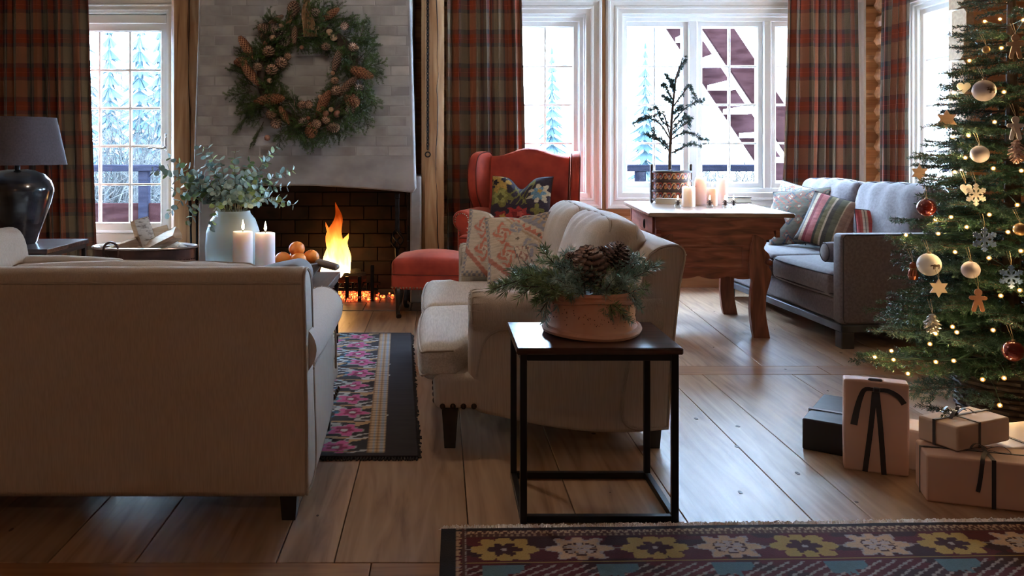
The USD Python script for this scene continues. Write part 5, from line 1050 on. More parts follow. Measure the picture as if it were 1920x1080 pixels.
CONES = [  # u, v, angle in the picture of the tip, kind, material, scale
 (471, 95, 120, 'l', 'cone_copper', .80), (478, 143, 125, 'l', 'cone_copper', .85), (510, 189, 5, 'l', 'cone_copper', .98), (458, 120, 0, 'm', 'cone_copper', .75), (540, 219, 115, 'l', 'cone_copper', .62), (523, 43, 25, 'l', 'cone_brown', .55), (556, 24, 80, 'm', 'cone_brown', .9), (549, 42, 250, 'l', 'cone_copper', .42), (558, 72, 85, 'l', 'cone_brown', .55), (621, 34, 30, 'l', 'cone_copper', .72), (636, 117, 70, 'l', 'cone_brown', .75), (676, 138, -20, 'l', 'cone_copper', .92), (654, 166, 45, 'l', 'cone_brown', .80), (610, 196, 60, 'l', 'cone_copper', .85), (661, 190, -25, 'm', 'cone_copper', 1.0), (628, 240, 0, 'm', 'cone_brown', .75), (588, 244, -75, 'm', 'cone_copper', .9),
 (536, 73, -60, 'm', 'cone_dark', 1.05), (511, 102, 90, 'r', 'cone_brown', 1), (517, 136, 90, 'r', 'cone_brown', 1.0), (533, 122, 45, 'r', 'cone_brown', .95), (490, 130, 60, 'r', 'cone_brown', .75), (524, 231, -60, 'r', 'cone_brown', .9), (515, 217, 60, 'r', 'cone_brown', .9), (572, 200, 90, 'r', 'cone_brown', .75), (583, 198, 0, 'r', 'cone_brown', .7), (649, 53, -45, 'r', 'cone_brown', .7), (616, 93, 90, 'r', 'cone_brown', .75), (635, 174, 90, 'r', 'cone_brown', .9), (675, 168, 45, 'r', 'cone_dark', .75), (597, 234, 20, 'r', 'cone_brown', .8), (615, 227, 45, 'r', 'cone_brown', .7), (660, 206, -60, 'r', 'cone_dark', .85), (545, 110, 30, 'r', 'cone_brown', .6), (497, 58, 60, 'r', 'cone_brown', .7), (517, 60, 0, 'r', 'cone_dark', .9), (575, 232, 90, 'r', 'cone_dark', .85), (596, 30, 45, 'r', 'cone_dark', .8), (632, 155, 90, 'r', 'cone_brown', .65), (664, 94, 45, 'r', 'cone_brown', .8), (506, 58, 140, 'm', 'cone_brown', .62), (502, 73, 40, 'm', 'cone_brown', .55)]
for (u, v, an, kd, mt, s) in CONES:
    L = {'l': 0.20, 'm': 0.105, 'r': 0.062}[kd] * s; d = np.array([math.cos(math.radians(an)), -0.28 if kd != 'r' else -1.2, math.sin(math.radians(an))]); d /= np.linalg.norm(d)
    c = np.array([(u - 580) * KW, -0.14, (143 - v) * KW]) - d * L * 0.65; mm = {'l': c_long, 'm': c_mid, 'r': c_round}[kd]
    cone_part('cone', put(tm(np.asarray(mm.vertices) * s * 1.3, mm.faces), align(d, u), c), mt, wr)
for (u, v, r_, mt) in [(534, 52, 5.2, 'ball_tan'), (518, 76, 6.2, 'ball_tan'), (592, 64, 6.5, 'ball_tan'), (630, 75, 6.5, 'ball_tan'), (622, 65, 6.3, 'ball_tan'), (671, 94, 5.5, 'ball_tan'), (512, 154, 5, 'ball_tan'), (625, 207, 4.6, 'ball_tan'), (636, 215, 6.6, 'ball_brown'), (615, 214, 6.2, 'ball_brown'), (590, 53, 4.6, 'ball_brown'), (571, 93, 4, 'ball_brown'), (605, 184, 4.5, 'ball_tan'), (583, 223, 4, 'ball_brown'), (504, 85, 4.5, 'ball_brown'), (508, 259, 5.5, 'ball_brown'), (628, 140, 4, 'ball_tan'), (599, 57, 4, 'ball_tan')]:
    s_ = trimesh.creation.icosphere(2, r_ * KW); v_ = s_.vertices * (1 + 0.05 * rng(u).normal(size=(len(s_.vertices), 1))); part('wooden_ball', tm(v_ + [(u - 580) * KW, -0.135, (143 - v) * KW], s_.faces), mt, wr, smooth=True)
for pts in ([(580, 22), (592, 40), (604, 48), (607, 68)], [(604, 48), (612, 28)], [(604, 40), (595, 46)], [(607, 66), (618, 58)], [(655, 98), (670, 108), (686, 115)], [(548, 195), (558, 207), (562, 222)], [(558, 190), (559, 207)], [(492, 62), (499, 84)]):
    part('bare_twig', tube(crv([np.array([(u - 580) * KW, -0.15 - 0.01 * k, (143 - v) * KW]) for k, (u, v) in enumerate(pts)], 10), np.linspace(0.004, 0.0015, 10), 5), 'twig_grey', wr)
tw = []
for k in range(9):
    o = (k - 4) * 0.004; tw.append(tube(crv([(o - 0.015, -0.04, 0.72), (o * 1.2 - 0.012, -0.05, 0.56), (o * 2.2, -0.13, 0.46), (o * 2.6 + 0.02, -0.165, 0.38), (o * 3 + 0.035, -0.16, 0.28)], 20), 0.005, 5))
part('twine', tw, 'jute', wr, kind='stuff')
part('hanging_cord', tube([(-0.015, -0.04, 0.70), (-0.016, -0.01, 0.95), (-0.016, 0.02, 1.25)], 0.007, 6), 'jute', wr)

# ------------------------------------------------------------------ christmas tree
TX, TY, TH = 2.62, 3.92, 2.58
def Rz(z): return max(0.05, 0.775 - 0.298 * z)
xt = thing('christmas_tree', 'tall dark green christmas fir in a wicker basket hung with lights and ornaments', 'christmas tree', (TX, TY, 0))
part('trunk', tube([(0, 0, 0.12), (0.01, 0, 1.2), (0, 0, TH)], [0.045, 0.03, 0.006], 10), 'twig_bark', xt)
M('wicker_dark', (0.02, 0.015, 0.013), (0.06, 0.045, 0.04), rough=0.4, scale=30)
rr = rng(33); nb = 0
bl = []
for k, z in enumerate(np.arange(0.30, 2.45, 0.092)):
    n = 11 if z < 1.0 else (9 if z < 1.7 else 7)
    for q in range(n): bl.append((z + rr.uniform(-0.04, 0.04), 2 * np.pi * (q + 0.5 * (k % 2) + rr.uniform(-0.25, 0.25)) / n, Rz(z) * rr.uniform(0.72, 1.0)))
for (u, v) in ((1787, 60), (1787, 126), (1765, 178), (1718, 286), (1738, 328), (1672, 458), (1730, 422), (1682, 532), (1628, 622), (1604, 682), (1645, 600), (1668, 735), (1720, 660), (1690, 560), (1760, 230), (1700, 500)):
    tip = px(u, v, TY - 0.12) - [TX, TY, 0]; bl.append((tip[2] - 0.02, math.atan2(tip[1], tip[0]), np.hypot(tip[0], tip[1])))
for (z, a, L) in bl:
    w, (nv, nf) = fir_branch(1000 + nb, L, 0.0175, 0.0016, 720, 0.95, 0.16 if z > 0.6 else 0.22, 0.10 if z > 0.5 else 0.16, 0.5, 0.044 if L > 0.4 else 0.036, 0.12, 0.25, L > 0.28)
    Rm = rot(0, 0, math.degrees(a)); Rm = Rm @ rot(rr.uniform(-12, 12), 0, 0); nb += 1
    b = part('branch', tm(w.vertices @ Rm.T + [0, 0, z], w.faces), 'twig_bark', xt, smooth=False)
    part('needles', tm(nv @ Rm.T + [0, 0, z], nf), 'needle_fir' if nb % 3 else 'needle_blue', b, smooth=False, kind='stuff')
bs = part('basket', lathe([(0, 0.0), (0.20, 0.0), (0.235, 0.30), (0.225, 0.30), (0.19, 0.02), (0, 0.02)], 40), 'wicker_dark', xt)
for j in range(11):
    z = 0.02 + j * 0.027; r0 = 0.20 + 0.035 * z / 0.3; a = np.linspace(0, 2 * np.pi, 73)[:-1]
    part('wicker_strand', tube(np.stack([(r0 + 0.006 + 0.006 * np.sin(18 * a + np.pi * j)) * np.cos(a), (r0 + 0.006 + 0.006 * np.sin(18 * a + np.pi * j)) * np.sin(a), np.full(72, z)], 1), 0.0125, 6, True), 'wicker_dark', bs)
def on_tree(u, v, k=0.86):
    for Y in np.arange(3.0, 3.95, 0.005):
        p = px(u, v, Y)
        if np.hypot(p[0] - TX, Y - TY) < Rz(p[2]) * k: return p
    return px(u, v, TY - 0.15)
# fairy lights
ME('bulb_glow', (1.0, 0.62, 0.25), 45.0)
BUL = [(1590 + x / 4, y / 4) for x, y in ((1025, 160), (1140, 143), (1150, 360), (910, 455), (1315, 150), (790, 695), (1170, 690), (1100, 915), (905, 1018), (785, 1028))] + [(1590 + x / 4, 260 + y / 4) for x, y in ((880, 143), (1090, 223), (1300, 240), (800, 250), (1270, 497), (1060, 570), (773, 588), (655, 607), (890, 663), (1200, 700), (435, 723), (677, 712), (803, 850), (1057, 895), (1297, 842))] + [(1590 + x / 3.724, 500 + y / 3.724) for x, y in ((1067, 203), (1200, 165), (730, 420), (760, 458), (613, 468), (1013, 443), (572, 540), (303, 588), (188, 632), (318, 650), (738, 657), (613, 665), (418, 747), (940, 788), (1090, 778), (1060, 968))]
fl_ = thing('fairy_lights', 'string of small warm fairy lights wound through the christmas tree', 'string lights')
bp_ = [on_tree(u, v, 0.95) for u, v in BUL]; rr = rng(55)
MATS['bulb_envelope'] = usdkit.material(stage, '/World/Looks/bulb_envelope', {"t": ("transparent_bsdf", {}), "e": ("emission", {"color": (1.0, 0.42, 0.08), "strength": 0.05}), "a": ("add_closure", {})}, [("t.BSDF", "a.closure1"), ("e.emission", "a.closure2")], surface="a.closure")
env_ = trimesh.creation.icosphere(2, 0.0095)  # orange glare halo round each bulb, drawn as a faintly glowing shell
bulb = trimesh.creation.icosphere(2, 0.0046)
for p in bp_:
    b_ = part('bulb', xf(bulb, p), 'bulb_glow', fl_, smooth=True); part('envelope', xf(env_, p), 'bulb_envelope', b_, smooth=True)
for k in range(22):           # the side of the tree turned away
    z = 0.35 + 1.9 * k / 22; a = -0.8 + (k * 0.77) % 2.0
    part('bulb', xf(bulb, (TX + 0.85 * Rz(z) * math.cos(a), TY + 0.85 * Rz(z) * math.sin(a), z)), 'bulb_glow', fl_, smooth=True)
order = sorted(range(len(bp_)), key=lambda i: -bp_[i][2]); cp = [bp_[i] + np.array([TX - bp_[i][0], TY - bp_[i][1], 0]) * 0.06 for i in order]; cp2 = []
for a, b in zip(cp[:-1], cp[1:]):
    m_ = (a + b) / 2; cp2 += [a, m_ + np.array([TX - m_[0], TY - m_[1], 0]) * 0.5 + [0, 0, -0.01]]
part('cord', tube(crv(cp2 + [cp[-1]], 300), 0.0018, 5), 'needle_dark', fl_)

# ornaments
M('orn_wood', (0.36, 0.24, 0.16), (0.46, 0.32, 0.22), rough=0.7, scale=10, stretch=(1, 1, 6))
M('orn_cream', (0.66, 0.57, 0.46), rough=0.7); M('orn_ginger', (0.34, 0.15, 0.08), (0.42, 0.20, 0.11), rough=0.7, scale=30)
M('orn_white', (0.76, 0.75, 0.73), rough=0.6); M('orn_blue', (0.05, 0.10, 0.24), (0.08, 0.15, 0.32), rough=0.5, scale=40)
M('orn_frost', (0.34, 0.19, 0.16), (0.62, 0.5, 0.46), rough=0.7, scale=60, bump=0.5, bscale=160)
M('orn_grey', (0.30, 0.27, 0.31), (0.40, 0.37, 0.42), rough=0.55, scale=14, detail=5); M('orn_red', (0.13, 0.010, 0.008), rough=0.08, metallic=0.55, coat_weight=1.0)
M('orn_copper', (0.25, 0.075, 0.04), rough=0.18, metallic=0.7); M('orn_silver', (0.35, 0.34, 0.32), rough=0.3, metallic=0.8, c2=(0.5, 0.48, 0.46), scale=40, bump=0.8, bscale=60); M('orn_amber', (0.35, 0.22, 0.10), rough=0.12, metallic=0.4)
M('orn_motif', (0.085, 0.055, 0.045), rough=0.7); M('string_gold', (0.45, 0.33, 0.18), rough=0.6); M('cap_gold', (0.55, 0.42, 0.22), rough=0.3, metallic=1.0)
def star6(r): 
    a = np.pi / 2 + np.arange(12) * np.pi / 6; q = np.where(np.arange(12) % 2 == 0, r, r * 0.56); return sg.Polygon(np.stack([q * np.cos(a), q * np.sin(a)], 1))
def flake(r):
    g = []
    for k in range(6):
        a = k * np.pi / 3 + np.pi / 6; d = np.array([math.cos(a), math.sin(a)]); g.append(sg.LineString([(0, 0), tuple(d * r)]).buffer(r * 0.085, cap_style=2))
        for f_, l in ((0.42, 0.30), (0.70, 0.26)):
            for s in (-1, 1):
                b = a + s * 0.95; g.append(sg.LineString([tuple(d * r * f_), tuple(d * r * f_ + l * r * np.array([math.cos(b), math.sin(b)]))]).buffer(r * 0.075, cap_style=2))
    return sops.unary_union(g).simplify(r * 0.01)
def ginger(h):
    P_ = lambda x, z: sg.Point(x * h, z * h)
    return sops.unary_union([P_(0, 0.34).buffer(0.155 * h), sg.LineString([(-0.27 * h, 0.10 * h), (0.27 * h, 0.10 * h)]).buffer(0.085 * h), sg.Polygon([(-0.13 * h, 0.2 * h), (0.13 * h, 0.2 * h), (0.16 * h, -0.2 * h), (-0.16 * h, -0.2 * h)]), sg.LineString([(-0.09 * h, -0.1 * h), (-0.17 * h, -0.42 * h)]).buffer(0.085 * h), sg.LineString([(0.09 * h, -0.1 * h), (0.17 * h, -0.42 * h)]).buffer(0.085 * h)])
def heart(r):
    t = np.linspace(0, 2 * np.pi, 50)[:-1]; return sg.Polygon(np.stack([16 * np.sin(t) ** 3, 13 * np.cos(t) - 5 * np.cos(2 * t) - 2 * np.cos(3 * t) - np.cos(4 * t)], 1) * r / 17)
def beast(r, ant=False):
    g = [sg.Polygon([(-0.55, 0.10), (-0.35, 0.24), (0.0, 0.18), (0.35, 0.24), (0.52, 0.12), (0.5, -0.12), (0.1, -0.16), (-0.4, -0.12)])]
    for x in (-0.42, -0.25, 0.30, 0.44): g.append(sg.Polygon([(x - 0.07, 0), (x + 0.07, 0), (x + 0.05, -0.48), (x - 0.05, -0.48)]))
    g.append(sg.Polygon([(-0.45, 0.16), (-0.70, 0.14), (-0.86, 0.0), (-0.80, -0.08), (-0.6, -0.04), (-0.42, 0.0)]))
    if ant: g += [sg.LineString([(-0.62, 0.12), (-0.68, 0.36), (-0.52, 0.45)]).buffer(0.035), sg.LineString([(-0.66, 0.26), (-0.82, 0.38)]).buffer(0.03)]
    p = sops.unary_union(g); from shapely import affinity as af; return af.scale(p, r, r, origin=(0, 0))
def ornament(name, label, cat, u, v, top, build, group=None, k=0.99):
    p = on_tree(u, v, k); t = thing(name, label, cat, p, rng(int(u * 7 + v)).uniform(-14, 14), group=group); s = p[1] / F; build(t, s)
    hz = abs(top) * s
    for q in (-1, 1): part('string', tube([(0, 0, hz), (q * 0.004, 0.01, hz + 0.02), (q * 0.006, 0.03, hz + 0.055)], 0.0009, 4), 'string_gold', t)
    return t
def flatb(poly_fn, rpx, mat, th=0.005):
    def b(t, s): part('body', extrude(poly_fn(rpx * s), th, 'y', -th / 2), mat, t, smooth=False)
    return b
def ball(rpx, mat, motif=None, cap='cap_gold'):
    def b(t, s):
        r = rpx * s; part('ball', trimesh.creation.icosphere(4, r), mat, t, smooth=True); part('cap', lathe([(0, r * 0.96), (r * 0.18, r * 0.96), (r * 0.18, r * 1.12), (0, r * 1.12)], 12), cap, t)
        if motif is not None:
            m = extrude(beast(r * 0.62, motif), 0.001, 'y', 0); m = trimesh.Trimesh(m.vertices, m.faces); m = m.subdivide().subdivide(); vv = np.array(m.vertices); rad = np.sqrt(np.maximum(r * r - vv[:, 0] ** 2 - vv[:, 2] ** 2, 1e-9)); vv[:, 1] = -(rad + 0.0006) + vv[:, 1] * 0.3
            part('animal_motif', tm(vv, m.faces), 'orn_motif', t, smooth=False)
    return b
ornament('gingerbread_ornament', 'flat wooden gingerbread man ornament at the top of the tree', 'ornament', 1904, 87, 22, flatb(ginger, 46, 'orn_wood'))
ornament('bauble', 'grey bauble with a moose picture high on the tree beside the window', 'bauble', 1845, 170, 22, ball(20, 'orn_grey', True))
ornament('heart_ornament', 'white heart ornament tucked behind the moose bauble', 'ornament', 1807, 164, 10, flatb(heart, 13, 'orn_white'), k=0.8)
ornament('star_ornament', 'brown wooden six-pointed star hanging before the window', 'ornament', 1775, 224, 18, flatb(star6, 19, 'orn_wood'))
ornament('gingerbread_ornament', 'white gingerbread lady ornament at the right of the tree', 'ornament', 1904, 240, 22, flatb(ginger, 45, 'orn_white'))
ornament('bauble', 'tiny dark amber glass ornament high in the tree above the moose bauble', 'bauble', 1849, 93, 8, ball(7, 'orn_amber'))
ornament('star_ornament', 'light wooden star hanging left at the tip of a branch over the grey sofa', 'ornament', 1724, 324, 16, flatb(star6, 16, 'orn_wood'))
ornament('bauble', 'plain grey bauble under the wooden star, half hidden in needles', 'bauble', 1837, 289, 16, ball(16, 'orn_grey', None), k=0.9)
def frostcone(t, s): m = cone_mesh(46 * s, 13 * s, 46, 0.3); part('cone', tm(m.vertices * [1, 1, -1] + [0, 0, 23 * s], m.faces[:, ::-1]), 'orn_frost', t, smooth=False)
ornament('cone_ornament', 'frosted pinkish cone ornament hanging below the white gingerbread lady', 'ornament', 1906, 284, 24, frostcone)
ornament('snowflake_ornament', 'white snowflake ornament in the middle of the tree', 'ornament', 1830, 365, 20, flatb(flake, 21, 'orn_white'))
ornament('heart_ornament', 'white heart ornament half hidden behind the white snowflake', 'ornament', 1811, 354, 10, flatb(heart, 12, 'orn_white'), k=0.86)
ornament('bauble', 'dark red glossy bauble hanging by the grey sofa cushion', 'bauble', 1737, 389, 17, ball(16.5, 'orn_red'))
ornament('snowflake_ornament', 'blue snowflake ornament in the middle of the tree', 'ornament', 1846, 449, 22, flatb(flake, 23, 'orn_blue'))
def pearfig(t, s): part('body', lathe([(0, -18 * s), (7 * s, -17 * s), (9.5 * s, -10 * s), (8 * s, -2 * s), (5.5 * s, 3 * s), (6.5 * s, 8 * s), (5.5 * s, 13 * s), (2 * s, 16 * s), (0, 16.5 * s)], 24), 'orn_copper', t); part('belt', lathe([(5.6 * s, 2 * s), (6.6 * s, 2.5 * s), (6.6 * s, 4 * s), (5.6 * s, 4.5 * s)], 20), 'orn_amber', t)
ornament('figure_ornament', 'glossy copper-brown figure ornament beside the white animal bauble', 'ornament', 1712, 507, 16, pearfig)
ornament('bauble', 'white bauble with a bear picture low at the left of the tree', 'bauble', 1742, 496, 21, ball(21, 'orn_white', False))
ornament('bauble', 'plain pale grey bauble low in the middle of the tree', 'bauble', 1820, 506, 16, ball(16, 'orn_grey'), k=0.9)
ornament('snowflake_ornament', 'dark blue snowflake ornament low at the right of the tree', 'ornament', 1896, 519, 22, flatb(flake, 22, 'orn_blue'), k=0.93)
ornament('star_ornament', 'cream wooden star hanging under the white bear bauble', 'ornament', 1760, 540, 17, flatb(star6, 18, 'orn_cream'))
ornament('bauble', 'small amber glass ball at the right edge of the tree', 'bauble', 1913, 430, 12, ball(12, 'orn_amber'))
ornament('gingerbread_ornament', 'brown gingerbread man ornament low on the tree', 'ornament', 1834, 563, 21, flatb(ginger, 43, 'orn_ginger', 0.007))
def silvercone(t, s): m = cone_mesh(36 * s, 14 * s, 36, 0.2); part('cone', tm(m.vertices * [1, 1, -1] + [0, 0, 18 * s], m.faces[:, ::-1]), 'orn_silver', t, smooth=False)
ornament('cone_ornament', 'silvery cone ornament deep in the lower branches', 'ornament', 1748, 606, 19, silvercone, k=0.95)
ornament('bauble', 'shiny red bauble low at the right edge of the tree', 'bauble', 1900, 658, 19, ball(19, 'orn_red'))
# ------------------------------------------------------------------ rugs (pattern woven in, colours on the mesh)
def rug(name, label, corners, nu, nv, colf, z0=0.006, th=0.008, wav=0.002, seed=0):
    """corners: near-left, near-right, far-left, far-right (x, y)"""
    a, b, c, d = map(np.array, corners); u = np.linspace(0, 1, nu)[:, None, None]; v = np.linspace(0, 1, nv)[None, :, None]
    p = (1 - u) * (1 - v) * a + u * (1 - v) * b + (1 - u) * v * c + u * v * d; X, Y = p[..., 0], p[..., 1]
    Z = z0 + th + wav * (meshkit.fbm(np.stack([X * 5, Y * 9, 0 * X], -1), 3, seed) - 0.4)
    top = np.stack([X, Y, Z], -1); m = gridf(nu, nv); col = colf(np.repeat(u[..., 0], nv, 1), np.repeat(v[..., 0], nu, 0))
    vv = top.reshape(-1, 3); n = len(vv); idx = np.arange(n).reshape(nu, nv); e = np.concatenate([idx[:, 0], idx[-1, 1:], idx[::-1, -1][1:], idx[0, ::-1][1:]])
    low = vv[e].copy(); low[:, 2] = 0.001; k = len(e) - 1; q = np.stack([e[:-1], n + np.arange(k), n + 1 + np.arange(k), e[1:]], 1)
    v2 = np.vstack([vv, low]); f = np.vstack([m, q]); cc = col.reshape(-1, 3); cc = np.vstack([cc, cc[e] * 0.7])
    t = thing(name, label, 'rug'); part('weave', tm(v2, f), 'rug_wool', t, smooth=True, col=cc); return t
def C(*h): return [np.array([((int(x[i:i + 2], 16) / 255) ** 2.2) for i in (0, 2, 4)]) for x in h]
def kilim_floral(u, v):
    Wx, Ly = 2.1, 2.25; x = (1 - u) * Wx; y = v * Ly      # x from the right edge
    q = 0.010; xq, yq = np.floor(x / q) * q + q / 2, np.floor(y / q) * q + q / 2; r_ = rng(17)
    blk, pink, dpk, lb, tan, wht, teal = C('2a2528', 'b8527f', '7d2547', '93a8ad', 'a98660', 'b9b6b2', '2f6280')
    c = np.ones(u.shape + (3,)) * blk * (0.8 + 0.35 * meshkit.noise(np.stack([x * 3, y * 90, 0 * x], -1), 3)[..., None])
    def put_(m, k): c[m] = k
    def ell(cx, cy, a, b, an):
        dx, dy = xq - cx, yq - cy; s, k = math.sin(an), math.cos(an); return ((dx * k + dy * s) / a) ** 2 + ((-dx * s + dy * k) / b) ** 2
    for col_x, ph in ((0.31, 0.0), (0.50, 0.11), (0.70, 0.0), (0.92, 0.11), (1.14, 0.0), (1.4, .11), (1.65, 0)):
        for cy in np.arange(0.10 + ph, Ly - 0.03, 0.225):
            cx = col_x + r_.normal() * 0.012; cy_ = cy + r_.normal() * 0.012
            for s in (-1, 1):
                e = ell(cx + s * 0.09, cy_ + 0.075 * s, 0.085, 0.030, 0.5 * s); put_(e < 1, lb if s > 0 else wht * 0.8); put_(e < 0.3, blk * 1.5)
                e = ell(cx - s * 0.07, cy_ + 0.085, 0.055, 0.018, -0.7 * s); put_(e < 1, tan)
            e = ell(cx + 0.10, cy_ - 0.02, 0.045, 0.05, 0.2); put_((e < 1) & (e > 0.45), teal)
            put_(ell(cx - 0.02, cy_ + 0.105, 0.09, 0.012, 0.15) < 1, tan * 0.9)
            ang = np.arctan2(yq - cy_, xq - cx); rad = np.hypot(xq - cx, yq - cy_); pr = 0.062 + 0.016 * np.cos(5 * ang + cx * 9)
            put_(rad < pr + 0.008, wht * 0.55); put_(rad < pr, pink); put_(rad < pr * 0.55, dpk); put_(rad < 0.015, wht)
    st = (np.abs(x - 0.165) < 0.034); wv = 0.65 + 0.5 * ((np.floor(y / 0.012) % 3) > 0); k = np.floor((x - 0.131) / 0.0085) % 4
    sc_ = np.where((k == 1)[..., None], C('8b9096')[0], np.where((k == 3)[..., None], C('8a6a4a')[0], C('a58c70')[0])); c[st] = (sc_ * wv[..., None])[st]
    put_((y < 0.035) & (x < 9), blk); put_((y > Ly - 0.03), blk); put_((y > 0.05) & (y < 0.06) & (x > 0.25), tan * 0.6)
    return c
rug('kilim_runner', 'black floral kilim rug with pink flowers between the two cream sofas', ((-2.2, 3.316), (-0.085, 3.316), (-2.3, 5.565), (-0.19, 5.565)), 300, 300, kilim_floral, wav=0.004, seed=2)
fr_ = []
rr = rng(4)
for x in np.arange(-0.75, -0.08, 0.012):
    fr_.append(tube([(x, 3.318, 0.008), (x + rr.normal() * 0.004, 3.300, 0.004)], [0.0045, 0.004], 4))
    fr_.append(tube([(x - 0.1, 5.563, 0.008), (x - 0.1 + rr.normal() * 0.004, 5.582, 0.004)], [0.005, 0.004], 4))
for y in np.arange(3.33, 5.55, 0.02): fr_.append(tube([(-0.09 - 0.0467 * (y - 3.316), y, 0.008), (-0.073 - 0.0467 * (y - 3.316) + rr.normal() * 0.004, y, 0.004)], [0.006, 0.003], 4))
M('fringe_dark', (0.03, 0.026, 0.028), rough=0.9); M('fringe_white', (0.95, 0.93, 0.93), (0.80, 0.77, 0.77), rough=0.9, scale=30)
part('fringe', fr_, 'fringe_dark', '/World/kilim_runner', smooth=False, kind='stuff')
def rug_medallion(u, v):
    Lx, Ly = 2.3, 1.15; x = u * Lx; y = (1 - v) * Ly       # y from the far edge
    q = 0.006; xq, yq = np.floor(x / q) * q, np.floor(y / q) * q
    mar, dmar, yel, crm, nvy, wht, teal, brn = C('4e1420', '321019', 'a08448', 'b49478', '17131b', '9c8f8c', '4c6670', '4a2c28')
    c = np.ones(u.shape + (3,)) * mar * (0.75 + 0.5 * meshkit.fbm(np.stack([x * 4, y * 30, 0 * x], -1), 3, 5)[..., None])
    def put_(m, k): c[m] = k
    put_(meshkit.noise(np.stack([xq * 9, yq * 25, 0 * x], -1), 8) > 0.63, dmar)
    P_ = 0.226; b0 = 0.075                                   # medallion row
    k = np.floor((xq - 0.075) / P_); dx = (xq - 0.075) - (k + 0.5) * P_; dy = yq - 0.145; ang = np.arctan2(dy, dx); rad = np.hypot(dx, dy * 1.22)
    inr = (yq > 0.068) & (yq < 0.222) & (xq > 0.075)
    star = 0.068 + 0.036 * np.abs(np.cos(4 * ang)) ** 0.7; flw = 0.080 + 0.018 * np.cos(8 * ang)
    ev = (k % 2 == 0)
    put_(inr & ev & (rad < star), yel); put_(inr & ev & (rad < 0.030 + 0.026 * np.abs(np.cos(3 * ang))), dmar * 1.3); put_(inr & ev & (rad < 0.010), wht)
    put_(inr & ~ev & (rad < flw + 0.010), wht * 0.95); put_(inr & ~ev & (rad < flw), crm); lobes = np.abs(np.sin(3 * ang)) 
    put_(inr & ~ev & (rad < 0.052) & (lobes > 0.30), dmar); put_(inr & ~ev & (rad < 0.046) & (lobes > 0.48), wht * 1.1)
    put_(inr & (np.abs(np.abs(dx) - P_ / 2) < 0.016) & (np.abs(dy) < 0.005), wht * 0.7)
    put_(yq < 0.016, nvy); z = np.abs(((xq / 0.026) % 1) - 0.5) * 2; put_((yq >= 0.016) & (yq < 0.042), brn * 1.1); put_((yq >= 0.016) & (yq < 0.042) & (np.abs((yq - 0.016) / 0.026 - z) < 0.25), crm * 0.95); put_((yq >= 0.042) & (yq < 0.062), brn); put_((yq > 0.044) & (yq < 0.056) & (((xq / 0.018) % 1) < 0.3), crm * 0.6)
    put_((yq > 0.226) & (yq < 0.232), yel * 0.8); s_ = (yq > 0.24) & (yq < 0.36); dd = np.abs(((xq + (yq - 0.24) * 1.3) / 0.045 % 1) - 0.5); put_(s_ & (dd < 0.13), wht * 0.75); put_(s_ & (np.hypot(((xq / 0.33) % 1 - 0.5) * 0.33, yq - 0.26) < 0.06 + 0.012 * np.cos(7 * np.arctan2(yq - 0.26, ((xq / 0.33) % 1 - 0.5)))), teal)
    put_((yq > 0.37) & (yq < 0.38), yel * 0.8); put_((yq > 0.4) & (np.hypot(((xq / 0.3) % 1 - 0.5) * 0.3, ((yq / 0.3) % 1 - 0.5) * 0.3) < 0.08), crm * 0.7)
    put_(xq < 0.045, nvy); ze = np.abs(((yq / 0.022) % 1) - 0.5) * 2; put_((xq >= 0.045) & (xq < 0.062) & ((xq - 0.045) / 0.017 < ze), crm * 0.7); put_((xq >= 0.062) & (xq < 0.078), brn); put_((xq > 0.069) & (xq < 0.073) & (((yq / 0.014) % 1) < 0.6), wht * 0.7)
    return c
Rg = ((-0.02, 1.56), (2.28, 1.62), (0.004, 2.676), (2.30, 2.745))
tr = rug('medallion_rug', 'dark red oriental rug with yellow stars and cream flowers in the foreground', Rg, 520, 260, rug_medallion, wav=0.003, seed=8)
fr_ = []; rr = rng(6); A_, B_ = np.array(Rg[2]), np.array(Rg[3])
for t in np.arange(0.0, 1.0, 0.0010):
    p = A_ + (B_ - A_) * t; l = rr.uniform(0.016, 0.040); fr_.append(tube([(p[0], p[1] - 0.002, 0.012), (p[0] + rr.normal() * 0.005, p[1] + l * 0.5, 0.012 + rr.uniform(0, 0.008)), (p[0] + rr.normal() * 0.012, p[1] + l, 0.004)], [0.0022, 0.0019, 0.0012], 3))
part('fringe', fr_, 'fringe_white', tr, smooth=False, kind='stuff')

# ------------------------------------------------------------------ cushions
def pillow(w, h, t, n=90, chop=0.0, plump=0.55, seed=0, ear=0.05):
    u = np.linspace(-1, 1, n); U, V = np.meshgrid(u, u, indexing='ij')
    X = U * w / 2 * (1 - ear * (1 - V ** 2)); Z = h / 2 + V * h / 2 * (1 - ear * (1 - U ** 2))
    pf = (np.clip(1 - U ** 2, 0, 1) * np.clip(1 - V ** 2, 0, 1)) ** plump; wv = (meshkit.fbm(np.stack([U * 3, V * 3, 0 * U + seed], -1), 3, seed) - 0.5) * 0.16
    T = t / 2 * pf * (1 + wv)
    if chop:
        g = np.exp(-(U / 0.30) ** 2) * np.clip((V + 0.55) / 1.55, 0, 1) ** 1.5; Z = Z - chop * g; T = T * (1 - 0.35 * g)
    out = []
    for s in (-1, 1): out.append(np.stack([X, s * T, Z], -1).reshape(-1, 3))
    f = gridf(n, n); v = np.vstack(out); F_ = np.vstack([f, f[:, ::-1] + n * n]); return v, F_, (U + 1) / 2, (V + 1) / 2
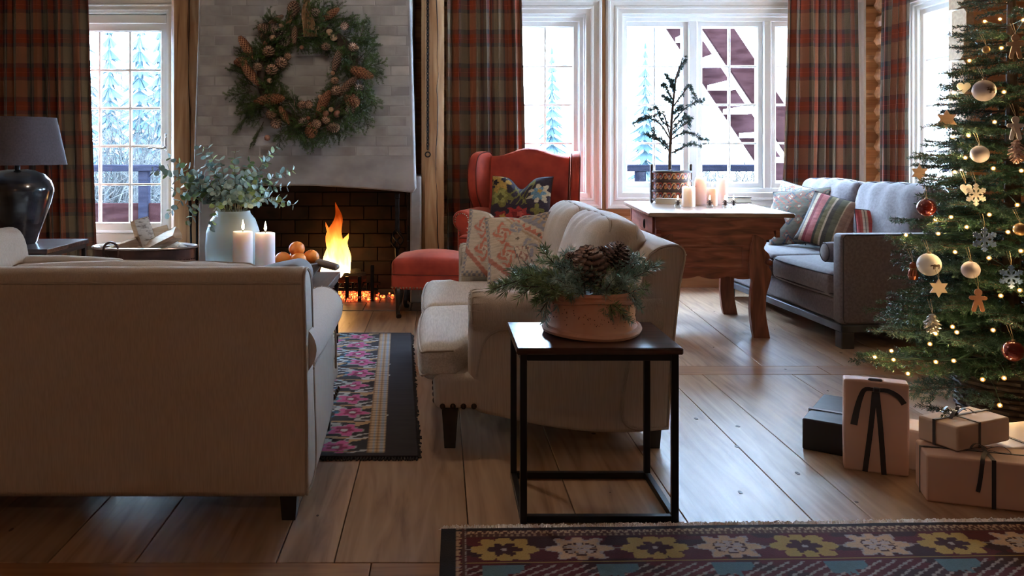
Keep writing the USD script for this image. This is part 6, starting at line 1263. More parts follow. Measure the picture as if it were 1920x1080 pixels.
def add_pillow(name, label, w, h, t, loc, rz, lean, pat, mat='kilim_cloth', back=(0.25, 0.22, 0.2), group=None, roll=0, chop=0.0, n=90, pipe='linen_piping', seed=0, plump=0.55):
    v, f, U, V = pillow(w, h, t, n, chop, plump, seed); c = pat(U, V).reshape(-1, 3); cols = np.vstack([c, np.tile(np.array(back), (n * n, 1))])
    T = thing(name, label, 'cushion', loc, rz, group=group); Rm = rot(-lean, 0, 0) @ rot(0, roll, 0); v2 = v @ Rm.T; dz = -v2[:, 2].min(); v2[:, 2] += dz
    part('cover', tm(v2, f), mat, T, smooth=True, col=cols)
    i = np.arange(n * n).reshape(n, n); e = np.concatenate([i[:, 0], i[-1, 1:], i[::-1, -1][1:], i[0, ::-1][1:-1]])
    part('piping', tube(v2[e], 0.0035, 5, True), pipe, T); return T
def quant(U, V, n=70): return np.floor(U * n) / n, np.floor(V * n) / n
def pat_kilim(seed, flip=False):
    def f(U, V):
        U, V = quant(U, V, 72); 
        if flip: U = 1 - U
        crm, cor, blu, brn, tan, dk, rose = C('c9b9a4', 'c05a3c', '8288a0', '5a3f38', 'a98a68', '4a4450', '8e4a44')
        wv = meshkit.noise(np.stack([U * 12, V * 120, 0 * U], -1), seed)[..., None]; c = np.ones(U.shape + (3,)) * crm * (0.82 + 0.3 * wv)
        D = (U + V); zz = np.abs(((U - V) * 7) % 1 - 0.5) * 2
        def put_(m, k): c[m] = (k * (0.8 + 0.35 * wv))[m]
        # corner hooks, a stepped diagonal band of triangles, hooked medallions
        put_(D > 1.62, dk); put_((D > 1.62) & (np.sin(U * 90) * np.sin(V * 60) > 0.1), tan); put_((D > 1.42) & (D < 1.6), blu * 0.8); put_((D > 1.5) & (D < 1.6) & (zz > 0.5), tan)
        put_((D > 1.28) & (D < 1.40 - 0.09 * zz), cor); put_((D > 1.22) & (D < 1.26), tan)
        for (cx, cy, col, s) in ((0.55, 0.45, blu, 1.0), (0.80, 0.25, blu, .8), (0.22, 0.72, cor, 1.0), (0.28, 0.38, cor, 1.1), (0.40, 0.80, blu, .7)):
            d = np.abs(U - cx) * 1.0 + np.abs(V - cy) * 0.75; a = np.arctan2(V - cy, U - cx); put_((d < 0.155 * s), crm * 0.8); put_((d < 0.135 * s) & (np.sin(a * 4 + d * 60) > -0.35), col); put_(d < 0.045 * s, crm); put_(d < 0.02 * s, rose)
        b = np.abs(U - 0.30 - (1 - V) * 0.28); put_((V < 0.5) & (b < 0.085), dk); put_((V < 0.5) & (b < 0.07), crm); z2 = np.abs(((V * 6) % 1) - 0.5) * 2; put_((V < 0.5) & (b < 0.065 * z2), rose); put_((V < 0.5) & (b < 0.03 * z2), crm)
        put_((V < 0.06) | (U < 0.05), blu * 0.7); put_(((V < 0.06) | (U < 0.05)) & ((np.floor(U * 30) + np.floor(V * 30)) % 2 == 0), crm * 0.9); put_((D < 0.42) & (D > 0.34), cor * 0.8)
        c = c * 0.72 + np.array([0.40, 0.36, 0.32]) * 0.28 * (0.7 + 0.5 * wv)
        for dx, dy in ((0.42, 0.62), (0.70, 0.62), (0.62, 0.14)): put_(np.abs(U - dx) + np.abs(V - dy) < 0.03, C('6a6058')[0])
        return c
    return f
def pat_tapestry(U, V):
    U, V = quant(U, V, 80); blk, ol, gold, red, blue, crm, pur = C('241c22', '6f6a32', 'a8843e', '98302c', '5f7f8c', 'b9a98a', '332833'); c = np.ones(U.shape + (3,)) * pur; n = meshkit.fbm(np.stack([U * 14, V * 14, 0 * U], -1), 3, 4)
    def blob(cx, cy, r, k, p=5, a=0.2):
        d = np.hypot(U - cx, V - cy); an = np.arctan2(V - cy, U - cx); m = d < r * (1 + a * np.cos(p * an) + 0.5 * (n - 0.5)); c[m] = k; return d, an
    for k in range(7): x = 0.36 + 0.05 * k; m = (np.abs(U - x - 0.06 * np.sin(V * 9 + k)) < 0.012) & (V > 0.45) & (V < 0.95); c[m] = ol
    blob(0.16, 0.60, 0.20, ol); blob(0.16, 0.60, 0.13, C('8c8a4a')[0], 6); blob(0.17, 0.58, 0.06, ol * 0.5, 4); blob(0.13, 0.90, 0.17, gold, 7, 0.3); blob(0.20, 0.93, 0.05, blk); blob(0.06, 0.86, 0.05, blk); blob(0.08, 0.72, 0.05, gold)
    blob(0.50, 0.22, 0.19, red, 8, 0.15); blob(0.50, 0.22, 0.10, C('6d1d20')[0], 5); blob(0.53, 0.26, 0.05, C('b9564a')[0], 5); blob(0.82, 0.66, 0.15, crm, 7, 0.3); blob(0.80, 0.66, 0.10, blue, 6, 0.3); blob(0.82, 0.70, 0.04, gold, 5); blob(0.80, 0.35, 0.09, ol, 4, 0.4); blob(0.2, 0.18, 0.14, red * 0.8, 6, 0.2); blob(0.24, 0.2, 0.06, gold, 5); blob(0.68, 0.9, 0.05, ol, 5)
    c *= (0.75 + 0.5 * meshkit.noise(np.stack([U * 80, V * 80, 0 * U], -1), 2))[..., None]; return c
def pat_stripe(cols, ws, ang=0.0, n=64):
    k_ = C(*cols); cs = np.cumsum([0] + list(ws)) / np.sum(ws)
    def f(U, V):
        U, V = quant(U, V, n); t = np.clip((U - 0.5) * math.cos(ang) + (V - 0.5) * math.sin(ang) + 0.5, 0, 0.999); i = np.clip(np.searchsorted(cs, t, 'right') - 1, 0, len(k_) - 1); c = np.array(k_)[i] * (0.78 + 0.4 * meshkit.noise(np.stack([U * 8, V * 110, 0 * U], -1), 1))[..., None]; return c
    return f
def pat_aztec(seed, base, a, b, d):
    K = C(base, a, b, d)
    def f(U, V):
        U, V = quant(U, V, 64); c = np.ones(U.shape + (3,)) * K[0]
        for k, (s, o) in enumerate(((5, 0), (3, 0.5))):
            q = np.abs(((U * s + o) % 1) - 0.5) + np.abs(((V * s * 0.8 + o) % 1) - 0.5); c[(q < 0.34) & (q > 0.25)] = K[1 + k]; c[q < 0.12] = K[3]; c[(q < 0.20) & (q > 0.16)] = K[2 - k]
        e = np.abs(((U + V) * 9) % 1 - 0.5); c[(e < 0.10) & (np.abs(V - 0.78) < 0.10)] = K[1]; return c * (0.8 + 0.4 * meshkit.noise(np.stack([U * 9, V * 100, 0 * U], -1), seed))[..., None]
    return f
# two kilim cushions on the loveseat, near its far arm
add_pillow('kilim_cushion', 'pale kilim cushion with coral and blue motifs leaning on the far sofa arm', 0.45, 0.41, 0.15, (0.335, 4.96, 0.435), -14, 20, pat_kilim(1), back=(0.5, 0.45, 0.38), roll=4, chop=0.09, seed=1)
add_pillow('kilim_cushion', 'kilim cushion with a dark corner standing in front of the other kilim cushion', 0.46, 0.41, 0.15, (0.485, 4.70, 0.435), -18, 22, pat_kilim(2), back=(0.5, 0.45, 0.38), roll=-8, chop=0.02, seed=2)
add_pillow('tapestry_cushion', 'dark floral tapestry cushion with two raised corners on the wing chair', 0.50, 0.46, 0.16, (0.615, 6.70, 0.565), -18, 20, pat_tapestry, 'tapestry_cloth', (0.06, 0.04, 0.05), roll=0, chop=0.10, seed=3, pipe='velvet_piping')
# grey sofa: cushions at the far end and the near corner
add_pillow('kilim_cushion', 'pale patterned kilim cushion at the far end of the grey sofa', 0.46, 0.46, 0.15, (2.69, 6.72, 0.47), -62, 22, pat_aztec(3, '8f8a80', '4c5560', '9a5a48', 'b8ab98'), back=(0.2, 0.18, 0.17), roll=10, seed=4, pipe='grey_piping')
add_pillow('kilim_cushion', 'muted green and rust kilim cushion in the middle of the grey sofa row', 0.48, 0.46, 0.15, (2.70, 6.40, 0.465), -48, 26, pat_aztec(5, '5d594c', '8a4a3a', '39404a', 'a3937c'), back=(0.2, 0.18, 0.17), roll=-8, seed=5, pipe='grey_piping')
add_pillow('striped_cushion', 'red, cream and olive striped cushion in front of the kilim cushions', 0.42, 0.40, 0.14, (2.72, 6.08, 0.465), -42, 26, pat_stripe(['4a4440', 'b09c84', '7a3038', 'a05a58', '3c3a30', '6a6244', 'b09c84', '443c34', '54503a', 'a08a70', '7a5a48', '8a6a58', '6a4438', '8a6a58'], [2, 1, 2, 3, 1, 2, 1, 2, 3, 1, 3, 1, 3, 2]), back=(0.2, 0.15, 0.13), roll=14, seed=6, pipe='grey_piping')
add_pillow('red_blue_cushion', 'red striped and slate blue cushion peeping over the near arm of the grey sofa', 0.42, 0.36, 0.13, (2.99, 5.66, 0.455), -20, 14, pat_stripe(['8e3838', 'a05048', 'b8a89a', '2c2830', 'b8a89a', '963c3a', '7a2e30', '2c303c', '343a48', '2a2e3a'], [2, 1, 1, 1, 1, 2, 1, 7, 12, 8]), back=(0.04, 0.045, 0.07), chop=0.11, roll=0, seed=7, pipe='grey_piping')
# dark cushions whose corners show over the back of the long sofa
D_ = lambda U, V: np.ones(U.shape + (3,)) * np.array([0.045, 0.036, 0.038])
add_pillow('dark_cushion', 'dark brown cushion whose left corner rises over the long sofa back below the kettle', 0.42, 0.30, 0.13, (-0.86, 3.02, 0.42), 0, -4, D_, back=(0.045, 0.036, 0.038), seed=8, roll=13)
th_ = thing('folded_throw', 'dark grey throw rolled on the sofa arm below the orange bowl', 'throw', (-0.60, 3.10, 0.655))
part('cloth', xf(soft(0.26, 0.24, 0.10, 0.045, (0, 0.01, 0.012), m=6), (0, 0, 0.072), (0, -14, 0)), 'leather_dark', th_, smooth=50)

# ------------------------------------------------------------------ stoneware pot with fir and cones on the side table
M('stone_pot', (0.36, 0.22, 0.15), (0.60, 0.47, 0.38), rough=0.5, scale=4, detail=5, ramp=[(0.28, (0.30, 0.12, 0.07)), (0.42, (0.60, 0.28, 0.17)), (0.6, (0.72, 0.45, 0.33)), (0.8, (0.75, 0.58, 0.49))], bump=0.3, bscale=40)
M('pot_speck', (0.09, 0.05, 0.035), rough=0.7)
PXc, PYc, PZ = 0.530, 2.985, 0.569
pt = thing('stoneware_pot', 'speckled salt-glazed stoneware pot with a thick foot on the side table', 'pot', (PXc, PYc, PZ), 0)
mm = lathe([(0, 0), (0.150, 0), (0.164, 0.006), (0.167, 0.015), (0.160, 0.026), (0.152, 0.034), (0.150, 0.06), (0.151, 0.13), (0.156, 0.143), (0.152, 0.152), (0.140, 0.150), (0.138, 0.06), (0, 0.05)], 56); v = mm.vertices; a_ = np.arctan2(v[:, 1], v[:, 0]); v[:, 2] += 0.003 * np.sin(a_ * 3 + 1) * (v[:, 2] < 0.03) * (v[:, 2] > 0.004)
part('body', mm, 'stone_pot', pt, smooth=40)
part('band', tube(np.array([(0.153 * np.cos(a), 0.153 * np.sin(a), 0.122 + 0.006 * np.sin(a * 3)) for a in np.linspace(0, 2 * np.pi, 60)[:-1]]), 0.008, 6, True), 'stone_pot', pt)
part('foot_roll', tube(np.array([((0.162 + 0.003 * np.sin(a * 4)) * np.cos(a), (0.162 + 0.003 * np.sin(a * 4)) * np.sin(a), 0.014 + 0.004 * np.sin(a * 2.0 + 1.2)) for a in np.linspace(0, 2 * np.pi, 60)[:-1]]), 0.013, 8, True), 'stone_pot', pt)
sp = []; rr = rng(13); s0 = trimesh.creation.icosphere(0, 1.0)
for _ in range(110):
    a = rr.uniform(-np.pi, 0); z = rr.uniform(0.04, 0.115); r_ = rr.uniform(0.0008, 0.0020); sp.append(tm(s0.vertices * r_ + [0.1508 * math.cos(a), 0.1508 * math.sin(a), z], s0.faces))
part('speckles', sp, 'pot_speck', pt, smooth=False, kind='stuff')
fa = thing('fir_arrangement', 'bunch of blue-green fir sprigs spilling over the stoneware pot', 'plant', (PXc, PYc, PZ + 0.10))
part('soil', lathe([(0, -0.04), (0.134, -0.04), (0.134, 0.02), (0, 0.03)], 24), 'twig_bark', fa)
SPR = [(925, 548, 0.0), (945, 522, 0.05), (985, 500, 0.08), (1012, 468, 0.06), (1050, 490, 0.0), (1010, 585, -0.10), (1030, 545, -0.16), (1062, 552, -0.17), (1085, 500, -0.10), (975, 535, -0.08), (1230, 495, 0.0), (1205, 485, 0.06), (1215, 540, -0.06), (1205, 575, -0.10), (1168, 600, -0.15), (1150, 590, -0.17), (1150, 530, -0.16), (1180, 520, -0.13), (1128, 505, -0.05), (1105, 480, 0.08), (1185, 478, 0.1), (960, 520, 0.12), (1195, 560, -0.14), (1040, 520, -0.13), (1000, 555, -0.12), (1125, 470, 0.14), (1060, 470, 0.12)]
pr = [fir_branch(800 + k, 0.20, 0.030, 0.0015, 1150, 0.85, 0.05, 0.0, 0.36, 0.040, 0.22, 0.0, False, 0.003) for k in range(4)]; rr = rng(14)
for k, (u, v, dy) in enumerate(SPR):
    tip = px(u, v, PYc + dy) - [PXc, PYc, PZ + 0.10]; a = math.atan2(tip[1], tip[0]); base = np.array([0.045 * math.cos(a), 0.045 * math.sin(a), 0.015 + 0.05 * (tip[2] < 0)]); d = tip - base; L = np.linalg.norm(d); s = L / 0.20
    Bm = align(d, rr.uniform(0, 6.28)); Bx = np.stack([Bm[:, 2], Bm[:, 0], Bm[:, 1]], 1); w, (nv, nf) = pr[k % 4]; S = np.array([s, min(1.25, max(0.9, s)), min(1.25, max(0.9, s))])
    bend = lambda q: q + np.stack([0 * q[:, 0], 0 * q[:, 0], 0.22 * L * np.sin(np.clip(q @ (d / L) - base @ (d / L), 0, L) / L * np.pi)], 1) * (0.9 if tip[2] < 0.06 else 0.25)
    stm = part('sprig', tm(bend((w.vertices * S) @ Bx.T + base), w.faces), 'twig_bark', fa, smooth=False); part('needles', tm(bend((nv * S) @ Bx.T + base), nf), 'needle_pot' if k % 3 else 'needle_pot_green', stm, smooth=False, kind='stuff')
for k, (u, v, Y, L, Rr, d, lb) in enumerate([(1105, 497, 2.94, 0.150, 0.056, (-0.25, -0.45, 0.85), 'large open brown pine cone at the front of the fir bunch'), (1155, 480, 3.04, 0.105, 0.046, (0.3, -0.2, 0.9), 'round brown pine cone at the right of the fir bunch'), (1128, 482, 3.06, 0.08, 0.036, (0.1, 0, 1), 'small pine cone between the two larger cones in the fir bunch'), (1072, 490, 3.05, 0.07, 0.03, (-0.4, 0, 0.9), 'small dark pine cone left of the large cone in the fir bunch')]):
    c = px(u, v, Y); d = np.array(d) / np.linalg.norm(d); t = thing('pine_cone', lb, 'cone', c); cone_part('scales', put(cone_mesh(L, Rr, 72, 0.7), align(d, k), -d * L / 2), 'cone_pot', t)

# ------------------------------------------------------------------ things on the trestle desk
ZD = 0.80
def rose_band():
    nd = {"uv": ("uvmap", {"attribute": "st"}), "sx": ("separate_xyz", {}), "p": ("principled_bsdf", {"roughness": 0.5})}
    MV('painted_wood', rough=0.5, bump=0.15)
rose_band()
M('tub_dark', (0.022, 0.010, 0.008), (0.05, 0.022, 0.016), rough=0.5, scale=12)
TBx, TBy = (1258 - CU) * 6.58 / F, 6.58
tb = thing('painted_tub', 'old round wooden tub with painted scroll bands and two upright ears', 'tub', (TBx, TBy, ZD), 0)
nA, nZ, Hh, Rb = 240, 66, 0.245, 0.150; A, Zg = np.meshgrid(np.linspace(0, 2 * np.pi, nA), np.linspace(0.02, Hh, nZ), indexing='ij'); zb = (Zg - 0.02) / (Hh - 0.02)
Cc = np.ones(A.shape + (3,)) * C('3a1c16')[0]; bz = (zb * 3) % 1; s_ = A * 7 / (2 * np.pi) * 2; ph = (s_ % 1) - 0.5
for cx, col in ((-0.2, 'b07a3a'), (0.22, '9a3a2e')):
    d = np.hypot((ph - cx) * 1.0, (bz - 0.5) * 0.75); a2 = np.arctan2(bz - 0.5, ph - cx); m = (np.abs(d - 0.20 - 0.03 * a2) < 0.05) & (bz > 0.12) & (bz < 0.88); Cc[m] = C(col)[0]; Cc[(d < 0.09)] = C('8a8f98')[0] if cx > 0 else C('a85a34')[0]
Cc[(np.abs(bz - 0.5 - 0.28 * np.sin(s_ * 2 * np.pi)) < 0.045)] = C('b9aa92')[0]; Cc[(bz < 0.07) | (bz > 0.93)] = C('1c0e0c')[0]
part('staves', tm(np.stack([Rb * (1 - 0.02 * zb) * np.cos(A), Rb * (1 - 0.02 * zb) * np.sin(A), Zg], -1).reshape(-1, 3), gridf(nA, nZ)), 'painted_wood', tb, smooth=True, col=Cc.reshape(-1, 3))
part('lining', lathe([(0, 0.025), (0.146, 0.025), (0.142, 0.245), (0.149, 0.245)], 48), 'tub_dark', tb)
for z in (0.03, 0.095, 0.170, 0.240): part('hoop', lathe([(0.149, z - 0.008), (0.156, z - 0.007), (0.156, z + 0.007), (0.148, z + 0.008)], 48), 'tub_dark', tb, smooth=40)
for s in (-1, 1):
    part('ear', box(s * 0.150 - 0.010, s * 0.150 + 0.010, -0.022, 0.022, 0.0, 0.30, 0.006), 'tub_dark', tb, smooth=False)
for a in (2.2, 4.0, -0.9): part('foot', box(0.14 * math.cos(a) - 0.012, 0.14 * math.cos(a) + 0.012, 0.14 * math.sin(a) - 0.012, 0.14 * math.sin(a) + 0.012, 0, 0.03, 0.003), 'tub_dark', tb, smooth=False)
part('latch', tube(crv([(-0.10, -0.155, 0.03), (-0.06, -0.19, 0.012), (0.02, -0.20, 0.01), (0.05, -0.19, 0.03)], 14), 0.006, 6), 'black_iron', tb)
sd = thing('potted_cedar', 'small bare-stemmed conifer sapling growing from the painted tub', 'tree', (TBx, TBy, ZD + 0.19))
SP = 6.58 / F; Q = lambda u, v, dy=0.0: np.array([(u - 1258) * SP, dy, (283 - v) * SP + 1.2 - ZD - 0.19])
part('soil', lathe([(0, 0.0), (0.14, 0.0), (0.14, 0.02), (0, 0.03)], 24), 'twig_bark', sd)
stem = crv([Q(1256, 318), Q(1256, 290), Q(1258, 255), Q(1260, 215), Q(1264, 175), Q(1268, 145), Q(1276, 122), Q(1280, 108)], 60); part('stem', tube(stem, np.linspace(0.014, 0.004, 60), 8), 'twig_bark', sd, smooth=True)
BR = [[(1257, 262), (1240, 235), (1222, 222), (1205, 222), (1183, 233)], [(1258, 262), (1245, 215), (1225, 217), (1210, 222), (1195, 228)], [(1256, 278), (1240, 262), (1222, 256), (1213, 252)], [(1257, 285), (1245, 270), (1230, 258), (1222, 243)], [(1258, 262), (1278, 250), (1300, 252), (1318, 262), (1326, 262)], [(1259, 245), (1275, 228), (1288, 222), (1300, 238)], [(1260, 232), (1278, 210), (1300, 192), (1320, 188)], [(1262, 200), (1278, 180), (1292, 160), (1298, 172), (1302, 186)], [(1263, 190), (1252, 172), (1245, 160), (1238, 162)], [(1266, 165), (1256, 150), (1250, 138)], [(1268, 148), (1276, 132), (1283, 112)], [(1256, 288), (1275, 280), (1295, 270), (1312, 274)], [(1259, 240), (1240, 225), (1230, 205), (1222, 205)], [(1261, 215), (1270, 205), (1283, 200)], [(1262, 195), (1250, 185), (1240, 182)], [(1258, 255), (1275, 240), (1295, 225), (1288, 215)], [(1265, 172), (1258, 162), (1262, 150)]]
rr = rng(71); allnd = []
for k, b in enumerate(BR):
    p = crv([Q(u, v, (i / len(b)) * rr.uniform(-0.12, 0.12)) for i, (u, v) in enumerate(b)], 26); bb = part('branch', tube(p, np.linspace(0.0062, 0.0028, 26), 5), 'twig_bark', sd, smooth=True); nd_ = []
    for i in range(3, 26):
        for _ in range(1):
            q = p[i] + rr.normal(size=3) * 0.006; d = rr.normal(size=3); d[2] += 0.6; d /= np.linalg.norm(d); n = 26
            dr = d + rr.normal(size=(n, 3)) * 0.8; dr /= np.linalg.norm(dr, axis=1, keepdims=True); L = rr.uniform(0.017, 0.030, (n, 1)); s2 = np.cross(dr, rr.normal(size=(n, 3))); s2 /= np.linalg.norm(s2, axis=1, keepdims=True); v = np.stack([q + 0 * dr, q + dr * L * 0.5 + s2 * 0.0023, q + dr * L, q + dr * L * 0.5 - s2 * 0.0023], 1).reshape(-1, 3); j = np.arange(n) * 4; nd_.append((v, np.vstack([np.stack([j, j + 1, j + 2], 1), np.stack([j, j + 2, j + 3], 1)])))
    part('needles', tm(*vf_cat(nd_)), 'needle_dark', bb, smooth=False, kind='stuff')
nd_ = [needles_on(stem[34:], 600, 0.02, 0.0015, 1.0, rr)]; part('needles', tm(*vf_cat(nd_)), 'needle_dark', sd, smooth=False, kind='stuff')
def desk(u, v_bottom, r_, v_top, label, lit=True, mat='wax', dz=0):
    Y = F * (CZ - ZD) / (v_bottom - CV); X = (u - CU) * Y / F; h = CZ - (v_top - CV) * Y / F - ZD
    return candle(label, X, Y, ZD, r_ * Y / F, h, lit, mat, fs_=0.8)
desk(1291, 387.5, 12, 350, 'short white lit candle at the left front of the desk candles'); desk(1303, 382, 10, 350, 'short lit candle half hidden behind the left front desk candle'); desk(1314, 384, 10.5, 333, 'tall lit blush candle in the middle of the desk', True, 'wax_blush'); desk(1335, 386, 10, 352, 'short blush lit candle between the two tall desk candles', True, 'wax_blush'); desk(1354, 384, 10.5, 334, 'tall white unlit candle at the right of the desk candles', False)
MATS['clear_glass'] = usdkit.material(stage, '/World/Looks/clear_glass', {"p": ("principled_bsdf", {"base_color": (0.9, 0.92, 0.92), "roughness": 0.05, "transmission_weight": 0.9, "ior": 1.3})}, [], surface="p.BSDF")
for u, lb in ((1271, 'tiny glass cone candle holder left of the desk candles'), (1331, 'tiny glass cone candle holder in front of the blush candle'), (1360, 'tiny glass cone candle holder right of the middle of the desk'), (1375.5, 'rightmost tiny glass cone candle holder on the desk')):
    Y = F * (CZ - ZD) / (389.5 - CV); s = Y / F; t = thing('candle_holder', lb, 'candle holder', ((u - CU) * s, Y, ZD))
    part('glass', lathe([(0, 0), (6 * s, 0), (6.2 * s, 6 * s), (5.2 * s, 6 * s), (5 * s, 1 * s), (0, 1 * s)], 18), 'clear_glass', t); m = cone_mesh(12 * s, 5 * s, 26, 0.6); part('cone', xf(m, (0, 0, 3.5 * s)), 'cone_dark', t, smooth=False)
    part('flame', xf(lathe([(0, 0), (1.6 * s, 2 * s), (1.3 * s, 4.5 * s), (0, 9 * s)], 10), (0, 0, 15 * s)), 'candle_flame', t, smooth=True)
M('page_paper', (0.62, 0.55, 0.42), (0.74, 0.67, 0.54), rough=0.8, scale=2, stretch=(1, 1, 300)); M('book_dark', (0.03, 0.022, 0.02), rough=0.5); M('book_white', (0.66, 0.62, 0.57), rough=0.5); M('leather_brown', (0.16, 0.07, 0.04), rough=0.5)
def book(label, u, v, w, d, h, rz, cover):
    Y = F * (CZ - ZD) / (v - CV); t = thing('book', label, 'book', ((u - CU) * Y / F, Y, ZD), rz)
    part('pages', box(-w / 2 + 0.004, w / 2 - 0.004, -d / 2 + 0.004, d / 2 - 0.002, 0.004, h - 0.004), 'page_paper', t, smooth=False); part('cover', [box(-w / 2, w / 2, -d / 2, d / 2, 0, 0.004), box(-w / 2, w / 2, -d / 2, d / 2, h - 0.004, h), box(-w / 2, w / 2, d / 2 - 0.004, d / 2, 0, h)], cover, t, smooth=False)
book('dark-covered book with yellowed pages right of the candles on the desk', 1378, 380, 0.20, 0.14, 0.045, 8, 'book_dark')
book('pale thick book left of the candles beside the painted tub', 1258, 383, 0.11, 0.20, 0.045, 38, 'book_white')

# ------------------------------------------------------------------ gifts
M('paper_blush', (0.58, 0.385, 0.305), (0.66, 0.45, 0.36), rough=0.55, scale=4, bump=0.2, bscale=14, bdist=0.004); M('paper_white', (0.66, 0.60, 0.57), (0.74, 0.68, 0.65), rough=0.5, scale=4, bump=0.2, bscale=14, bdist=0.004); M('paper_kraft', (0.54, 0.40, 0.31), (0.63, 0.47, 0.37), rough=0.55, scale=5, bump=0.25, bscale=12, bdist=0.004); M('paper_black', (0.010, 0.009, 0.012), (0.016, 0.014, 0.02), rough=0.35, scale=4, bump=0.3, bscale=12, bdist=0.004); M('ribbon_black', (0.010, 0.010, 0.016), (0.02, 0.02, 0.03), rough=0.4, scale=10, sheen_weight=0.4)
M('paper_gold', (0.62, 0.45, 0.28), rough=0.5)
def strip(path, w, nrm, th=0.0012):
    p = np.asarray(path, float); t = np.gradient(p, axis=0); t /= np.linalg.norm(t, axis=1, keepdims=True) + 1e-9; n_ = np.broadcast_to(np.asarray(nrm, float), p.shape); s = np.cross(t, n_); s /= np.linalg.norm(s, axis=1, keepdims=True) + 1e-9; w = np.broadcast_to(w, (len(p),))[:, None]; n2 = np.cross(s, t)
    secs = np.stack([p - s * w / 2, p + s * w / 2, p + s * w / 2 + n2 * th, p - s * w / 2 + n2 * th], 1); return loft(secs)
def gift(label, loc, rz, w, d, h, mat, group=None):
    t = thing('gift', label, 'gift', loc, rz, group=group); part('wrapping', xf(soft(w, d, h, 0.008, (0.003, 0.003, 0.003), m=6, wr=0.0015, seed=int(w * 1000)), (0, 0, h / 2)), mat, t, smooth=40); return t
def band(t, w, d, h, axis, at, rw=0.012, parent=None):
    o = 0.0035
    if axis == 'x': p = [(-w / 2 - o, at, 0.0), (-w / 2 - o, at, h + o), (w / 2 + o, at, h + o), (w / 2 + o, at, 0.0)]; q = (0, 1, 0)
    else: p = [(at, -d / 2 - o, 0.0), (at, -d / 2 - o, h + o), (at, d / 2 + o, h + o), (at, d / 2 + o, 0.0)]; q = (1, 0, 0)
    ms = []
    for a, b in zip(p[:-1], p[1:]):
        a, b = np.array(a), np.array(b); lo, hi = np.minimum(a, b), np.maximum(a, b); e = np.array([0.0009] * 3) + np.array(q) * rw / 2; ms.append(box(*(np.stack([lo - e, hi + e], 1).ravel())))
    return part('ribbon', ms, 'ribbon_black', t, smooth=False)
# tall standing gift
g = fl(1650, 888); W_, H_ = 110 * g[1] / F, 172 * g[1] / F
g1 = gift('tall upright blush paper gift with a wide black ribbon bow', (g[0] + 0.0, g[1] + 0.035, 0), -22, W_, 0.07, H_, 'paper_blush')
yf = -0.0405; s = g[1] / F; q = lambda u, v, dy=0.0: ((u - 1649) * s, yf - dy, (888 - v) * s)
rb = part('ribbon', [strip(crv([q(1646, 735, 0.002), q(1640, 800, 0.001), q(1630, 886)], 16), 0.018, (0, -1, 0)), strip(crv([q(1650, 735, 0.002), q(1656, 800, 0.001), q(1662, 890)], 16), 0.018, (0, -1, 0))], 'ribbon_black', g1)
part('bow', [strip(crv([q(1648, 730, 0.004), q(1630, 730, 0.012), q(1622, 745, 0.014), q(1616, 770, 0.008), q(1611, 800, 0.001)], 22), np.linspace(0.012, 0.024, 22), (0, -1, 0)), strip(crv([q(1650, 730, 0.004), q(1668, 729, 0.014), q(1685, 738, 0.012), q(1695, 752, 0.002)], 20), np.linspace(0.014, 0.020, 20), (0, -1, 0)), xf(soft(0.024, 0.014, 0.018, 0.006, m=3), q(1649, 730, 0.006)), xf(soft(0.05, 0.02, 0.018, 0.008, m=3), q(1648, 716, -0.02))], 'ribbon_black', g1)
# black box lying behind
g2 = gift('flat glossy black gift behind the upright gift', (1.70, 3.52, 0), -35, 0.30, 0.42, 0.125, 'paper_black'); band(g2, 0.30, 0.42, 0.125, 'x', -0.06, 0.02)
# kraft box between
g3 = gift('kraft paper gift between the upright gift and the long gift', (1.835, 3.26, 0), -38, 0.18, 0.16, 0.150, 'paper_kraft')
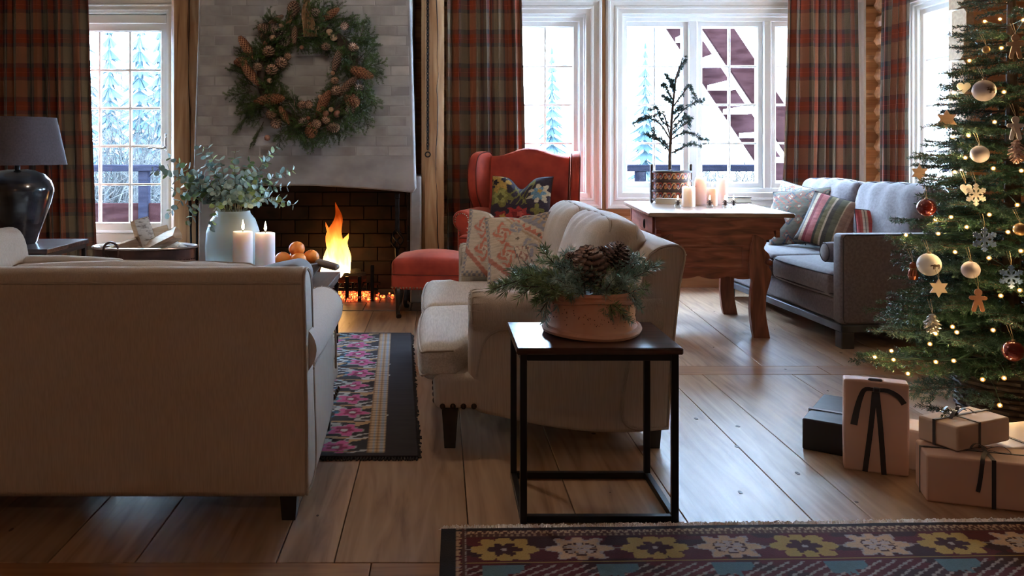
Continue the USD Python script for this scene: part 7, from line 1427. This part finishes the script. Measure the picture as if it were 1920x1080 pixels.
# long front gift with a small one on it
g4 = gift('long blush paper gift with a black bow at the front right', (1.938, 2.921, 0), -18, 0.52, 0.17, 0.160, 'paper_blush'); band(g4, 0.52, 0.17, 0.160, 'x', 0.0, 0.008); band(g4, 0.52, 0.17, 0.160, 'y', -0.06, 0.011)
zt = 0.165; bw = [strip(crv([(-0.06, -0.01, zt + 0.012), (-0.06 + sx * a, -0.01 - b, zt + 0.03), (-0.06 + sx * a * 1.5, -0.02 - b * 1.3, zt + 0.012), (-0.06, -0.01, zt + 0.008)], 18), 0.010, (0, 0.3, 1)) for sx, a, b in ((-1, 0.035, 0.01), (1, 0.04, 0.02))] + [strip(crv([(-0.065, -0.02, zt + 0.006), (-0.085, -0.065, zt + 0.004), (-0.095, -0.093, zt - 0.012), (-0.102, -0.095, zt - 0.07), (-0.108, -0.093, zt - 0.11)], 20), 0.013, (0, -0.7, 0.7))]
part('bow', bw, 'ribbon_black', g4)
g5 = gift('small kraft gift with a fir sprig and black bow on the long gift', (1.875, 3.055, 0.166), 24, 0.28, 0.15, 0.085, 'paper_kraft'); band(g5, 0.28, 0.15, 0.085, 'y', -0.03, 0.009); band(g5, 0.28, 0.15, 0.085, 'x', 0.01, 0.009)
part('bow', [strip(crv([(-0.03, 0.01, 0.092), (-0.03 + sx * 0.03, 0.01 + sy * 0.02, 0.115), (-0.03 + sx * 0.07, 0.01 + sy * 0.03, 0.094)], 12), 0.012, (0, 0, 1)) for sx, sy in ((1, 0.4), (1, -0.8), (-1, -1.0), (-0.4, 1))] + [xf(soft(0.018, 0.016, 0.012, 0.005, m=3), (-0.03, 0.01, 0.095))], 'ribbon_black', g5)
w, (nv, nf) = fir_branch(950, 0.12, 0.017, 0.0011, 700, 0.9, 0, 0.05, 0.6, 0.025, 0.15, 0.3, False, 0.002); Rm = rot(0, -4, 165)
sg_ = part('fir_sprig', tm(w.vertices @ Rm.T + [0.0, 0.02, 0.095], w.faces), 'twig_bark', g5, smooth=False); part('needles', tm(nv @ Rm.T + [0.0, 0.02, 0.095], nf), 'needle_fir', sg_, smooth=False, kind='stuff')
g6 = gift('white paper gift with a black ribbon behind the long gift at the right edge', (2.20, 3.22, 0), 14, 0.36, 0.24, 0.135, 'paper_white'); band(g6, 0.36, 0.24, 0.135, 'y', -0.10, 0.012)
